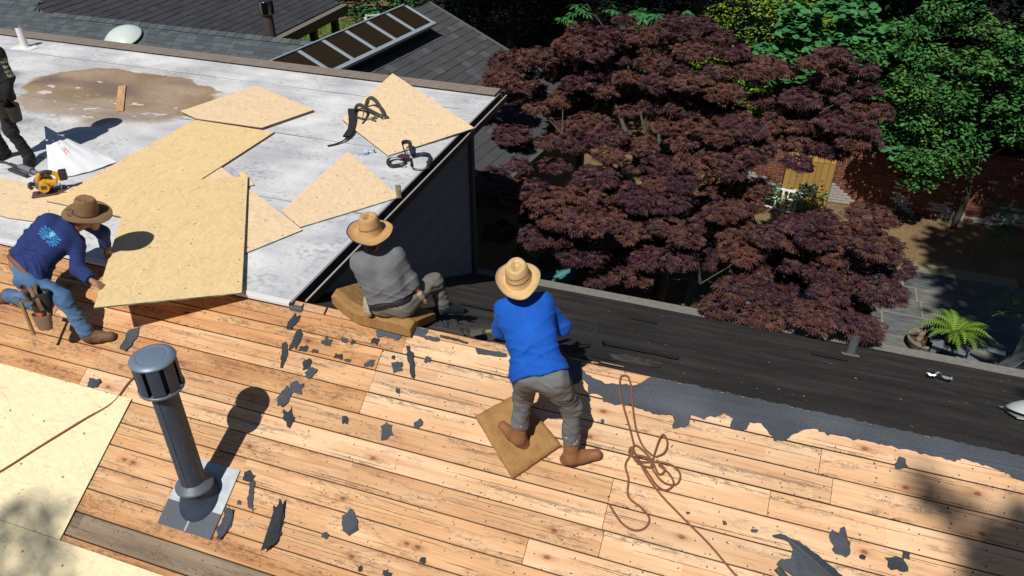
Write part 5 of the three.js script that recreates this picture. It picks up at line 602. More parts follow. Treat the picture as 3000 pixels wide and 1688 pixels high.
function handBones(w, dir, palmN, s, curl, glove = 0) { // w wrist, dir along the hand, palmN out of the palm, s = +-1 thumb side
  const d = dir.clone().normalize(), n = palmN.clone().addScaledVector(d, -palmN.dot(d)).normalize(), x = d.clone().cross(n).multiplyScalar(s), at = (a, b, c) => w.clone().addScaledVector(d, a).addScaledVector(x, b).addScaledVector(n, c), L = [], gr = glove;
  L.push([at(0.0, 0, 0), at(0.045, 0.0, 0), 0.026 + gr, 0.026 + gr]); for (const b of [-0.026, -0.009, 0.009, 0.026]) L.push([at(0.03, b * 0.7, 0), at(0.088, b, 0), 0.015 + gr, 0.0115 + gr]);
  [[-0.029, 0.062], [-0.0098, 0.078], [0.0098, 0.086], [0.029, 0.078]].forEach(([b, len], i) => { let p = at(0.09, b, 0), ang = curl * (0.35 + 0.05 * i); for (let k = 0; k < 3; k++) { const l = len * [0.45, 0.32, 0.23][k]; const dd = d.clone().multiplyScalar(Math.cos(ang)).addScaledVector(n, Math.sin(ang)).addScaledVector(x, b * 1.6), q = p.clone().addScaledVector(dd, l); L.push([p, q, 0.0096 - 0.0008 * k + gr, 0.0088 - 0.0008 * k + gr]); p = q; ang += curl * 0.55; } });
  let p = at(0.022, 0.026, 0.006); for (let k = 0; k < 3; k++) { const l = [0.038, 0.032, 0.026][k], dd = d.clone().multiplyScalar(0.62 + 0.12 * k).addScaledVector(x, 0.62 - 0.18 * k).addScaledVector(n, 0.3 + 0.2 * curl * k).normalize(), q = p.clone().addScaledVector(dd, l); L.push([p, q, 0.0125 - 0.0012 * k + gr, 0.0115 - 0.0012 * k + gr]); p = q; }
  return L;
}
// J: joints in world space; o: looks
function person(label, J, o) {
  const O = J.hip.clone(); O.y = o.baseY; const t = thing('person', label, 'person', O), j = {}; for (const k in J) j[k] = J[k].clone().sub(O);
  const spine = j.neck.clone().sub(j.hip).normalize(), acr = j.rSh.clone().sub(j.lSh).normalize(), fwd = spine.clone().cross(acr).multiplyScalar(-1).normalize(), across = fwd.clone().cross(spine).multiplyScalar(1).normalize(); if (across.dot(acr) < 0) across.negate();
  const bk = o.fwd ? V(...o.fwd).normalize() : fwd, hw = o.build || 1;
  const mid = j.hip.clone().lerp(j.neck, 0.5).addScaledVector(bk, -0.03 * (o.hunch ?? 1)), chest = j.hip.clone().lerp(j.neck, 0.78).addScaledVector(bk, -0.02 * (o.hunch ?? 1));
  const T = []; for (const s of [-1, 1]) { const a = across.clone().multiplyScalar(s); T.push([j.hip.clone().addScaledVector(a, 0.075 * hw), mid.clone().addScaledVector(a, 0.062 * hw), 0.105 * hw, 0.096 * hw], [mid.clone().addScaledVector(a, 0.062 * hw), chest.clone().addScaledVector(a, 0.082 * hw), 0.096 * hw, 0.102 * hw], [chest.clone().addScaledVector(a, 0.08 * hw), j.neck.clone().addScaledVector(spine, -0.06).addScaledVector(a, 0.06), 0.1 * hw, 0.075]); }
  T.push([j.lSh, j.neck.clone().addScaledVector(spine, -0.035), 0.056, 0.066], [j.rSh, j.neck.clone().addScaledVector(spine, -0.035), 0.056, 0.066]);
  const arms = [[j.lSh, j.lEl, 0.051, 0.04], [j.lEl, j.lWr, 0.039, 0.027], [j.rSh, j.rEl, 0.051, 0.04], [j.rEl, j.rWr, 0.039, 0.027]];
  const hipB = [[j.lHip, j.rHip, 0.098, 0.098]], legs = [[j.lHip, j.lKn, 0.084, 0.055], [j.lKn, j.lAn, 0.054, 0.038], [j.rHip, j.rKn, 0.084, 0.055], [j.rKn, j.rAn, 0.054, 0.038]];
  const feet = [[j.lAn, j.lToe, 0.04, 0.034], [j.rAn, j.rToe, 0.04, 0.034]];
  // body (skin) with head and hands
  const hc = j.head, up = V(...(o.up || [0, 1, 0])).normalize(), face = V(...o.face).addScaledVector(up, -V(...o.face).dot(up)).normalize(), side = up.clone().cross(face).normalize(), hp = (a, b, c) => hc.clone().addScaledVector(side, a).addScaledVector(up, b).addScaledVector(face, c);
  const headB = [[hp(0, 0.03, -0.02), hp(0, 0.02, 0.02), 0.088, 0.082], [hp(0, -0.045, 0.04), hp(0, -0.085, 0.06), 0.06, 0.04], [j.neck.clone().addScaledVector(spine, -0.05), hp(0, -0.06, -0.02), 0.06, 0.055], [hp(0, 0.0, 0.095), hp(0, -0.03, 0.112), 0.009, 0.014], [hp(0.03, 0.022, 0.085), hp(-0.03, 0.022, 0.085), 0.012, 0.012], [hp(-0.02, -0.062, 0.085), hp(0.02, -0.062, 0.085), 0.01, 0.01]];
  for (const s of [-1, 1]) headB.push([hp(s * 0.084, 0.01, -0.005), hp(s * 0.088, -0.03, 0.0), 0.017, 0.011]);
  const headG = netMesh(...bounds(headB, 0.02), 0.006, (p) => { let d = union(headB, 0.022)(p); for (const s of [-1, 1]) { const e = hp(s * 0.033, 0.0, 0.092); d = Math.max(d, -(p.distanceTo(e) - 0.013)); } return d; });
  const bodyB = [...T, ...arms, ...hipB, ...legs, ...feet].map((b) => [b[0], b[1], b[2] * 0.82, b[3] * 0.82]); const bodyG = netMesh(...bounds(bodyB, 0.03), 0.016, union(bodyB, 0.05));
  const hands = []; for (const [w, hd] of [[j.lWr, o.lHand], [j.rWr, o.rHand]]) { const hb = handBones(w, V(...hd.d), V(...hd.n), hd.s, hd.curl, o.gloves ? 0.003 : 0); hands.push(netMesh(...bounds(hb, 0.015), 0.0042, union(hb, 0.01))); }
  part('body', merged(o.gloves ? [headG, bodyG] : [headG, bodyG, ...hands]), o.skin, t);
  if (o.gloves) hands.forEach((g) => part('glove', g, o.gloves, t));
  for (const s of [-1, 1]) part('eye', new THREE.SphereGeometry(0.0115, 12, 10).translate(...hp(s * 0.033, 0.0, 0.086).toArray()), std([0.2, 0.18, 0.16], 0.3), t);
  // hair
  const hairB = [[hp(0, 0.035, -0.022), hp(0, 0.03, 0.01), 0.083, 0.08], [hp(0, -0.01, -0.05), hp(0, -0.06, -0.055), 0.058, 0.048]]; part('hair', netMesh(...bounds(hairB, 0.02), 0.008, (p) => { const q = p.clone().sub(hc); const d = union(hairB, 0.03)(p); return Math.max(d, q.dot(face) - 0.045 - 0.6 * Math.max(0, q.dot(up))); }), std([0.012, 0.01, 0.009], 0.7), t);
  // shirt
  const hipD = union([...hipB.map((b) => [b[0], b[1], b[2] + 0.019, b[3] + 0.019]), [j.hip.clone().addScaledVector(spine, 0.03).addScaledVector(across, -0.06), j.hip.clone().addScaledVector(spine, 0.03).addScaledVector(across, 0.06), 0.122, 0.122], ...legs.filter((b, i) => i % 2 === 0).map((b) => [b[0], b[0].clone().lerp(b[1], 0.25), b[2] + 0.022, b[2] + 0.02])], 0.05), torsoD = union(T, 0.05), armB = arms.map((b, i) => [b[0], b[1], b[2] + (o.sleeve ?? 0.012), b[3] + (o.sleeve ?? 0.012) + (i % 2 ? 0.004 : 0)]), armD = union(armB, 0.04), hem = o.hem ?? -0.07, cutN = spine, hipP = j.hip.clone().addScaledVector(spine, hem);
  const folds = [[0.07, 0.45, 0.011, 1.0], [0.12, -0.35, 0.012, 0.9], [0.155, 0.5, 0.012, 1.1], [0.2, 0.6, 0.012, 0.9], [0.21, -0.4, 0.013, 0.8], [0.26, 0.7, 0.014, 0.7], [0.3, -0.5, 0.014, 0.5], [0.36, 0.6, 0.015, 0.45], [0.42, -0.8, 0.016, 0.4]];
  const wr = (p, k) => { const s = p.dot(spine), a = p.dot(across), low = sm(0.34, 0.05, s - j.hip.dot(spine)); const sd = Math.sign(a + 0.02), f1 = 1 - Math.abs(N3(a * 2.2 - s, s * 11 + Math.abs(a) * 9 + sd, 3 + sd)) * 2.6, f2 = 1 - Math.abs(N3(a * 3 + 9, s * 17 + a * 5, p.z * 3)) * 3; let fd = 0; const sl = s - j.hip.dot(spine), al = a - j.hip.dot(across); for (let i = 0; i < folds.length; i++) { const [c, m, w, q] = folds[i], e = (sl + m * al - c + 0.012 * N3(al * 14, sl * 6, i * 3.7)) / w; fd += q * Math.exp(-e * e) * (0.35 + 0.65 * sm(-0.25, 0.25, N3(al * 7 + i * 5.1, i * 2.3, 1))); } return k * (fd + (0.1 + 0.5 * low) * Math.max(0, f1) * 0.6 + 0.45 * N3(p.x * 9, p.y * 9, p.z * 9)); };
  const cuffs = [[j.lWr, j.lEl], [j.rWr, j.rEl]].map(([w, e]) => [w.clone().lerp(e, o.cuff ?? 0.08), w.clone().sub(e).normalize(), w]);
  const neckN = spine.clone().addScaledVector(bk, 0.35).normalize(), neckP = j.neck.clone().addScaledVector(spine, 0.035);
  const shirtD = (p) => { let a = armD(p); for (const [c, d, w] of cuffs) if (p.distanceToSquared(w) < 0.09) { const q = (p.x - c.x) * d.x + (p.y - c.y) * d.y + (p.z - c.z) * d.z; if (p.distanceTo(w) < 0.2) a = Math.max(a, q); } let d = smin(smin(torsoD(p) - 0.016, hipD(p), 0.04), a, 0.045); d -= wr(p, o.wrinkle ?? 0.007); d = Math.max(d, -((p.x - hipP.x) * cutN.x + (p.y - hipP.y) * cutN.y + (p.z - hipP.z) * cutN.z) - 0.006 * Math.sin(p.x * 30)); return Math.max(d, (p.x - neckP.x) * neckN.x + (p.y - neckP.y) * neckN.y + (p.z - neckP.z) * neckN.z); };
  // keep the hem cut from trimming lowered arms
  const shirtF = (p) => { let a = armD(p); for (const [c, d, w] of cuffs) if (p.distanceTo(w) < 0.2) a = Math.max(a, (p.x - c.x) * d.x + (p.y - c.y) * d.y + (p.z - c.z) * d.z); return Math.min(shirtD(p), a - wr(p, 0.006)); };
  const frame = { hip: j.hip, spine, across, bk };
  const shirt = part('shirt', netMesh(...bounds([...T, ...arms], 0.045), o.cell || 0.011, shirtF, o.print && ((p) => o.print(p, frame))), o.shirt, t);
  // trousers
  const legB = legs.map((b, i) => [b[0], b[1], b[2] + 0.004, b[3] + (i % 2 ? 0.024 : 0.014)]), trB = [...hipB.map((b) => [b[0], b[1], b[2] + 0.002, b[3] + 0.002]), ...legB, [j.hip.clone().addScaledVector(spine, 0.03).addScaledVector(across, -0.06), j.hip.clone().addScaledVector(spine, 0.03).addScaledVector(across, 0.06), 0.098, 0.098]], pelB = [trB[0], trB[trB.length - 1], ...legs.filter((b, i) => i % 2 === 0).map((b) => [b[0], b[0].clone().lerp(b[1], 0.3), b[2] + 0.002, b[2]])], pelD = union(pelB, 0.05), thighB = legB.map((b, i) => i % 2 ? b : [b[0].clone().lerp(b[1], 0.3), b[1], lerp(b[2], b[3], 0.3), b[3]]), thD = union(thighB, 0.05), ank = [[j.lAn, j.lKn], [j.rAn, j.rKn]].map(([a, k]) => [a.clone().lerp(k, o.trouserCut ?? 0.06), a.clone().sub(k).normalize(), a]), wst = j.hip.clone().addScaledVector(spine, o.waist ?? 0.06);
  part('trousers', netMesh(...bounds(trB, 0.04), o.cell || 0.011, (p) => { const wc = (p.x - wst.x) * spine.x + (p.y - wst.y) * spine.y + (p.z - wst.z) * spine.z; let d = smin(Math.max(pelD(p), wc), thD(p), 0.05) - 0.01 * N3(p.x * 13, p.y * 24, p.z * 13) - 0.009 * Math.max(0, 1 - 2.8 * Math.abs(N3(p.x * 6 + p.y * 9, p.y * 17 + p.x * 8, p.z * 7))); for (const [c, q, a] of ank) if (p.distanceTo(a) < 0.24) d = Math.max(d, (p.x - c.x) * q.x + (p.y - c.y) * q.y + (p.z - c.z) * q.z); return d; }, o.legTone), o.trousers, t);
  // boots
  for (const [a, toe, k] of [[j.lAn, j.lToe, j.lKn], [j.rAn, j.rToe, j.rKn]]) { const sh = k.clone().sub(a).normalize(), fd = toe.clone().sub(a), N = V(...(o.floorN || [0, 1, 0])), fl = fd.clone().addScaledVector(N, -fd.dot(N)).normalize(), sole = Math.min(toe.dot(N) - 0.034, a.dot(N) - 0.07), heel = a.clone().addScaledVector(fl, -0.045), set = (p, h) => p.clone().addScaledVector(N, sole + h - p.dot(N)), tp = a.clone().addScaledVector(fl, 0.19);
    const bb = [[a.clone().addScaledVector(sh, 0.2), a, 0.06, 0.054], [a, set(heel, 0.045), 0.052, 0.046], [a, set(a.clone().addScaledVector(fl, 0.08), 0.055), 0.05, 0.05], [set(a.clone().addScaledVector(fl, 0.06), 0.055), set(tp, 0.045), 0.05, 0.042]], bd = union(bb, 0.03), topP = a.clone().addScaledVector(sh, o.bootH ?? 0.13);
    const bg = netMesh(...bounds(bb, 0.02), 0.009, (p) => { let d = bd(p) - 0.004 * N3(p.x * 28, p.y * 28, p.z * 28); d = Math.max(d, sole + 0.012 - p.dot(N)); return Math.max(d, (p.x - topP.x) * sh.x + (p.y - topP.y) * sh.y + (p.z - topP.z) * sh.z); }); const bt = part('boot', bg, o.boot, t);
    const sb = bb.slice(1).map((b) => [b[0], b[1], b[2] + 0.004, b[3] + 0.004]), sd = union(sb, 0.03); part('boot_sole', netMesh(...bounds(sb, 0.02), 0.009, (p) => Math.max(sd(p), sole - p.dot(N), p.dot(N) - sole - 0.022)), o.soleMat || std([0.05, 0.042, 0.035], 0.8), bt); }
  // belt
  if (o.belt) { const bp = j.hip.clone().addScaledVector(spine, o.beltAt ?? 0.03), bf = union([...T, trB[0], trB[trB.length - 1]], 0.05); part('belt', netMesh(...bounds(T, 0.05), 0.009, (p) => Math.max(bf(p) - 0.013, Math.abs((p.x - bp.x) * spine.x + (p.y - bp.y) * spine.y + (p.z - bp.z) * spine.z) - 0.022)), o.belt, t); }
  if (o.hat) { const h = o.hat; const hu = V(...(o.hatUp || o.up || [0, 1, 0])).normalize(), hf = face.clone().addScaledVector(hu, -face.dot(hu)).normalize(); h.quaternion.setFromRotationMatrix(new THREE.Matrix4().makeBasis(hf.clone().cross(hu).normalize(), hu, hf.clone().negate())); h.position.copy(hc.clone().addScaledVector(hu, 0.05).addScaledVector(hf, -0.008)); h.scale.setScalar(o.hatScale ?? 0.9); t.add(h); }
  return { t, j, spine, across, bk };
}
const Q = (s) => V(...s);
const skinM = std([0.36, 0.19, 0.11], 0.6), denim = new THREE.MeshStandardMaterial({ color: 0xffffff, roughness: 0.9, vertexColors: true });
const cloth = (c, r = 0.85) => phys(c, r, { sheen: 0.25, sheenRoughness: 0.6, sheenColor: new THREE.Color(0.5, 0.5, 0.55), specularIntensity: 0.3 });
const fade = (a, b, s) => (p) => { const f = clamp(0.5 + 0.9 * fbm(p.x * 5, p.y * 4, p.z * 5 + s, 3)), g = 0.1 * N3(p.x * 60, p.y * 60, p.z * 60); return mixc(a, b, clamp(f + g)); };

// worker in bright blue, standing with his back to us and reaching over the ridge
const strawA = strawTex([226, 196, 144], [176, 134, 82], [0.30, 0.385], 3), strawB = strawTex([218, 178, 122], [156, 110, 66], [0.36], 9), strawC = strawTex([150, 116, 82], [104, 76, 50], [], 14);
const pBlue = person('worker in bright blue shirt and straw hat standing on a foam pad', {
  hip: Q([2.545, 0.53, 0.82]), neck: Q([2.325, 0.905, 0.52]), head: Q([2.30, 1.06, 0.535]), lSh: Q([2.215, 0.862, 0.58]), rSh: Q([2.448, 0.9, 0.488]), lEl: Q([2.145, 0.605, 0.495]), rEl: Q([2.575, 0.665, 0.41]), lWr: Q([2.24, 0.47, 0.32]), rWr: Q([2.46, 0.54, 0.22]),
  lHip: Q([2.455, 0.52, 0.81]), rHip: Q([2.635, 0.52, 0.81]), lKn: Q([2.379, 0.165, 0.67]), rKn: Q([2.735, 0.15, 0.64]), lAn: Q([2.356, -0.215, 0.708]), rAn: Q([2.767, -0.285, 0.702]), lToe: Q([2.255, -0.30, 0.60]), rToe: Q([2.955, -0.30, 0.60])
}, { baseY: -0.45, fwd: [-0.35, -0.3, -0.9], up: [-0.03, 0.97, 0.1], face: [-0.3, -0.25, -0.9], hatScale: 0.86, hatUp: [-0.06, 0.965, 0.24], floorN: DNRM.toArray(), skin: skinM, shirt: phys([1, 1, 1], 0.8, { vertexColors: true, sheen: 0.2, sheenRoughness: 0.6, sheenColor: new THREE.Color(0.4, 0.5, 0.7), specularIntensity: 0.25 }), print: fade([0.009, 0.082, 0.42], [0.016, 0.125, 0.58], 21), trousers: denim, legTone: (p) => N3(p.x * 34, p.y * 30, p.z * 34) > 0.5 && p.y < 0.45 ? [0.45, 0.47, 0.48] : fade([0.09, 0.09, 0.09], [0.2, 0.2, 0.205], 3)(p), boot: std([0.27, 0.115, 0.05], 0.65), soleMat: std([0.12, 0.09, 0.06], 0.8), bootH: 0.15, trouserCut: 0.3, build: 0.9, waist: 0.03, hem: 0.005, wrinkle: 0.013, sleeve: 0.02, cuff: -0.1,
  lHand: { d: [-0.2, -0.5, -0.6], n: [0.7, -0.3, 0.2], s: 1, curl: 1.3 }, rHand: { d: [-0.4, -0.3, -0.7], n: [-0.7, -0.4, 0.2], s: -1, curl: 1.3 },
  hat: makeHat({ tex: strawA, R: 0.182, side: 0.028, fb: -0.022, twist: 0.01, lop: -0.012, wave: 0.008, ph: 0.6, edge: std([0.4, 0.3, 0.19], 0.8) }) });
// worker in grey, sitting at the ridge
person('worker in grey shirt and straw hat sitting on a foam pad at the ridge', {
  hip: Q([0.985, 0.2, -0.03]), neck: Q([0.865, 0.655, -0.075]), head: Q([0.83, 0.805, -0.085]), lSh: Q([0.745, 0.6, 0.005]), rSh: Q([1.015, 0.645, -0.115]), lEl: Q([0.70, 0.40, -0.10]), rEl: Q([1.125, 0.42, -0.13]), lWr: Q([0.79, 0.27, 0.03]), rWr: Q([1.195, 0.285, -0.14]),
  lHip: Q([0.895, 0.2, -0.02]), rHip: Q([1.075, 0.2, -0.05]), lKn: Q([0.80, 0.22, -0.38]), rKn: Q([1.215, 0.26, -0.40]), lAn: Q([0.86, -0.14, -0.48]), rAn: Q([1.27, -0.05, -0.45]), lToe: Q([0.86, -0.27, -0.62]), rToe: Q([1.36, -0.15, -0.56])
}, { baseY: 0.02, fwd: [-0.1, 0.1, -1], up: [-0.1, 0.97, 0.0], face: [-0.15, -0.3, -1], hatUp: [-0.02, 0.985, 0.0], floorN: FN.toArray(), skin: skinM, gloves: std([0.42, 0.33, 0.22], 0.8), shirt: phys([1, 1, 1], 0.85, { vertexColors: true, sheen: 0.2, sheenColor: new THREE.Color(0.5, 0.5, 0.55), specularIntensity: 0.25 }), print: fade([0.13, 0.14, 0.155], [0.2, 0.21, 0.225], 33), trousers: denim, legTone: fade([0.13, 0.12, 0.1], [0.2, 0.19, 0.165], 9), boot: std([0.02, 0.025, 0.04], 0.6), hem: 0.075, waist: 0.06, belt: std([0.012, 0.012, 0.014], 0.6), beltAt: 0.05, wrinkle: 0.008, sleeve: 0.014, cuff: 0.5,
  lHand: { d: [0.1, -0.6, 0.5], n: [0.5, -0.5, -0.5], s: -1, curl: 0.7 }, rHand: { d: [0.06, -0.9, -0.2], n: [-0.3, -0.3, -0.9], s: -1, curl: 0.55 },
  hat: makeHat({ tex: strawB, R: 0.212, side: 0.016, fb: -0.01, twist: -0.012, lop: -0.018, wave: 0.007, ph: 2.0, edge: std([0.05, 0.04, 0.04], 0.8) }) });
// kneeling worker in dark blue
const wings = (p, f) => { const q = p.clone().sub(f.hip), s = q.dot(f.spine), a = q.dot(f.across), d = q.dot(f.bk); const base = [0.012, 0.032, 0.165], n = 0.9 + 0.2 * N3(p.x * 30, p.y * 30, p.z * 30); let c = [base[0] * n, base[1] * n, base[2] * n]; if (d < 0.06) { const x = a, y = s - 0.385, r = Math.hypot(x, y), th = Math.atan2(y + 0.02, Math.abs(x) + 0.001); const feather = r > 0.03 && r < 0.1 && y > -0.06 && y < 0.045 && Math.abs(x) > 0.012 && Math.sin(th * 22 + r * 26) > 0.05; const core = Math.hypot(x * 1.1, y - 0.012) < 0.027 + 0.01 * Math.sin(th * 6); if (core) c = N3(x * 90, y * 90, 2) > -0.1 ? [0.08, 0.45, 0.75] : [0.25, 0.55, 0.6]; else if (feather) c = [0.03, 0.28, 0.62]; } return c; };
const pKn = person('kneeling worker in dark blue shirt, brown hat and tool belt gripping the big sheet', {
  hip: Q([-2.345, 0.215, 0.572]), neck: Q([-2.10, 0.50, 0.19]), head: Q([-1.975, 0.565, 0.075]), lSh: Q([-2.085, 0.56, 0.11]), rSh: Q([-2.02, 0.385, 0.24]), lEl: Q([-1.96, 0.36, 0.0]), rEl: Q([-1.93, 0.21, 0.40]), lWr: Q([-1.99, 0.185, 0.0]), rWr: Q([-1.715, 0.165, 0.47]),
  lHip: Q([-2.40, 0.2, 0.5]), rHip: Q([-2.28, 0.18, 0.64]), lKn: Q([-2.44, -0.2, 0.53]), rKn: Q([-1.885, 0.06, 0.665]), lAn: Q([-2.83, -0.215, 0.5]), rAn: Q([-1.745, -0.295, 0.679]), lToe: Q([-2.98, -0.3, 0.52]), rToe: Q([-1.58, -0.33, 0.60])
}, { baseY: -0.4, fwd: [0.45, -0.75, -0.2], hunch: 1.6, build: 1.02, up: [0.3, 0.9, -0.25], face: [0.6, -0.5, -0.5], hatUp: [0.2, 0.965, 0.0], floorN: DNRM.toArray(), skin: skinM, shirt: phys([1, 1, 1], 0.85, { vertexColors: true, sheen: 0.2, sheenColor: new THREE.Color(0.4, 0.45, 0.6) }), print: wings, cell: 0.009, trousers: denim, legTone: fade([0.035, 0.1, 0.24], [0.13, 0.24, 0.4], 5), boot: std([0.16, 0.09, 0.05], 0.7), hem: 0.035, waist: 0.03, belt: std([0.17, 0.075, 0.04], 0.6), beltAt: 0.012, wrinkle: 0.012, sleeve: 0.018, cuff: 0.12, bootH: 0.12, trouserCut: 0.02,
  lHand: { d: [0.25, -0.5, 0.0], n: [0.6, 0.3, 0.1], s: 1, curl: 1.1 }, rHand: { d: [0.9, -0.25, 0.1], n: [0.3, -0.8, 0.2], s: 1, curl: 0.9 },
  hat: makeHat({ tex: strawC, R: 0.205, side: -0.004, fb: -0.03, twist: 0.014, lop: -0.01, wave: 0.006, ph: 1.1, edge: std([0.12, 0.085, 0.06], 0.8), band: std([0.06, 0.045, 0.035], 0.7), cord: true }) });
// worker in black at the left edge of the flat roof
const pBlk = person('worker in black clothes with tool pouches standing on the white roof', {
  hip: Q([-4.63, 0.83, -1.47]), neck: Q([-4.67, 1.36, -1.56]), head: Q([-4.65, 1.54, -1.6]), lSh: Q([-4.86, 1.3, -1.52]), rSh: Q([-4.49, 1.31, -1.57]), lEl: Q([-4.95, 1.05, -1.5]), rEl: Q([-4.44, 1.04, -1.56]), lWr: Q([-4.88, 0.82, -1.4]), rWr: Q([-4.47, 0.82, -1.45]),
  lHip: Q([-4.72, 0.81, -1.46]), rHip: Q([-4.55, 0.81, -1.48]), lKn: Q([-4.82, 0.44, -1.40]), rKn: Q([-4.55, 0.45, -1.42]), lAn: Q([-4.9, 0.115, -1.5]), rAn: Q([-4.47, 0.115, -1.47]), lToe: Q([-4.88, 0.065, -1.36]), rToe: Q([-4.40, 0.065, -1.36])
}, { baseY: WY, fwd: [0.2, 0, 1], hunch: 0.5, up: [0, 1, 0], face: [0.3, -0.3, 1], skin: skinM, shirt: phys([1, 1, 1], 0.85, { vertexColors: true }), print: (p, f) => { const q = p.clone().add(V(-4.63, WY, -1.47)), y = q.y; return q.x > -4.44 && y > 1.04 && y < 1.26 && q.z > -1.6 && q.z < -1.52 && Math.sin(y * 130) > -0.4 && N3(y * 60, q.z * 90, 3) > -0.15 ? [0.3, 0.34, 0.26] : [0.01, 0.01, 0.012]; }, trousers: std([0.018, 0.017, 0.017], 0.9), boot: std([0.012, 0.012, 0.012], 0.7), hem: -0.05, cuff: 0.05, bootH: 0.12, trouserCut: 0.02, belt: std([0.05, 0.04, 0.03], 0.7), beltAt: 0.03,
  lHand: { d: [0.1, -0.9, 0.3], n: [0.6, 0, 0.3], s: -1, curl: 0.8 }, rHand: { d: [0, -0.9, 0.3], n: [-0.6, 0, 0.3], s: 1, curl: 0.8 },
  hat: makeHat({ tex: strawC, R: 0.21, side: 0.01, fb: -0.02, twist: 0, lop: 0, wave: 0.006, ph: 0, edge: std([0.12, 0.085, 0.06], 0.8) }) });
// ---------------------------------------------------------------- things on the roofs
const foamTex = tex(256, 256, (u, v) => { const a = fbm(u * 5, v * 5, 3, 4), b = N3(u * 40, v * 40, 8), p = sm(0.3, 0.5, fbm(u * 8, v * 8, 20, 3)); return mixc(mixc([142, 106, 62], [174, 134, 82], clamp(0.5 + a + 0.3 * b)), [104, 72, 40], 0.6 * p); });
const foamMat = new THREE.MeshStandardMaterial({ map: foamTex, bumpMap: foamTex, bumpScale: 0.012, roughness: 0.95 });
// a slab on an (a, b) grid with a height field; shape(a, b, top) -> point
function slab(na, nb, shape, uvs = 1) { const P = [], U = [], I = [], w = nb + 1, push = (top) => { for (let i = 0; i <= na; i++) for (let k = 0; k <= nb; k++) { const p = shape(i / na, k / nb, top); P.push(p.x, p.y, p.z); U.push(i / na * uvs, k / nb * uvs); } }; push(true); push(false); const n = (na + 1) * w; for (let i = 0; i < na; i++) for (let k = 0; k < nb; k++) { const a = i * w + k; I.push(a, a + 1, a + w, a + 1, a + w + 1, a + w); I.push(n + a, n + a + w, n + a + 1, n + a + 1, n + a + w, n + a + w + 1); } const edge = (a, b) => I.push(a, a + n, b, b, a + n, b + n); for (let i = 0; i < na; i++) { edge(i * w, (i + 1) * w); edge((i + 1) * w + nb, i * w + nb); } for (let k = 0; k < nb; k++) { edge(k + 1, k); edge(na * w + k, na * w + k + 1); } const g = new THREE.BufferGeometry(); g.setAttribute('position', new THREE.Float32BufferAttribute(P, 3)); g.setAttribute('uv', new THREE.Float32BufferAttribute(U, 2)); g.setIndex(I); const h = toCreasedNormals(g, 0.7); return h; }
{ // flat pad under the standing man
  const C = [[1.943, 0.611], [2.367, 1.005], [2.665, 0.665], [2.224, 0.345]], r4 = 0.06;
  const g = slab(40, 40, (a, b, top) => { const e = Math.min(a, 1 - a, b, 1 - b), cr = (q) => q; let x = lerp(lerp(C[0][0], C[1][0], a), lerp(C[3][0], C[2][0], a), b), s = lerp(lerp(C[0][1], C[1][1], a), lerp(C[3][1], C[2][1], a), b); x += 0.006 * N3(a * 9, b * 9, 2); s += 0.006 * N3(a * 9, b * 9, 6); const round = Math.sqrt(clamp(e / 0.06)), dent = 0.02 * Math.exp(-(Math.pow((a - 0.52) / 0.12, 2) + Math.pow((b - 0.4) / 0.12, 2))); const crack = 0.012 * sm(0.12, 0.0, Math.abs(N3(a * 4 + 2, b * 4, 7))) * Math.exp(-(Math.pow((a - 0.45) / 0.25, 2) + Math.pow((b - 0.35) / 0.25, 2))); const bumps = 0.006 * fbm(a * 9, b * 9, 4, 3); return deckAt(x, s, top ? 0.055 + 0.03 * round + bumps - dent - crack : 0.006); });
  single('foam_pad', g, foamMat, 'square brown foam pad under the boots of the standing worker', 'foam pad');
}
{ // bent pad over the ridge under the seated man
  const g = slab(48, 30, (a, b, top) => { const x = lerp(0.46, 1.22, a), w = lerp(0.075, -0.33, b); const th = top ? 0.1 + 0.006 * fbm(a * 12, b * 8, 3, 3) : 0.0, zz = w + (b < 0.05 && top ? 0.012 * N3(a * 26, 3, 1) : 0); const roof = zz > 0 ? -zz * Math.tan(SL) : zz * 0.561; const ridge = lerp(roof, 0.02 - 0.25 * Math.abs(zz), 0.55); const lift = 0.12 * Math.pow(clamp((0.36 - a) / 0.36), 1.6), tip = Math.min(a, 1 - a); return V(x + 0.05 * (b - 0.5) - 0.03 * lift, ridge + 0.012 + lift + th * (0.75 + 0.25 * Math.sqrt(clamp(tip / 0.07))), zz - 0.35 * lift + 0.03 * (a - 0.5)); }, 2);
  single('foam_pad', g, foamMat, 'bent brown foam pad draped over the ridge under the seated worker', 'foam pad');
}
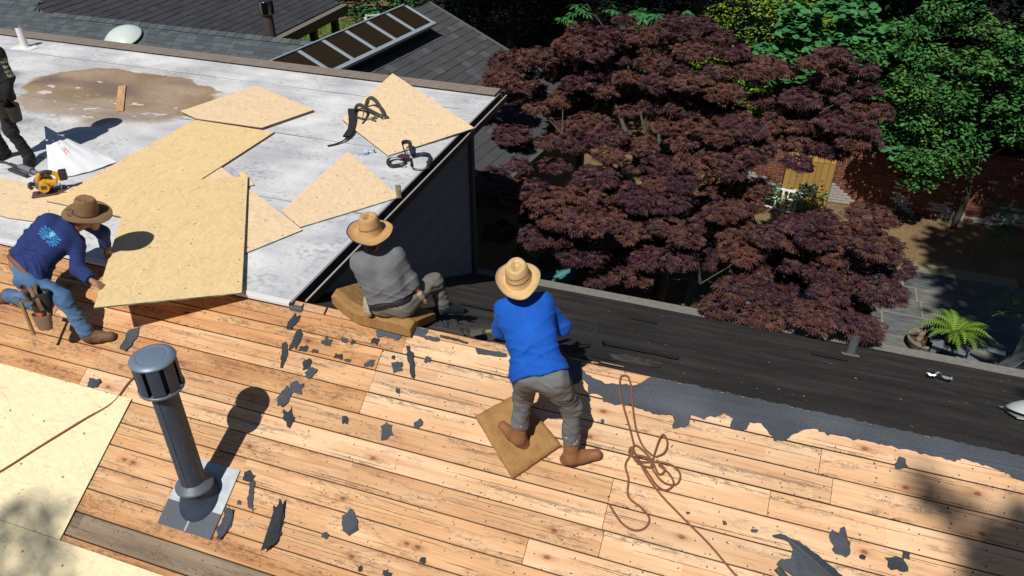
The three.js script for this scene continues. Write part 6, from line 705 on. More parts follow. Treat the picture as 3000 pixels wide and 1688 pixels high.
// ropes
const ropeTex = tex(64, 64, (u, v) => { const t = Math.sin((u * 2 + v * 1) * 2 * Math.PI * 2), n = 24 * N3(u * 20, v * 20, 4); return mixc([96 + n, 60 + n, 42 + n], [166 + n, 116 + n, 84 + n], clamp(0.5 + 0.6 * t)); });
const ropeMat = (rep) => { const t = ropeTex.clone(); t.repeat.set(rep, 2); t.needsUpdate = true; return new THREE.MeshStandardMaterial({ map: t, bumpMap: t, bumpScale: 0.004, roughness: 0.9 }); };
{
  const strands = [[[2.980, 0.067], [2.990, 0.128], [3.054, 0.262], [3.135, 0.413], [3.197, 0.540]], [[2.978, 0.074], [2.980, 0.016], [3.020, 0.004], [3.062, 0.061], [3.121, 0.246], [3.186, 0.412], [3.262, 0.524], [3.341, 0.574]], [[3.350, 0.618], [3.355, 0.536], [3.372, 0.426], [3.389, 0.398], [3.427, 0.448], [3.422, 0.531], [3.364, 0.580]], [[3.176, 0.545], [3.169, 0.594], [3.265, 0.640], [3.393, 0.608], [3.505, 0.614], [3.565, 0.667], [3.551, 0.738], [3.466, 0.749], [3.389, 0.700], [3.344, 0.643]], [[3.397, 0.630], [3.484, 0.676], [3.531, 0.743], [3.487, 0.799], [3.418, 0.783], [3.349, 0.722], [3.293, 0.667], [3.22, 0.6]], [[3.180, 0.615], [3.162, 0.689], [3.205, 0.781], [3.234, 0.909], [3.347, 0.969], [3.414, 1.028], [3.396, 1.097], [3.328, 1.132], [3.234, 1.108], [3.109, 0.997]], [[3.189, 0.554], [3.313, 0.708], [3.437, 0.823], [3.662, 0.973], [3.852, 1.092], [4.052, 1.243], [4.417, 1.488]], [[3.17, 0.55], [3.22, 0.6], [3.3, 0.6], [3.36, 0.66], [3.26, 0.66], [3.19, 0.6], [3.2, 0.53], [3.33, 0.6], [3.42, 0.7], [3.45, 0.66], [3.38, 0.6]]];
  const r = rng(12); single('rope', merged(strands.map((s, k) => tube(s.map(([x, q], i) => deckAt(x, q, 0.012 + (k > 1 && k < 5 ? 0.008 * (i % 3) : 0) + (k === 7 ? 0.012 + 0.008 * (i % 2) : 0) + 0.003 * r())), 0.0078, 90, 7))), ropeMat(40), 'loosely tangled brown rope lying on the pale planks', 'rope');
  single('rope', tube([[-2.226, 2.306], [-1.954, 2.043], [-1.698, 1.751], [-1.414, 1.435], [-1.239, 1.236], [-1.151, 0.975], [-0.9, 0.88]].map(([x, s], i) => deckAt(x, s, i > 3 ? 0.012 : 0.027)), 0.0085, 120, 8), ropeMat(60), 'taut reddish rope running across the nailed strand board', 'rope');
}
// strap made of a bent ribbon
function ribbon(pts, w, t = 0.003, up = V(0, 1, 0), twist = 0) { const c = new THREE.CatmullRomCurve3(pts.map((p) => V(...p)), false, 'centripetal'), n = Math.max(16, pts.length * 7), P = [], I = []; for (let i = 0; i <= n; i++) { const q = c.getPoint(i / n), d = c.getTangent(i / n), s = d.clone().cross(up).normalize(); if (twist) s.applyAxisAngle(d, twist * i / n + 0.5); const k = d.clone().cross(s).normalize(); for (const [a, b] of [[-1, -1], [1, -1], [1, 1], [-1, 1]]) { const v = q.clone().addScaledVector(s, a * w / 2).addScaledVector(k, b * t / 2); P.push(v.x, v.y, v.z); } if (i) { const o = (i - 1) * 4; for (let e = 0; e < 4; e++) { const f = (e + 1) % 4; I.push(o + e, o + f, o + 4 + e, o + f, o + 4 + f, o + 4 + e); } } } const g = new THREE.BufferGeometry(); g.setAttribute('position', new THREE.Float32BufferAttribute(P, 3)); g.setIndex(I); return toCreasedNormals(g, 0.6); }
{ // olive harness spilling off the wedge-cut sheet
  const o = V(-1.35, WY, -3.7), H = thing('safety_harness', 'olive and black safety harness spilling off a strand board piece', 'harness', o), L = (p) => [p[0] - o.x, p[1] + 0.03, p[2] - o.z];
  const ol = std([0.055, 0.05, 0.035], 0.85), bk = std([0.02, 0.02, 0.024], 0.8), gn = std([0.1, 0.14, 0.06], 0.8);
  part('strap', ribbon([[-1.48, 0.03, -4.22], [-1.42, 0.16, -4.24], [-1.3, 0.17, -4.18], [-1.15, 0.07, -4.08], [-1.08, 0.04, -4.0]].map(L), 0.055, 0.004, V(0.3, 1, 0.2), 0.8), ol, H);
  part('strap', ribbon([[-1.55, 0.03, -4.05], [-1.5, 0.12, -4.05], [-1.38, 0.13, -4.0], [-1.3, 0.08, -3.82], [-1.27, 0.03, -3.72]].map(L), 0.05, 0.004, V(0.2, 1, 0.4), 0.9), ol, H);
  part('strap', ribbon([[-1.54, 0.04, -4.1], [-1.4, 0.08, -4.08], [-1.25, 0.07, -4.02], [-1.1, 0.04, -3.98]].map(L), 0.06, 0.004), ol, H);
  part('strap', ribbon([[-1.5, 0.02, -3.95], [-1.42, 0.05, -3.86], [-1.3, 0.04, -3.84], [-1.16, 0.05, -3.92]].map(L), 0.03), gn, H);
  part('back_pad', ribbon([[-1.56, 0.04, -4.08], [-1.54, 0.09, -3.95], [-1.42, 0.05, -3.74], [-1.33, 0.02, -3.55], [-1.29, 0.02, -3.42], [-1.27, 0.01, -3.3]].map(L), 0.09, 0.02), bk, H);
  part('strap', ribbon([[-1.3, 0.0, -3.42], [-1.25, -0.005, -3.3], [-1.25, 0.0, -3.22], [-1.3, -0.01, -3.12], [-1.38, -0.012, -3.02]].map(L), 0.032), bk, H);
  part('lanyard', tube([[-1.15, 0.05, -4.02], [-1.1, 0.07, -3.92], [-1.04, 0.04, -3.98], [-1.1, 0.03, -4.05], [-1.18, 0.05, -3.96], [-1.2, 0.03, -3.86], [-1.13, 0.03, -3.84]].map(L), 0.012, 60, 6), gn, H);
  part('buckle', new THREE.TorusGeometry(0.03, 0.008, 8, 20).rotateX(1.2).translate(...L([-1.05, 0.05, -3.98])), std([0.1, 0.1, 0.1], 0.4, { metalness: 0.7 }), H);
}
{ // black harness by the gutter
  const o = V(-0.2, WY, -2.95), H = thing('safety_harness', 'black safety harness lying in loops beside the gutter', 'harness', o), L = (p) => [p[0] - o.x, p[1], p[2] - o.z], bk = std([0.018, 0.017, 0.024], 0.75), rd = std([0.07, 0.03, 0.035], 0.8);
  part('leg_strap', ribbon([[-0.3, 0.03, -2.95], [-0.4, 0.035, -2.96], [-0.46, 0.05, -2.88], [-0.44, 0.03, -2.8], [-0.36, 0.03, -2.74], [-0.27, 0.03, -2.8], [-0.24, 0.03, -2.9]].map(L), 0.045, 0.005, V(0.4, 1, 0), 0.6), bk, H);
  part('leg_strap', ribbon([[-0.25, 0.03, -3.06], [-0.18, 0.03, -3.14], [-0.08, 0.035, -3.15], [-0.01, 0.04, -3.04], [0.03, 0.03, -2.9], [0.06, 0.03, -2.8], [-0.03, 0.03, -2.76], [-0.11, 0.03, -2.77], [-0.17, 0.03, -2.88], [-0.23, 0.035, -2.98]].map(L), 0.045, 0.005, V(0.2, 1, 0.2), 0.4), bk, H);
  part('shoulder_strap', ribbon([[-0.28, 0.05, -2.98], [-0.36, 0.09, -3.08], [-0.43, 0.12, -3.2], [-0.38, 0.11, -3.26], [-0.31, 0.08, -3.16], [-0.24, 0.05, -3.05]].map(L), 0.05, 0.006, V(0.5, 1, -0.2), 0.7), bk, H);
  part('pad', ribbon([[-0.37, 0.06, -2.97], [-0.3, 0.07, -2.95], [-0.24, 0.06, -2.98]].map(L), 0.09, 0.02), rd, H);
  part('ring', new THREE.TorusGeometry(0.035, 0.006, 8, 24).rotateX(1.3).translate(...L([-0.25, 0.05, -2.78])), std([0.25, 0.22, 0.18], 0.35, { metalness: 0.8 }), H);
  part('buckle', box(0.07, 0.02, 0.05, ...L([-0.12, 0.045, -3.145]), 0.006), std([0.03, 0.03, 0.04], 0.5), H); part('buckle', box(0.05, 0.02, 0.06, ...L([0.02, 0.045, -2.95]), 0.006), std([0.03, 0.03, 0.04], 0.5), H);
}
{ // water bottle
  const B = thing('water_bottle', 'clear plastic water bottle lying on the white roof', 'bottle', V(-0.83, WY + 0.034, -2.99)); B.rotation.y = 0.62;
  const lz = (pts, s = 24) => new THREE.LatheGeometry(pts.map((q) => new THREE.Vector2(...q)), s).rotateZ(-Math.PI / 2);
  part('bottle_body', lz([[0.0, -0.105], [0.026, -0.105], [0.032, -0.095], [0.033, -0.06], [0.03, -0.05], [0.033, -0.04], [0.033, 0.03], [0.028, 0.06], [0.014, 0.085], [0.012, 0.095]]), phys([0.92, 0.95, 0.98], 0.08, { transmission: 0.9, thickness: 0, ior: 1.4, side: THREE.DoubleSide }), B);
  part('bottle_label', lz([[0.0335, -0.035], [0.0338, -0.03], [0.0338, 0.012], [0.0335, 0.015]]), std([0.45, 0.6, 0.72], 0.5, { side: THREE.DoubleSide }), B); part('bottle_cap', lz([[0, 0.108], [0.0145, 0.108], [0.0155, 0.095], [0.0155, 0.09], [0, 0.09]]), std([0.1, 0.13, 0.2], 0.5), B);
}
{ // loose wooden strip on the stain
  const g = box(0.1, 0.018, 1.06, 0, 0, 0, 0.003); planarUV(g, V(0, 0, 1), V(1, 0, 0), 1 / 2.6, 1 / 0.19); const m = single('wood_strip', g, plankSets[1].mats[2], 'loose pale wooden strip lying across the brown stain', 'wood strip'); m.position.set(-4.98, WY + 0.011, -3.53); m.rotation.y = 0.69;
  const h = box(0.055, 0.018, 0.3, 0, 0, 0, 0.003); planarUV(h, V(0, 0, 1), V(1, 0, 0), 1 / 2.6, 1 / 0.19); const m2 = single('wood_strip', h, plankSets[3].mats[0], 'short wooden offcut by the near end of the gutter rim', 'wood strip'); m2.position.set(-0.02, WY + 0.012, -2.2); m2.rotation.y = 0.5;
}
{ // white underlayment sheet, curled up at one corner, with red print
  const A = V(-4.62, 0.31, -1.92), Bp = V(-3.9, WY + 0.02, -1.17), C = V(-3.5, WY + 0.012, -1.8), D = V(-3.66, WY + 0.01, -1.36);
  const pt = canvasTex(256, 256, (x, w, h) => { x.fillStyle = 'rgb(236,238,242)'; x.fillRect(0, 0, w, h); x.save(); x.translate(118, 150); x.rotate(-0.25); x.fillStyle = 'rgb(224,150,140)'; x.font = 'bold 46px sans-serif'; x.fillText('H', -18, 16); x.font = 'bold 30px sans-serif'; x.fillText('A', 0, -30); x.fillText('E', 10, -62); x.restore(); });
  const n = 26, f = (a, b) => { const p = V().addScaledVector(A, (1 - a) * 1).addScaledVector(Bp.clone().lerp(C, b), a); const e = V(...A.toArray()).lerp(Bp.clone().lerp(C, b), a); const bul = 0.1 * Math.sin(Math.PI * b) * Math.sin(Math.PI * Math.min(1, a * 1.05)) ; e.y = lerp(A.y, Bp.y, Math.pow(a, 0.85)) + bul * 0.4 + 0.012 * N3(a * 6, b * 6, 3); e.z += 0.12 * Math.sin(Math.PI * b) * Math.max(0, a - 0.55); e.x += 0.1 * Math.sin(Math.PI * b) * Math.max(0, a - 0.5); return e; };
  const P = [], U = [], I = []; for (let i = 0; i <= n; i++) for (let k = 0; k <= n; k++) { const e = f(0.02 + 0.98 * i / n, k / n); P.push(e.x, e.y, e.z); U.push(k / n, 1 - i / n); } for (let i = 0; i < n; i++) for (let k = 0; k < n; k++) { const a = i * (n + 1) + k; I.push(a, a + n + 1, a + 1, a + 1, a + n + 1, a + n + 2); } const g = new THREE.BufferGeometry(); g.setAttribute('position', new THREE.Float32BufferAttribute(P, 3)); g.setAttribute('uv', new THREE.Float32BufferAttribute(U, 2)); g.setIndex(I); g.computeVertexNormals();
  single('underlayment_sheet', g, new THREE.MeshStandardMaterial({ map: pt, roughness: 0.55, side: THREE.DoubleSide }), 'curled white underlayment sheet with faint red print beside the saw', 'underlayment');
}
{ // circular saw
  const S = thing('circular_saw', 'yellow cordless circular saw on the strand board edge', 'circular saw', V(-3.66, WY + 0.018, -0.93)); S.rotation.y = 0.72; S.scale.setScalar(1.15);
  const yl = phys([0.72, 0.36, 0.012], 0.45, { clearcoat: 0.15 }), bk = std([0.02, 0.02, 0.022], 0.6), gr = std([0.3, 0.3, 0.31], 0.4, { metalness: 0.6 });
  part('shoe', merged([box(0.3, 0.005, 0.14, 0.01, 0.006, 0.03, 0.002), box(0.3, 0.014, 0.005, 0.01, 0.012, 0.1, 0.002)]), std([0.16, 0.1, 0.08], 0.5, { metalness: 0.3 }), S);
  part('blade_guard', new THREE.CylinderGeometry(0.095, 0.095, 0.034, 32, 1, false, -0.4, Math.PI * 1.25).rotateX(Math.PI / 2).translate(-0.03, 0.085, -0.045), phys([0.28, 0.28, 0.28], 0.4, { clearcoat: 0.2 }), S);
  part('blade', new THREE.CylinderGeometry(0.085, 0.085, 0.002, 40).rotateX(Math.PI / 2).translate(-0.03, 0.075, -0.045), std([0.45, 0.45, 0.46], 0.3, { metalness: 0.9 }), S);
  const mt = part('motor_housing', merged([new THREE.CylinderGeometry(0.046, 0.05, 0.11, 24).rotateX(Math.PI / 2).translate(-0.01, 0.085, 0.045), box(0.1, 0.075, 0.075, 0.0, 0.09, 0.02, 0.014), box(0.09, 0.05, 0.05, 0.06, 0.1, 0.03, 0.012)]), yl, S);
  for (let k = 0; k < 4; k++) part('cooling_slot', box(0.05, 0.005, 0.004, -0.01, 0.075 + 0.01 * k, 0.1), bk, mt);
  part('front_grip', tube([[-0.09, 0.1, 0.02], [-0.12, 0.12, 0.03], [-0.13, 0.1, 0.05], [-0.11, 0.08, 0.06]], 0.018, 20, 10), bk, S);
  part('rear_handle', tube([[-0.06, 0.13, 0.0], [-0.03, 0.185, 0.0], [0.05, 0.195, 0.0], [0.11, 0.16, 0.0], [0.12, 0.11, 0.0]], 0.021, 40, 12), yl, S);
  part('handle_grip', tube([[-0.02, 0.192, 0.0], [0.03, 0.2, 0.0], [0.08, 0.186, 0.0]], 0.0225, 24, 12), bk, S);
  const bt = part('battery', box(0.062, 0.09, 0.085, 0.165, 0.15, 0.0, 0.008), bk, S); part('battery_side', box(0.012, 0.085, 0.08, 0.129, 0.15, 0.0, 0.004), yl, bt); part('battery_mark', box(0.004, 0.06, 0.02, 0.197, 0.15, 0.0), yl, bt); part('depth_lever', box(0.012, 0.07, 0.012, 0.12, 0.05, 0.03, 0.003), gr, S);
}
{ // grey nail gun lying in the worker's shadow
  const S = thing('nail_gun', 'grey nail gun with a hook lying in shadow by the black-clad worker', 'nail gun', V(-4.4, WY, -1.27)); S.rotation.y = -0.2; const g = std([0.2, 0.21, 0.23], 0.5), b = std([0.05, 0.05, 0.055], 0.6);
  part('barrel', merged([new THREE.CylinderGeometry(0.035, 0.04, 0.24, 16).rotateZ(1.57).translate(0.1, 0.05, 0), new THREE.CylinderGeometry(0.02, 0.028, 0.1, 12).rotateZ(1.57).translate(0.27, 0.045, 0)]), g, S); part('handle', box(0.2, 0.035, 0.04, -0.1, 0.05, 0.02, 0.012), b, S); part('magazine', box(0.34, 0.03, 0.05, 0.06, 0.03, 0.08, 0.008), b, S); part('hook', tube([[0.3, 0.05, 0.0], [0.36, 0.05, 0.0], [0.37, 0.03, 0.03], [0.36, 0.012, 0.05]], 0.006, 20, 6), std([0.4, 0.41, 0.43], 0.4, { metalness: 0.5 }), S); part('air_hose', tube([[-0.2, 0.05, 0.02], [-0.35, 0.03, 0.0], [-0.6, 0.02, 0.06], [-0.95, 0.02, 0.0]], 0.012, 40, 7), b, S);
}
{ // tear-off bar in the blue worker's hands
  const a = V(2.36, 0.47, 0.2), b = V(1.74, 0.09, -0.03), S = thing('pry_bar', 'flat-bladed tear-off tool held over the ridge by the standing worker', 'pry tool', a.clone()); const d = b.clone().sub(a); part('handle', bar(V(0.12, 0.07, 0.05), d.clone().multiplyScalar(0.82), 0.015, 0.015, 10), std([0.3, 0.23, 0.13], 0.7), S); const g = box(0.1, 0.005, 0.08, 0, 0, 0, 0.002); g.rotateY(0.4); g.rotateZ(0.25); g.translate(d.x, d.y, d.z); part('blade', g, std([0.14, 0.13, 0.11], 0.55, { metalness: 0.3 }), S);
}
{ // crumpled foil on the felt
  const p = feltAt(6.05, 3.54, 0.02), g = slab(12, 6, (a, b, top) => V((a - 0.5) * 0.26, 0.02 + 0.05 * Math.abs(N3(a * 5, b * 5, 2)) + 0.06 * Math.exp(-Math.pow((a - 0.45) / 0.08, 2)) * b + (top ? 0.003 : 0), (b - 0.5) * 0.17 * (1 + 0.9 * N3(a * 6, b * 3, 5)) + 0.02 * Math.sin(a * 9))); const m = single('foil_wrapper', g, std([0.75, 0.77, 0.8], 0.3, { metalness: 0.6, side: THREE.DoubleSide, flatShading: true }), 'crumpled silver foil wrapper on the black felt', 'litter'); m.position.copy(p); m.rotation.y = -0.15; m.rotation.x = -SF;
}
{ // fallen leaves, chips and granules on the felt and the planks
  const r = rng(55), g = ovalLeaf, n = 420, im = new THREE.InstancedMesh(g, std([1, 1, 1], 0.9, { side: THREE.DoubleSide }), n), M = new THREE.Matrix4(), q = new THREE.Quaternion(), c = new THREE.Color(), pal = [[0.3, 0.09, 0.05], [0.35, 0.26, 0.16], [0.22, 0.16, 0.09], [0.45, 0.4, 0.33], [0.12, 0.07, 0.04]];
  for (let i = 0; i < n; i++) { const x = 0.6 + r() * 8, s = 0.2 + r() * 4.8; q.setFromEuler(new THREE.Euler(-SF * -1 * 0 + (r() - 0.5) * 0.3, r() * 6.3, (r() - 0.5) * 0.3)); const tilt = new THREE.Quaternion().setFromUnitVectors(V(0, 1, 0), FN); q.premultiply(tilt); const k = 0.012 + 0.022 * r(); M.compose(feltAt(x, s, 0.022), q, V(k, k, k)); im.setMatrixAt(i, M); const p = pal[Math.floor(r() * 5)]; c.setRGB(...p); im.setColorAt(i, c); }
  im.name = 'leaf_litter'; shade(im); tag(im, 'tiny dry leaves and chips scattered over the black felt', 'leaf litter', undefined, 'stuff'); scene.add(im);
}
// tool belts: pouches and hammer on the kneeling man, pouches on the man in black
{
  const lea = std([0.16, 0.085, 0.05], 0.7), lea2 = std([0.24, 0.15, 0.1], 0.75), dk = std([0.03, 0.025, 0.02], 0.7);
  const pouch = (parent, p, w, h, d, mat, ry, rx = 0) => { const pr = []; for (let i = 0; i <= 6; i++) { const t = i / 6; pr.push(new THREE.Vector2(lerp(0.7, 1, Math.pow(t, 0.6)), t)); } pr.push(new THREE.Vector2(0.88, 0.98), new THREE.Vector2(0.6, 0.1)); const g = new THREE.LatheGeometry(pr, 20); g.scale(w / 2, h, d / 2); g.rotateX(rx); g.rotateY(ry); g.translate(p.x, p.y, p.z); return part('pouch', g, mat, parent); };
  const t = pKn.t, belt = t.children.find((c) => c.name === 'belt'), at = (x, y, z) => V(x, y, z).sub(t.position);
  const main = pouch(belt, at(-2.02, -0.06, 0.80), 0.2, 0.24, 0.12, dk, 0.3, -0.15); pouch(belt, at(-1.97, -0.14, 0.87), 0.17, 0.15, 0.1, lea2, 0.3, -0.1);
  pouch(belt, at(-2.14, 0.06, 0.75), 0.16, 0.14, 0.1, lea, 0.35); part('tape_measure', box(0.06, 0.06, 0.035, 0, 0, 0, 0.012).translate(...at(-1.96, 0.0, 0.875).toArray()), std([0.55, 0.1, 0.02], 0.5), belt); part('flashlight', new THREE.CylinderGeometry(0.018, 0.016, 0.14, 12).rotateX(0.3).translate(...at(-2.06, 0.14, 0.83).toArray()), dk, belt);
  part('strap', ribbon([at(-2.1, 0.2, 0.72), at(-2.04, 0.19, 0.78), at(-1.97, 0.12, 0.84), at(-1.93, 0.06, 0.86)].map((v) => v.toArray()), 0.03, 0.006), lea, belt); part('strap', ribbon([at(-2.16, 0.18, 0.74), at(-2.08, 0.2, 0.79), at(-2.0, 0.17, 0.84)].map((v) => v.toArray()), 0.028, 0.006), lea2, belt);
  part('hammer_head', merged([new THREE.CylinderGeometry(0.017, 0.017, 0.07, 14).rotateZ(1.5).translate(...at(-2.19, 0.115, 0.855).toArray()), box(0.15, 0.026, 0.026, 0, 0, 0, 0.006).rotateZ(0.02).translate(...at(-2.09, 0.115, 0.855).toArray())]), std([0.3, 0.31, 0.32], 0.35, { metalness: 0.8 }), belt);
  part('hammer_handle', bar(at(-2.16, 0.11, 0.855), at(-2.11, -0.22, 0.90), 0.014, 0.018, 10), std([0.36, 0.22, 0.09], 0.6), belt);
  const tb = pBlk.t, bb = tb.children.find((c) => c.name === 'belt'), ab = (x, y, z) => V(x, y, z).sub(tb.position); pouch(bb, ab(-4.47, 0.66, -1.36), 0.2, 0.2, 0.16, dk, 0.3, 0.15); pouch(bb, ab(-4.38, 0.6, -1.42), 0.16, 0.2, 0.14, dk, 0.8, 0.2); part('tape_measure', box(0.045, 0.06, 0.04, 0, 0, 0, 0.01).translate(...ab(-4.53, 0.87, -1.27).toArray()), std([0.5, 0.55, 0.03], 0.5), bb);
  // cord at the collar of the blue shirt
  const tq = pBlue.t, aq = (x, y, z) => V(x, y, z).sub(tq.position).toArray(); part('hat_cord', merged([tube([aq(2.325, 0.93, 0.655), aq(2.335, 0.90, 0.672), aq(2.345, 0.86, 0.688), aq(2.352, 0.82, 0.70)], 0.0045, 16, 5), new THREE.SphereGeometry(0.01, 8, 8).translate(...aq(2.33, 0.905, 0.672))]), std([0.02, 0.03, 0.08], 0.7), tq);
}
// ---------------------------------------------------------------- garden furniture
const bluegrey = std([0.15, 0.18, 0.22], 0.65);
{ // side table with the potted fern
  const T = thing('side_table', 'blue-grey slatted side table under the potted fern', 'side table', V(7.6, GY, -8.3)); T.rotation.y = -0.25;
  for (let k = 0; k < 5; k++) { const z = -0.2 + k * 0.1, w = 0.64 * Math.sqrt(Math.max(0.2, 1 - Math.pow(z / 0.31, 2))) + 0.06; part('slat', box(w, 0.022, 0.092, 0, 0.5, z, 0.006), bluegrey, T); }
  for (const [x, z] of [[-0.22, -0.13], [0.22, -0.13], [-0.22, 0.13], [0.22, 0.13]]) part('leg', box(0.09, 0.485, 0.025, x, 0.243, z, 0.004), bluegrey, T); part('apron', merged([box(0.46, 0.07, 0.02, 0, 0.44, -0.13), box(0.46, 0.07, 0.02, 0, 0.44, 0.13)]), bluegrey, T);
  const P = thing('potted_fern', 'arching bright green fern in a dark pot on the side table', 'potted fern', V(7.6, GY + 0.512, -8.3)), r = rng(19);
  part('pot', new THREE.LatheGeometry([[0, 0], [0.11, 0], [0.15, 0.16], [0.165, 0.17], [0.165, 0.19], [0.14, 0.19], [0.13, 0.16], [0, 0.15]].map((q) => new THREE.Vector2(...q)), 28), std([0.05, 0.045, 0.04], 0.7), P);
  const cols = [[0.13, 0.24, 0.03], [0.1, 0.2, 0.025], [0.17, 0.28, 0.04]].map((c) => phys(c, 0.55, { side: THREE.DoubleSide, specularIntensity: 0.4 }));
  for (let k = 0; k < 46; k++) { const az = k * 2.4 + 0.9 * r(), L = 0.34 + 0.42 * r(), lift = 0.6 + 1.0 * r(), G = []; let p = V(0.05 * Math.cos(az), 0.17, 0.05 * Math.sin(az)), el = lift; const n = 16; for (let i = 0; i < n; i++) { const d = V(Math.cos(az) * Math.cos(el), Math.sin(el), Math.sin(az) * Math.cos(el)), q = p.clone().addScaledVector(d, L / n); const s = V(-Math.sin(az), 0, Math.cos(az)), w = 0.085 * Math.sin(Math.PI * Math.min(1, (i + 1.5) / (n + 1))) + 0.006; for (const sg of [-1, 1]) { const tip = p.clone().addScaledVector(s, sg * w).addScaledVector(d, 0.025).add(V(0, -0.012, 0)); G.push([p.toArray(), tip.toArray(), q.toArray()]); } p = q; el -= (lift + 0.75) / n; } part('frond', fanGeo(G), cols[k % 3], P); }
}
{ // stone basket planter
  const P = thing('basket_planter', 'weathered stone planter shaped like a basket with an arched handle', 'planter', V(7.28, GY, -8.62)), st = new THREE.MeshStandardMaterial({ map: gritTex, color: new THREE.Color().setRGB(0.36, 0.32, 0.24), roughness: 0.95, bumpMap: gritTex, bumpScale: 0.02 });
  part('bowl', new THREE.LatheGeometry([[0, 0], [0.2, 0], [0.24, 0.04], [0.22, 0.08], [0.29, 0.17], [0.31, 0.25], [0.33, 0.27], [0.33, 0.31], [0.3, 0.32], [0.27, 0.29], [0.25, 0.24]].map((q) => new THREE.Vector2(...q)), 36), st, P); part('soil', new THREE.CylinderGeometry(0.26, 0.26, 0.03, 28).translate(0, 0.235, 0), std([0.1, 0.06, 0.035], 0.95), P);
  const hp = []; for (let i = 0; i <= 14; i++) { const a = Math.PI * i / 14; hp.push(V(0.28 * Math.cos(a), 0.27 + 0.36 * Math.sin(a), 0)); } const hg = tube(hp, 0.05, 60, 10); const pp = hg.attributes.position; for (let i = 0; i < pp.count; i++) pp.setX(i, pp.getX(i) + 0.012 * Math.sin(pp.getY(i) * 60)); hg.computeVertexNormals(); part('handle', hg.rotateY(0.9), st, P);
  const r = rng(4), L = []; for (let i = 0; i < 40; i++) L.push(ovalLeaf.clone().scale(0.04, 0.04, 0.04).rotateY(r() * 6).translate((r() - 0.5) * 0.3, 0.26 + 0.03 * r(), (r() - 0.5) * 0.3)); part('dry_leaves', merged(L), std([0.25, 0.09, 0.04], 0.9, { side: THREE.DoubleSide }), P).userData.kind = 'stuff';
}
{ // adirondack chair seen from above
  const C = thing('garden_chair', 'blue-grey wooden garden chair with wide flat arms by the side table', 'garden chair', V(8.05, GY, -7.95)); C.rotation.y = 1.35;
  for (const s of [-1, 1]) { part('arm', box(0.14, 0.025, 0.78, s * 0.33, 0.56, -0.05, 0.01), bluegrey, C); part('front_leg', box(0.09, 0.55, 0.03, s * 0.3, 0.275, -0.36, 0.004), bluegrey, C); const rl = box(0.03, 0.1, 0.95, s * 0.27, 0, 0, 0.004).rotateX(0.32).translate(0, 0.22, 0.05); part('side_rail', rl, bluegrey, C); }
  for (let k = 0; k < 6; k++) part('seat_slat', box(0.54, 0.02, 0.08, 0, 0.37 - 0.03 * k, -0.33 + 0.09 * k, 0.004).rotateX(0), bluegrey, C); for (let k = 0; k < 5; k++) { const g = box(0.095, 0.86 - 0.05 * Math.abs(k - 2), 0.02, -0.21 + 0.105 * k, 0.45, 0, 0.004).rotateX(0.42).translate(0, 0.18, 0.22); part('back_slat', g, bluegrey, C); }
}
{ const g = merged([box(0.42, 1.25, 0.42, 0, 0.62, 0, 0.012), box(0.5, 0.09, 0.5, 0, 1.29, 0, 0.015)]), c = thing('garden_pillar', 'pale grey concrete pillar at the corner of the patio', 'pillar', V(8.75, GY, -7.9)); c.rotation.y = 0.5; part('shaft', box(0.4, 1.25, 0.4, 0, 0.62, 0, 0.012), std([0.27, 0.28, 0.29], 0.85), c); part('cap', box(0.5, 0.09, 0.5, 0, 1.296, 0, 0.015), std([0.3, 0.31, 0.32], 0.85), c); }
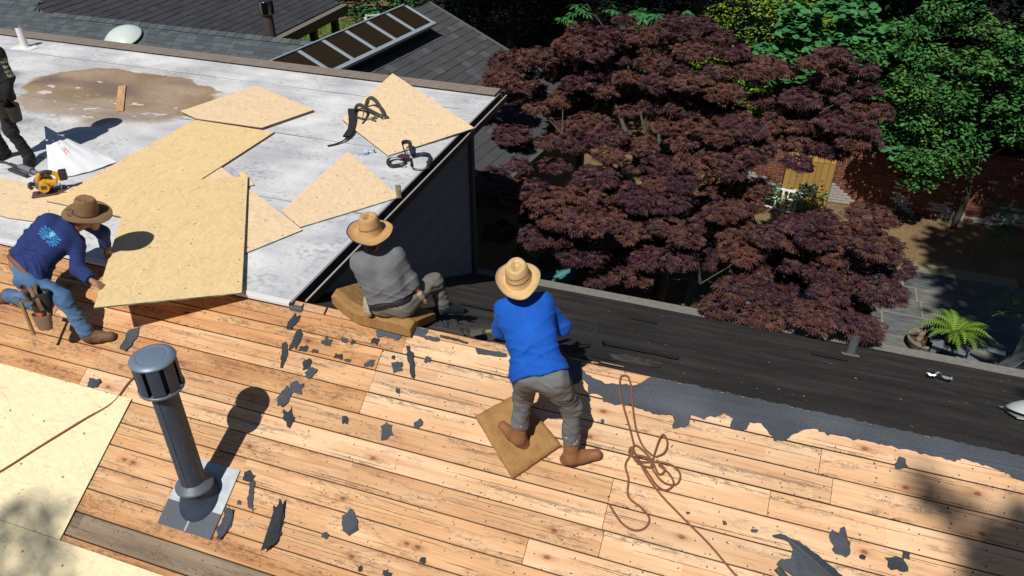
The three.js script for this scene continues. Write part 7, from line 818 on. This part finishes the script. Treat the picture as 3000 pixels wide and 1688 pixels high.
{ // yellow potting cabinet against the brick wall, white sash frames leaning by it
  const C = thing('garden_cabinet', 'ochre board cabinet standing against the brick wall', 'cabinet', V(4.95, GY, -14.05)), y = [0, 1, 2].map((k) => std([0.42 - 0.03 * k, 0.25 - 0.02 * k, 0.06], 0.8));
  part('carcass', box(1.1, 1.25, 0.5, 0, 0.625, 0), std([0.05, 0.035, 0.02], 0.9), C); for (let k = 0; k < 8; k++) { part('board', box(0.13, k > 2 && k < 6 ? 0.62 : 1.25, 0.02, -0.48 + 0.137 * k, k > 2 && k < 6 ? 0.94 : 0.625, 0.262, 0.003), y[k % 3], C); if (k > 2 && k < 6) part('board', box(0.13, 0.3, 0.02, -0.48 + 0.137 * k, 0.15, 0.262, 0.003), y[(k + 1) % 3], C); part('top_board', box(0.13, 0.02, 0.56, -0.48 + 0.137 * k, 1.262, 0, 0.003), y[(k + 2) % 3], C); }
  const wm = std([0.72, 0.72, 0.72], 0.6);
  const sash = (label, x, z, w, h, cols, ry, rx) => { const S = thing('sash_frame', label, 'window frame', V(x, GY, z)); S.rotation.set(rx, ry, 0, 'YXZ'); for (const s of [-1, 1]) part('stile', box(0.05, h, 0.035, s * (w / 2 - 0.025), h / 2, 0, 0.004), wm, S); for (const q of [0.025, h - 0.025]) part('rail', box(w - 0.1, 0.05, 0.035, 0, q, 0, 0.004), wm, S); for (let k = 1; k < cols; k++) part('muntin', box(0.03, h - 0.1, 0.03, -w / 2 + w * k / cols, h / 2, 0), wm, S); part('muntin', box(w - 0.1, 0.03, 0.028, 0, h / 2, 0), wm, S); return S; };
  sash('long white sash frame leaning left of the ochre cabinet', 4.05, -13.55, 1.5, 0.55, 6, -0.25, -0.5); sash('small white sash frame leaning on the ochre cabinet', 4.72, -13.6, 0.5, 0.5, 2, 0.35, -0.35);
}
{ // teal tarp under the maple's edge
  const g = slab(16, 10, (a, b, top) => V((a - 0.5) * 1.1, 0.12 * fbm(a * 3, b * 3, 4, 3) + 0.35 * a + (top ? 0.004 : 0), (b - 0.5) * 0.5)); const m = single('tarp', g, std([0.06, 0.22, 0.22], 0.55, { side: THREE.DoubleSide }), 'crumpled teal tarp showing through below the maple', 'tarp'); m.position.set(0.75, -4.1, -7.2); m.rotation.y = 0.6; 
  const b = thing('storage_bench', 'dark low bench under the teal tarp', 'bench', V(0.75, GY, -7.2)); b.rotation.y = 0.6; part('seat', box(1.2, 0.08, 0.55, 0, 0.9, 0, 0.01), std([0.05, 0.045, 0.04], 0.8), b); for (const [x, z] of [[-0.52, -0.2], [0.52, -0.2], [-0.52, 0.2], [0.52, 0.2]]) part('leg', box(0.07, 0.87, 0.07, x, 0.435, z), std([0.05, 0.045, 0.04], 0.8), b);
}
{ // white plastic chair on the lawn
  const C = thing('lawn_chair', 'white lawn chair at the far end of the lawn', 'lawn chair', V(-11.75, GY, -23.3)); C.rotation.y = 0.6; C.scale.setScalar(1.1); const w = std([0.75, 0.75, 0.73], 0.5); part('seat', box(0.5, 0.03, 0.46, 0, 0.42, 0, 0.01), w, C); for (const [x, z] of [[-0.23, -0.21], [0.23, -0.21]]) part('leg', box(0.05, 0.42, 0.05, x, 0.205, z, 0.008), w, C); for (const [x, z] of [[-0.23, 0.21], [0.23, 0.21]]) part('back_post', box(0.06, 0.85, 0.06, x, 0.425, z, 0.01), w, C); for (const y of [0.62, 0.8]) part('back_rail', box(0.42, 0.05, 0.035, 0, y, 0.21, 0.01), w, C); for (const s of [-1, 1]) part('arm', box(0.055, 0.03, 0.44, s * 0.25, 0.63, -0.02, 0.008), w, C);
}
renderer.render(scene, camera);
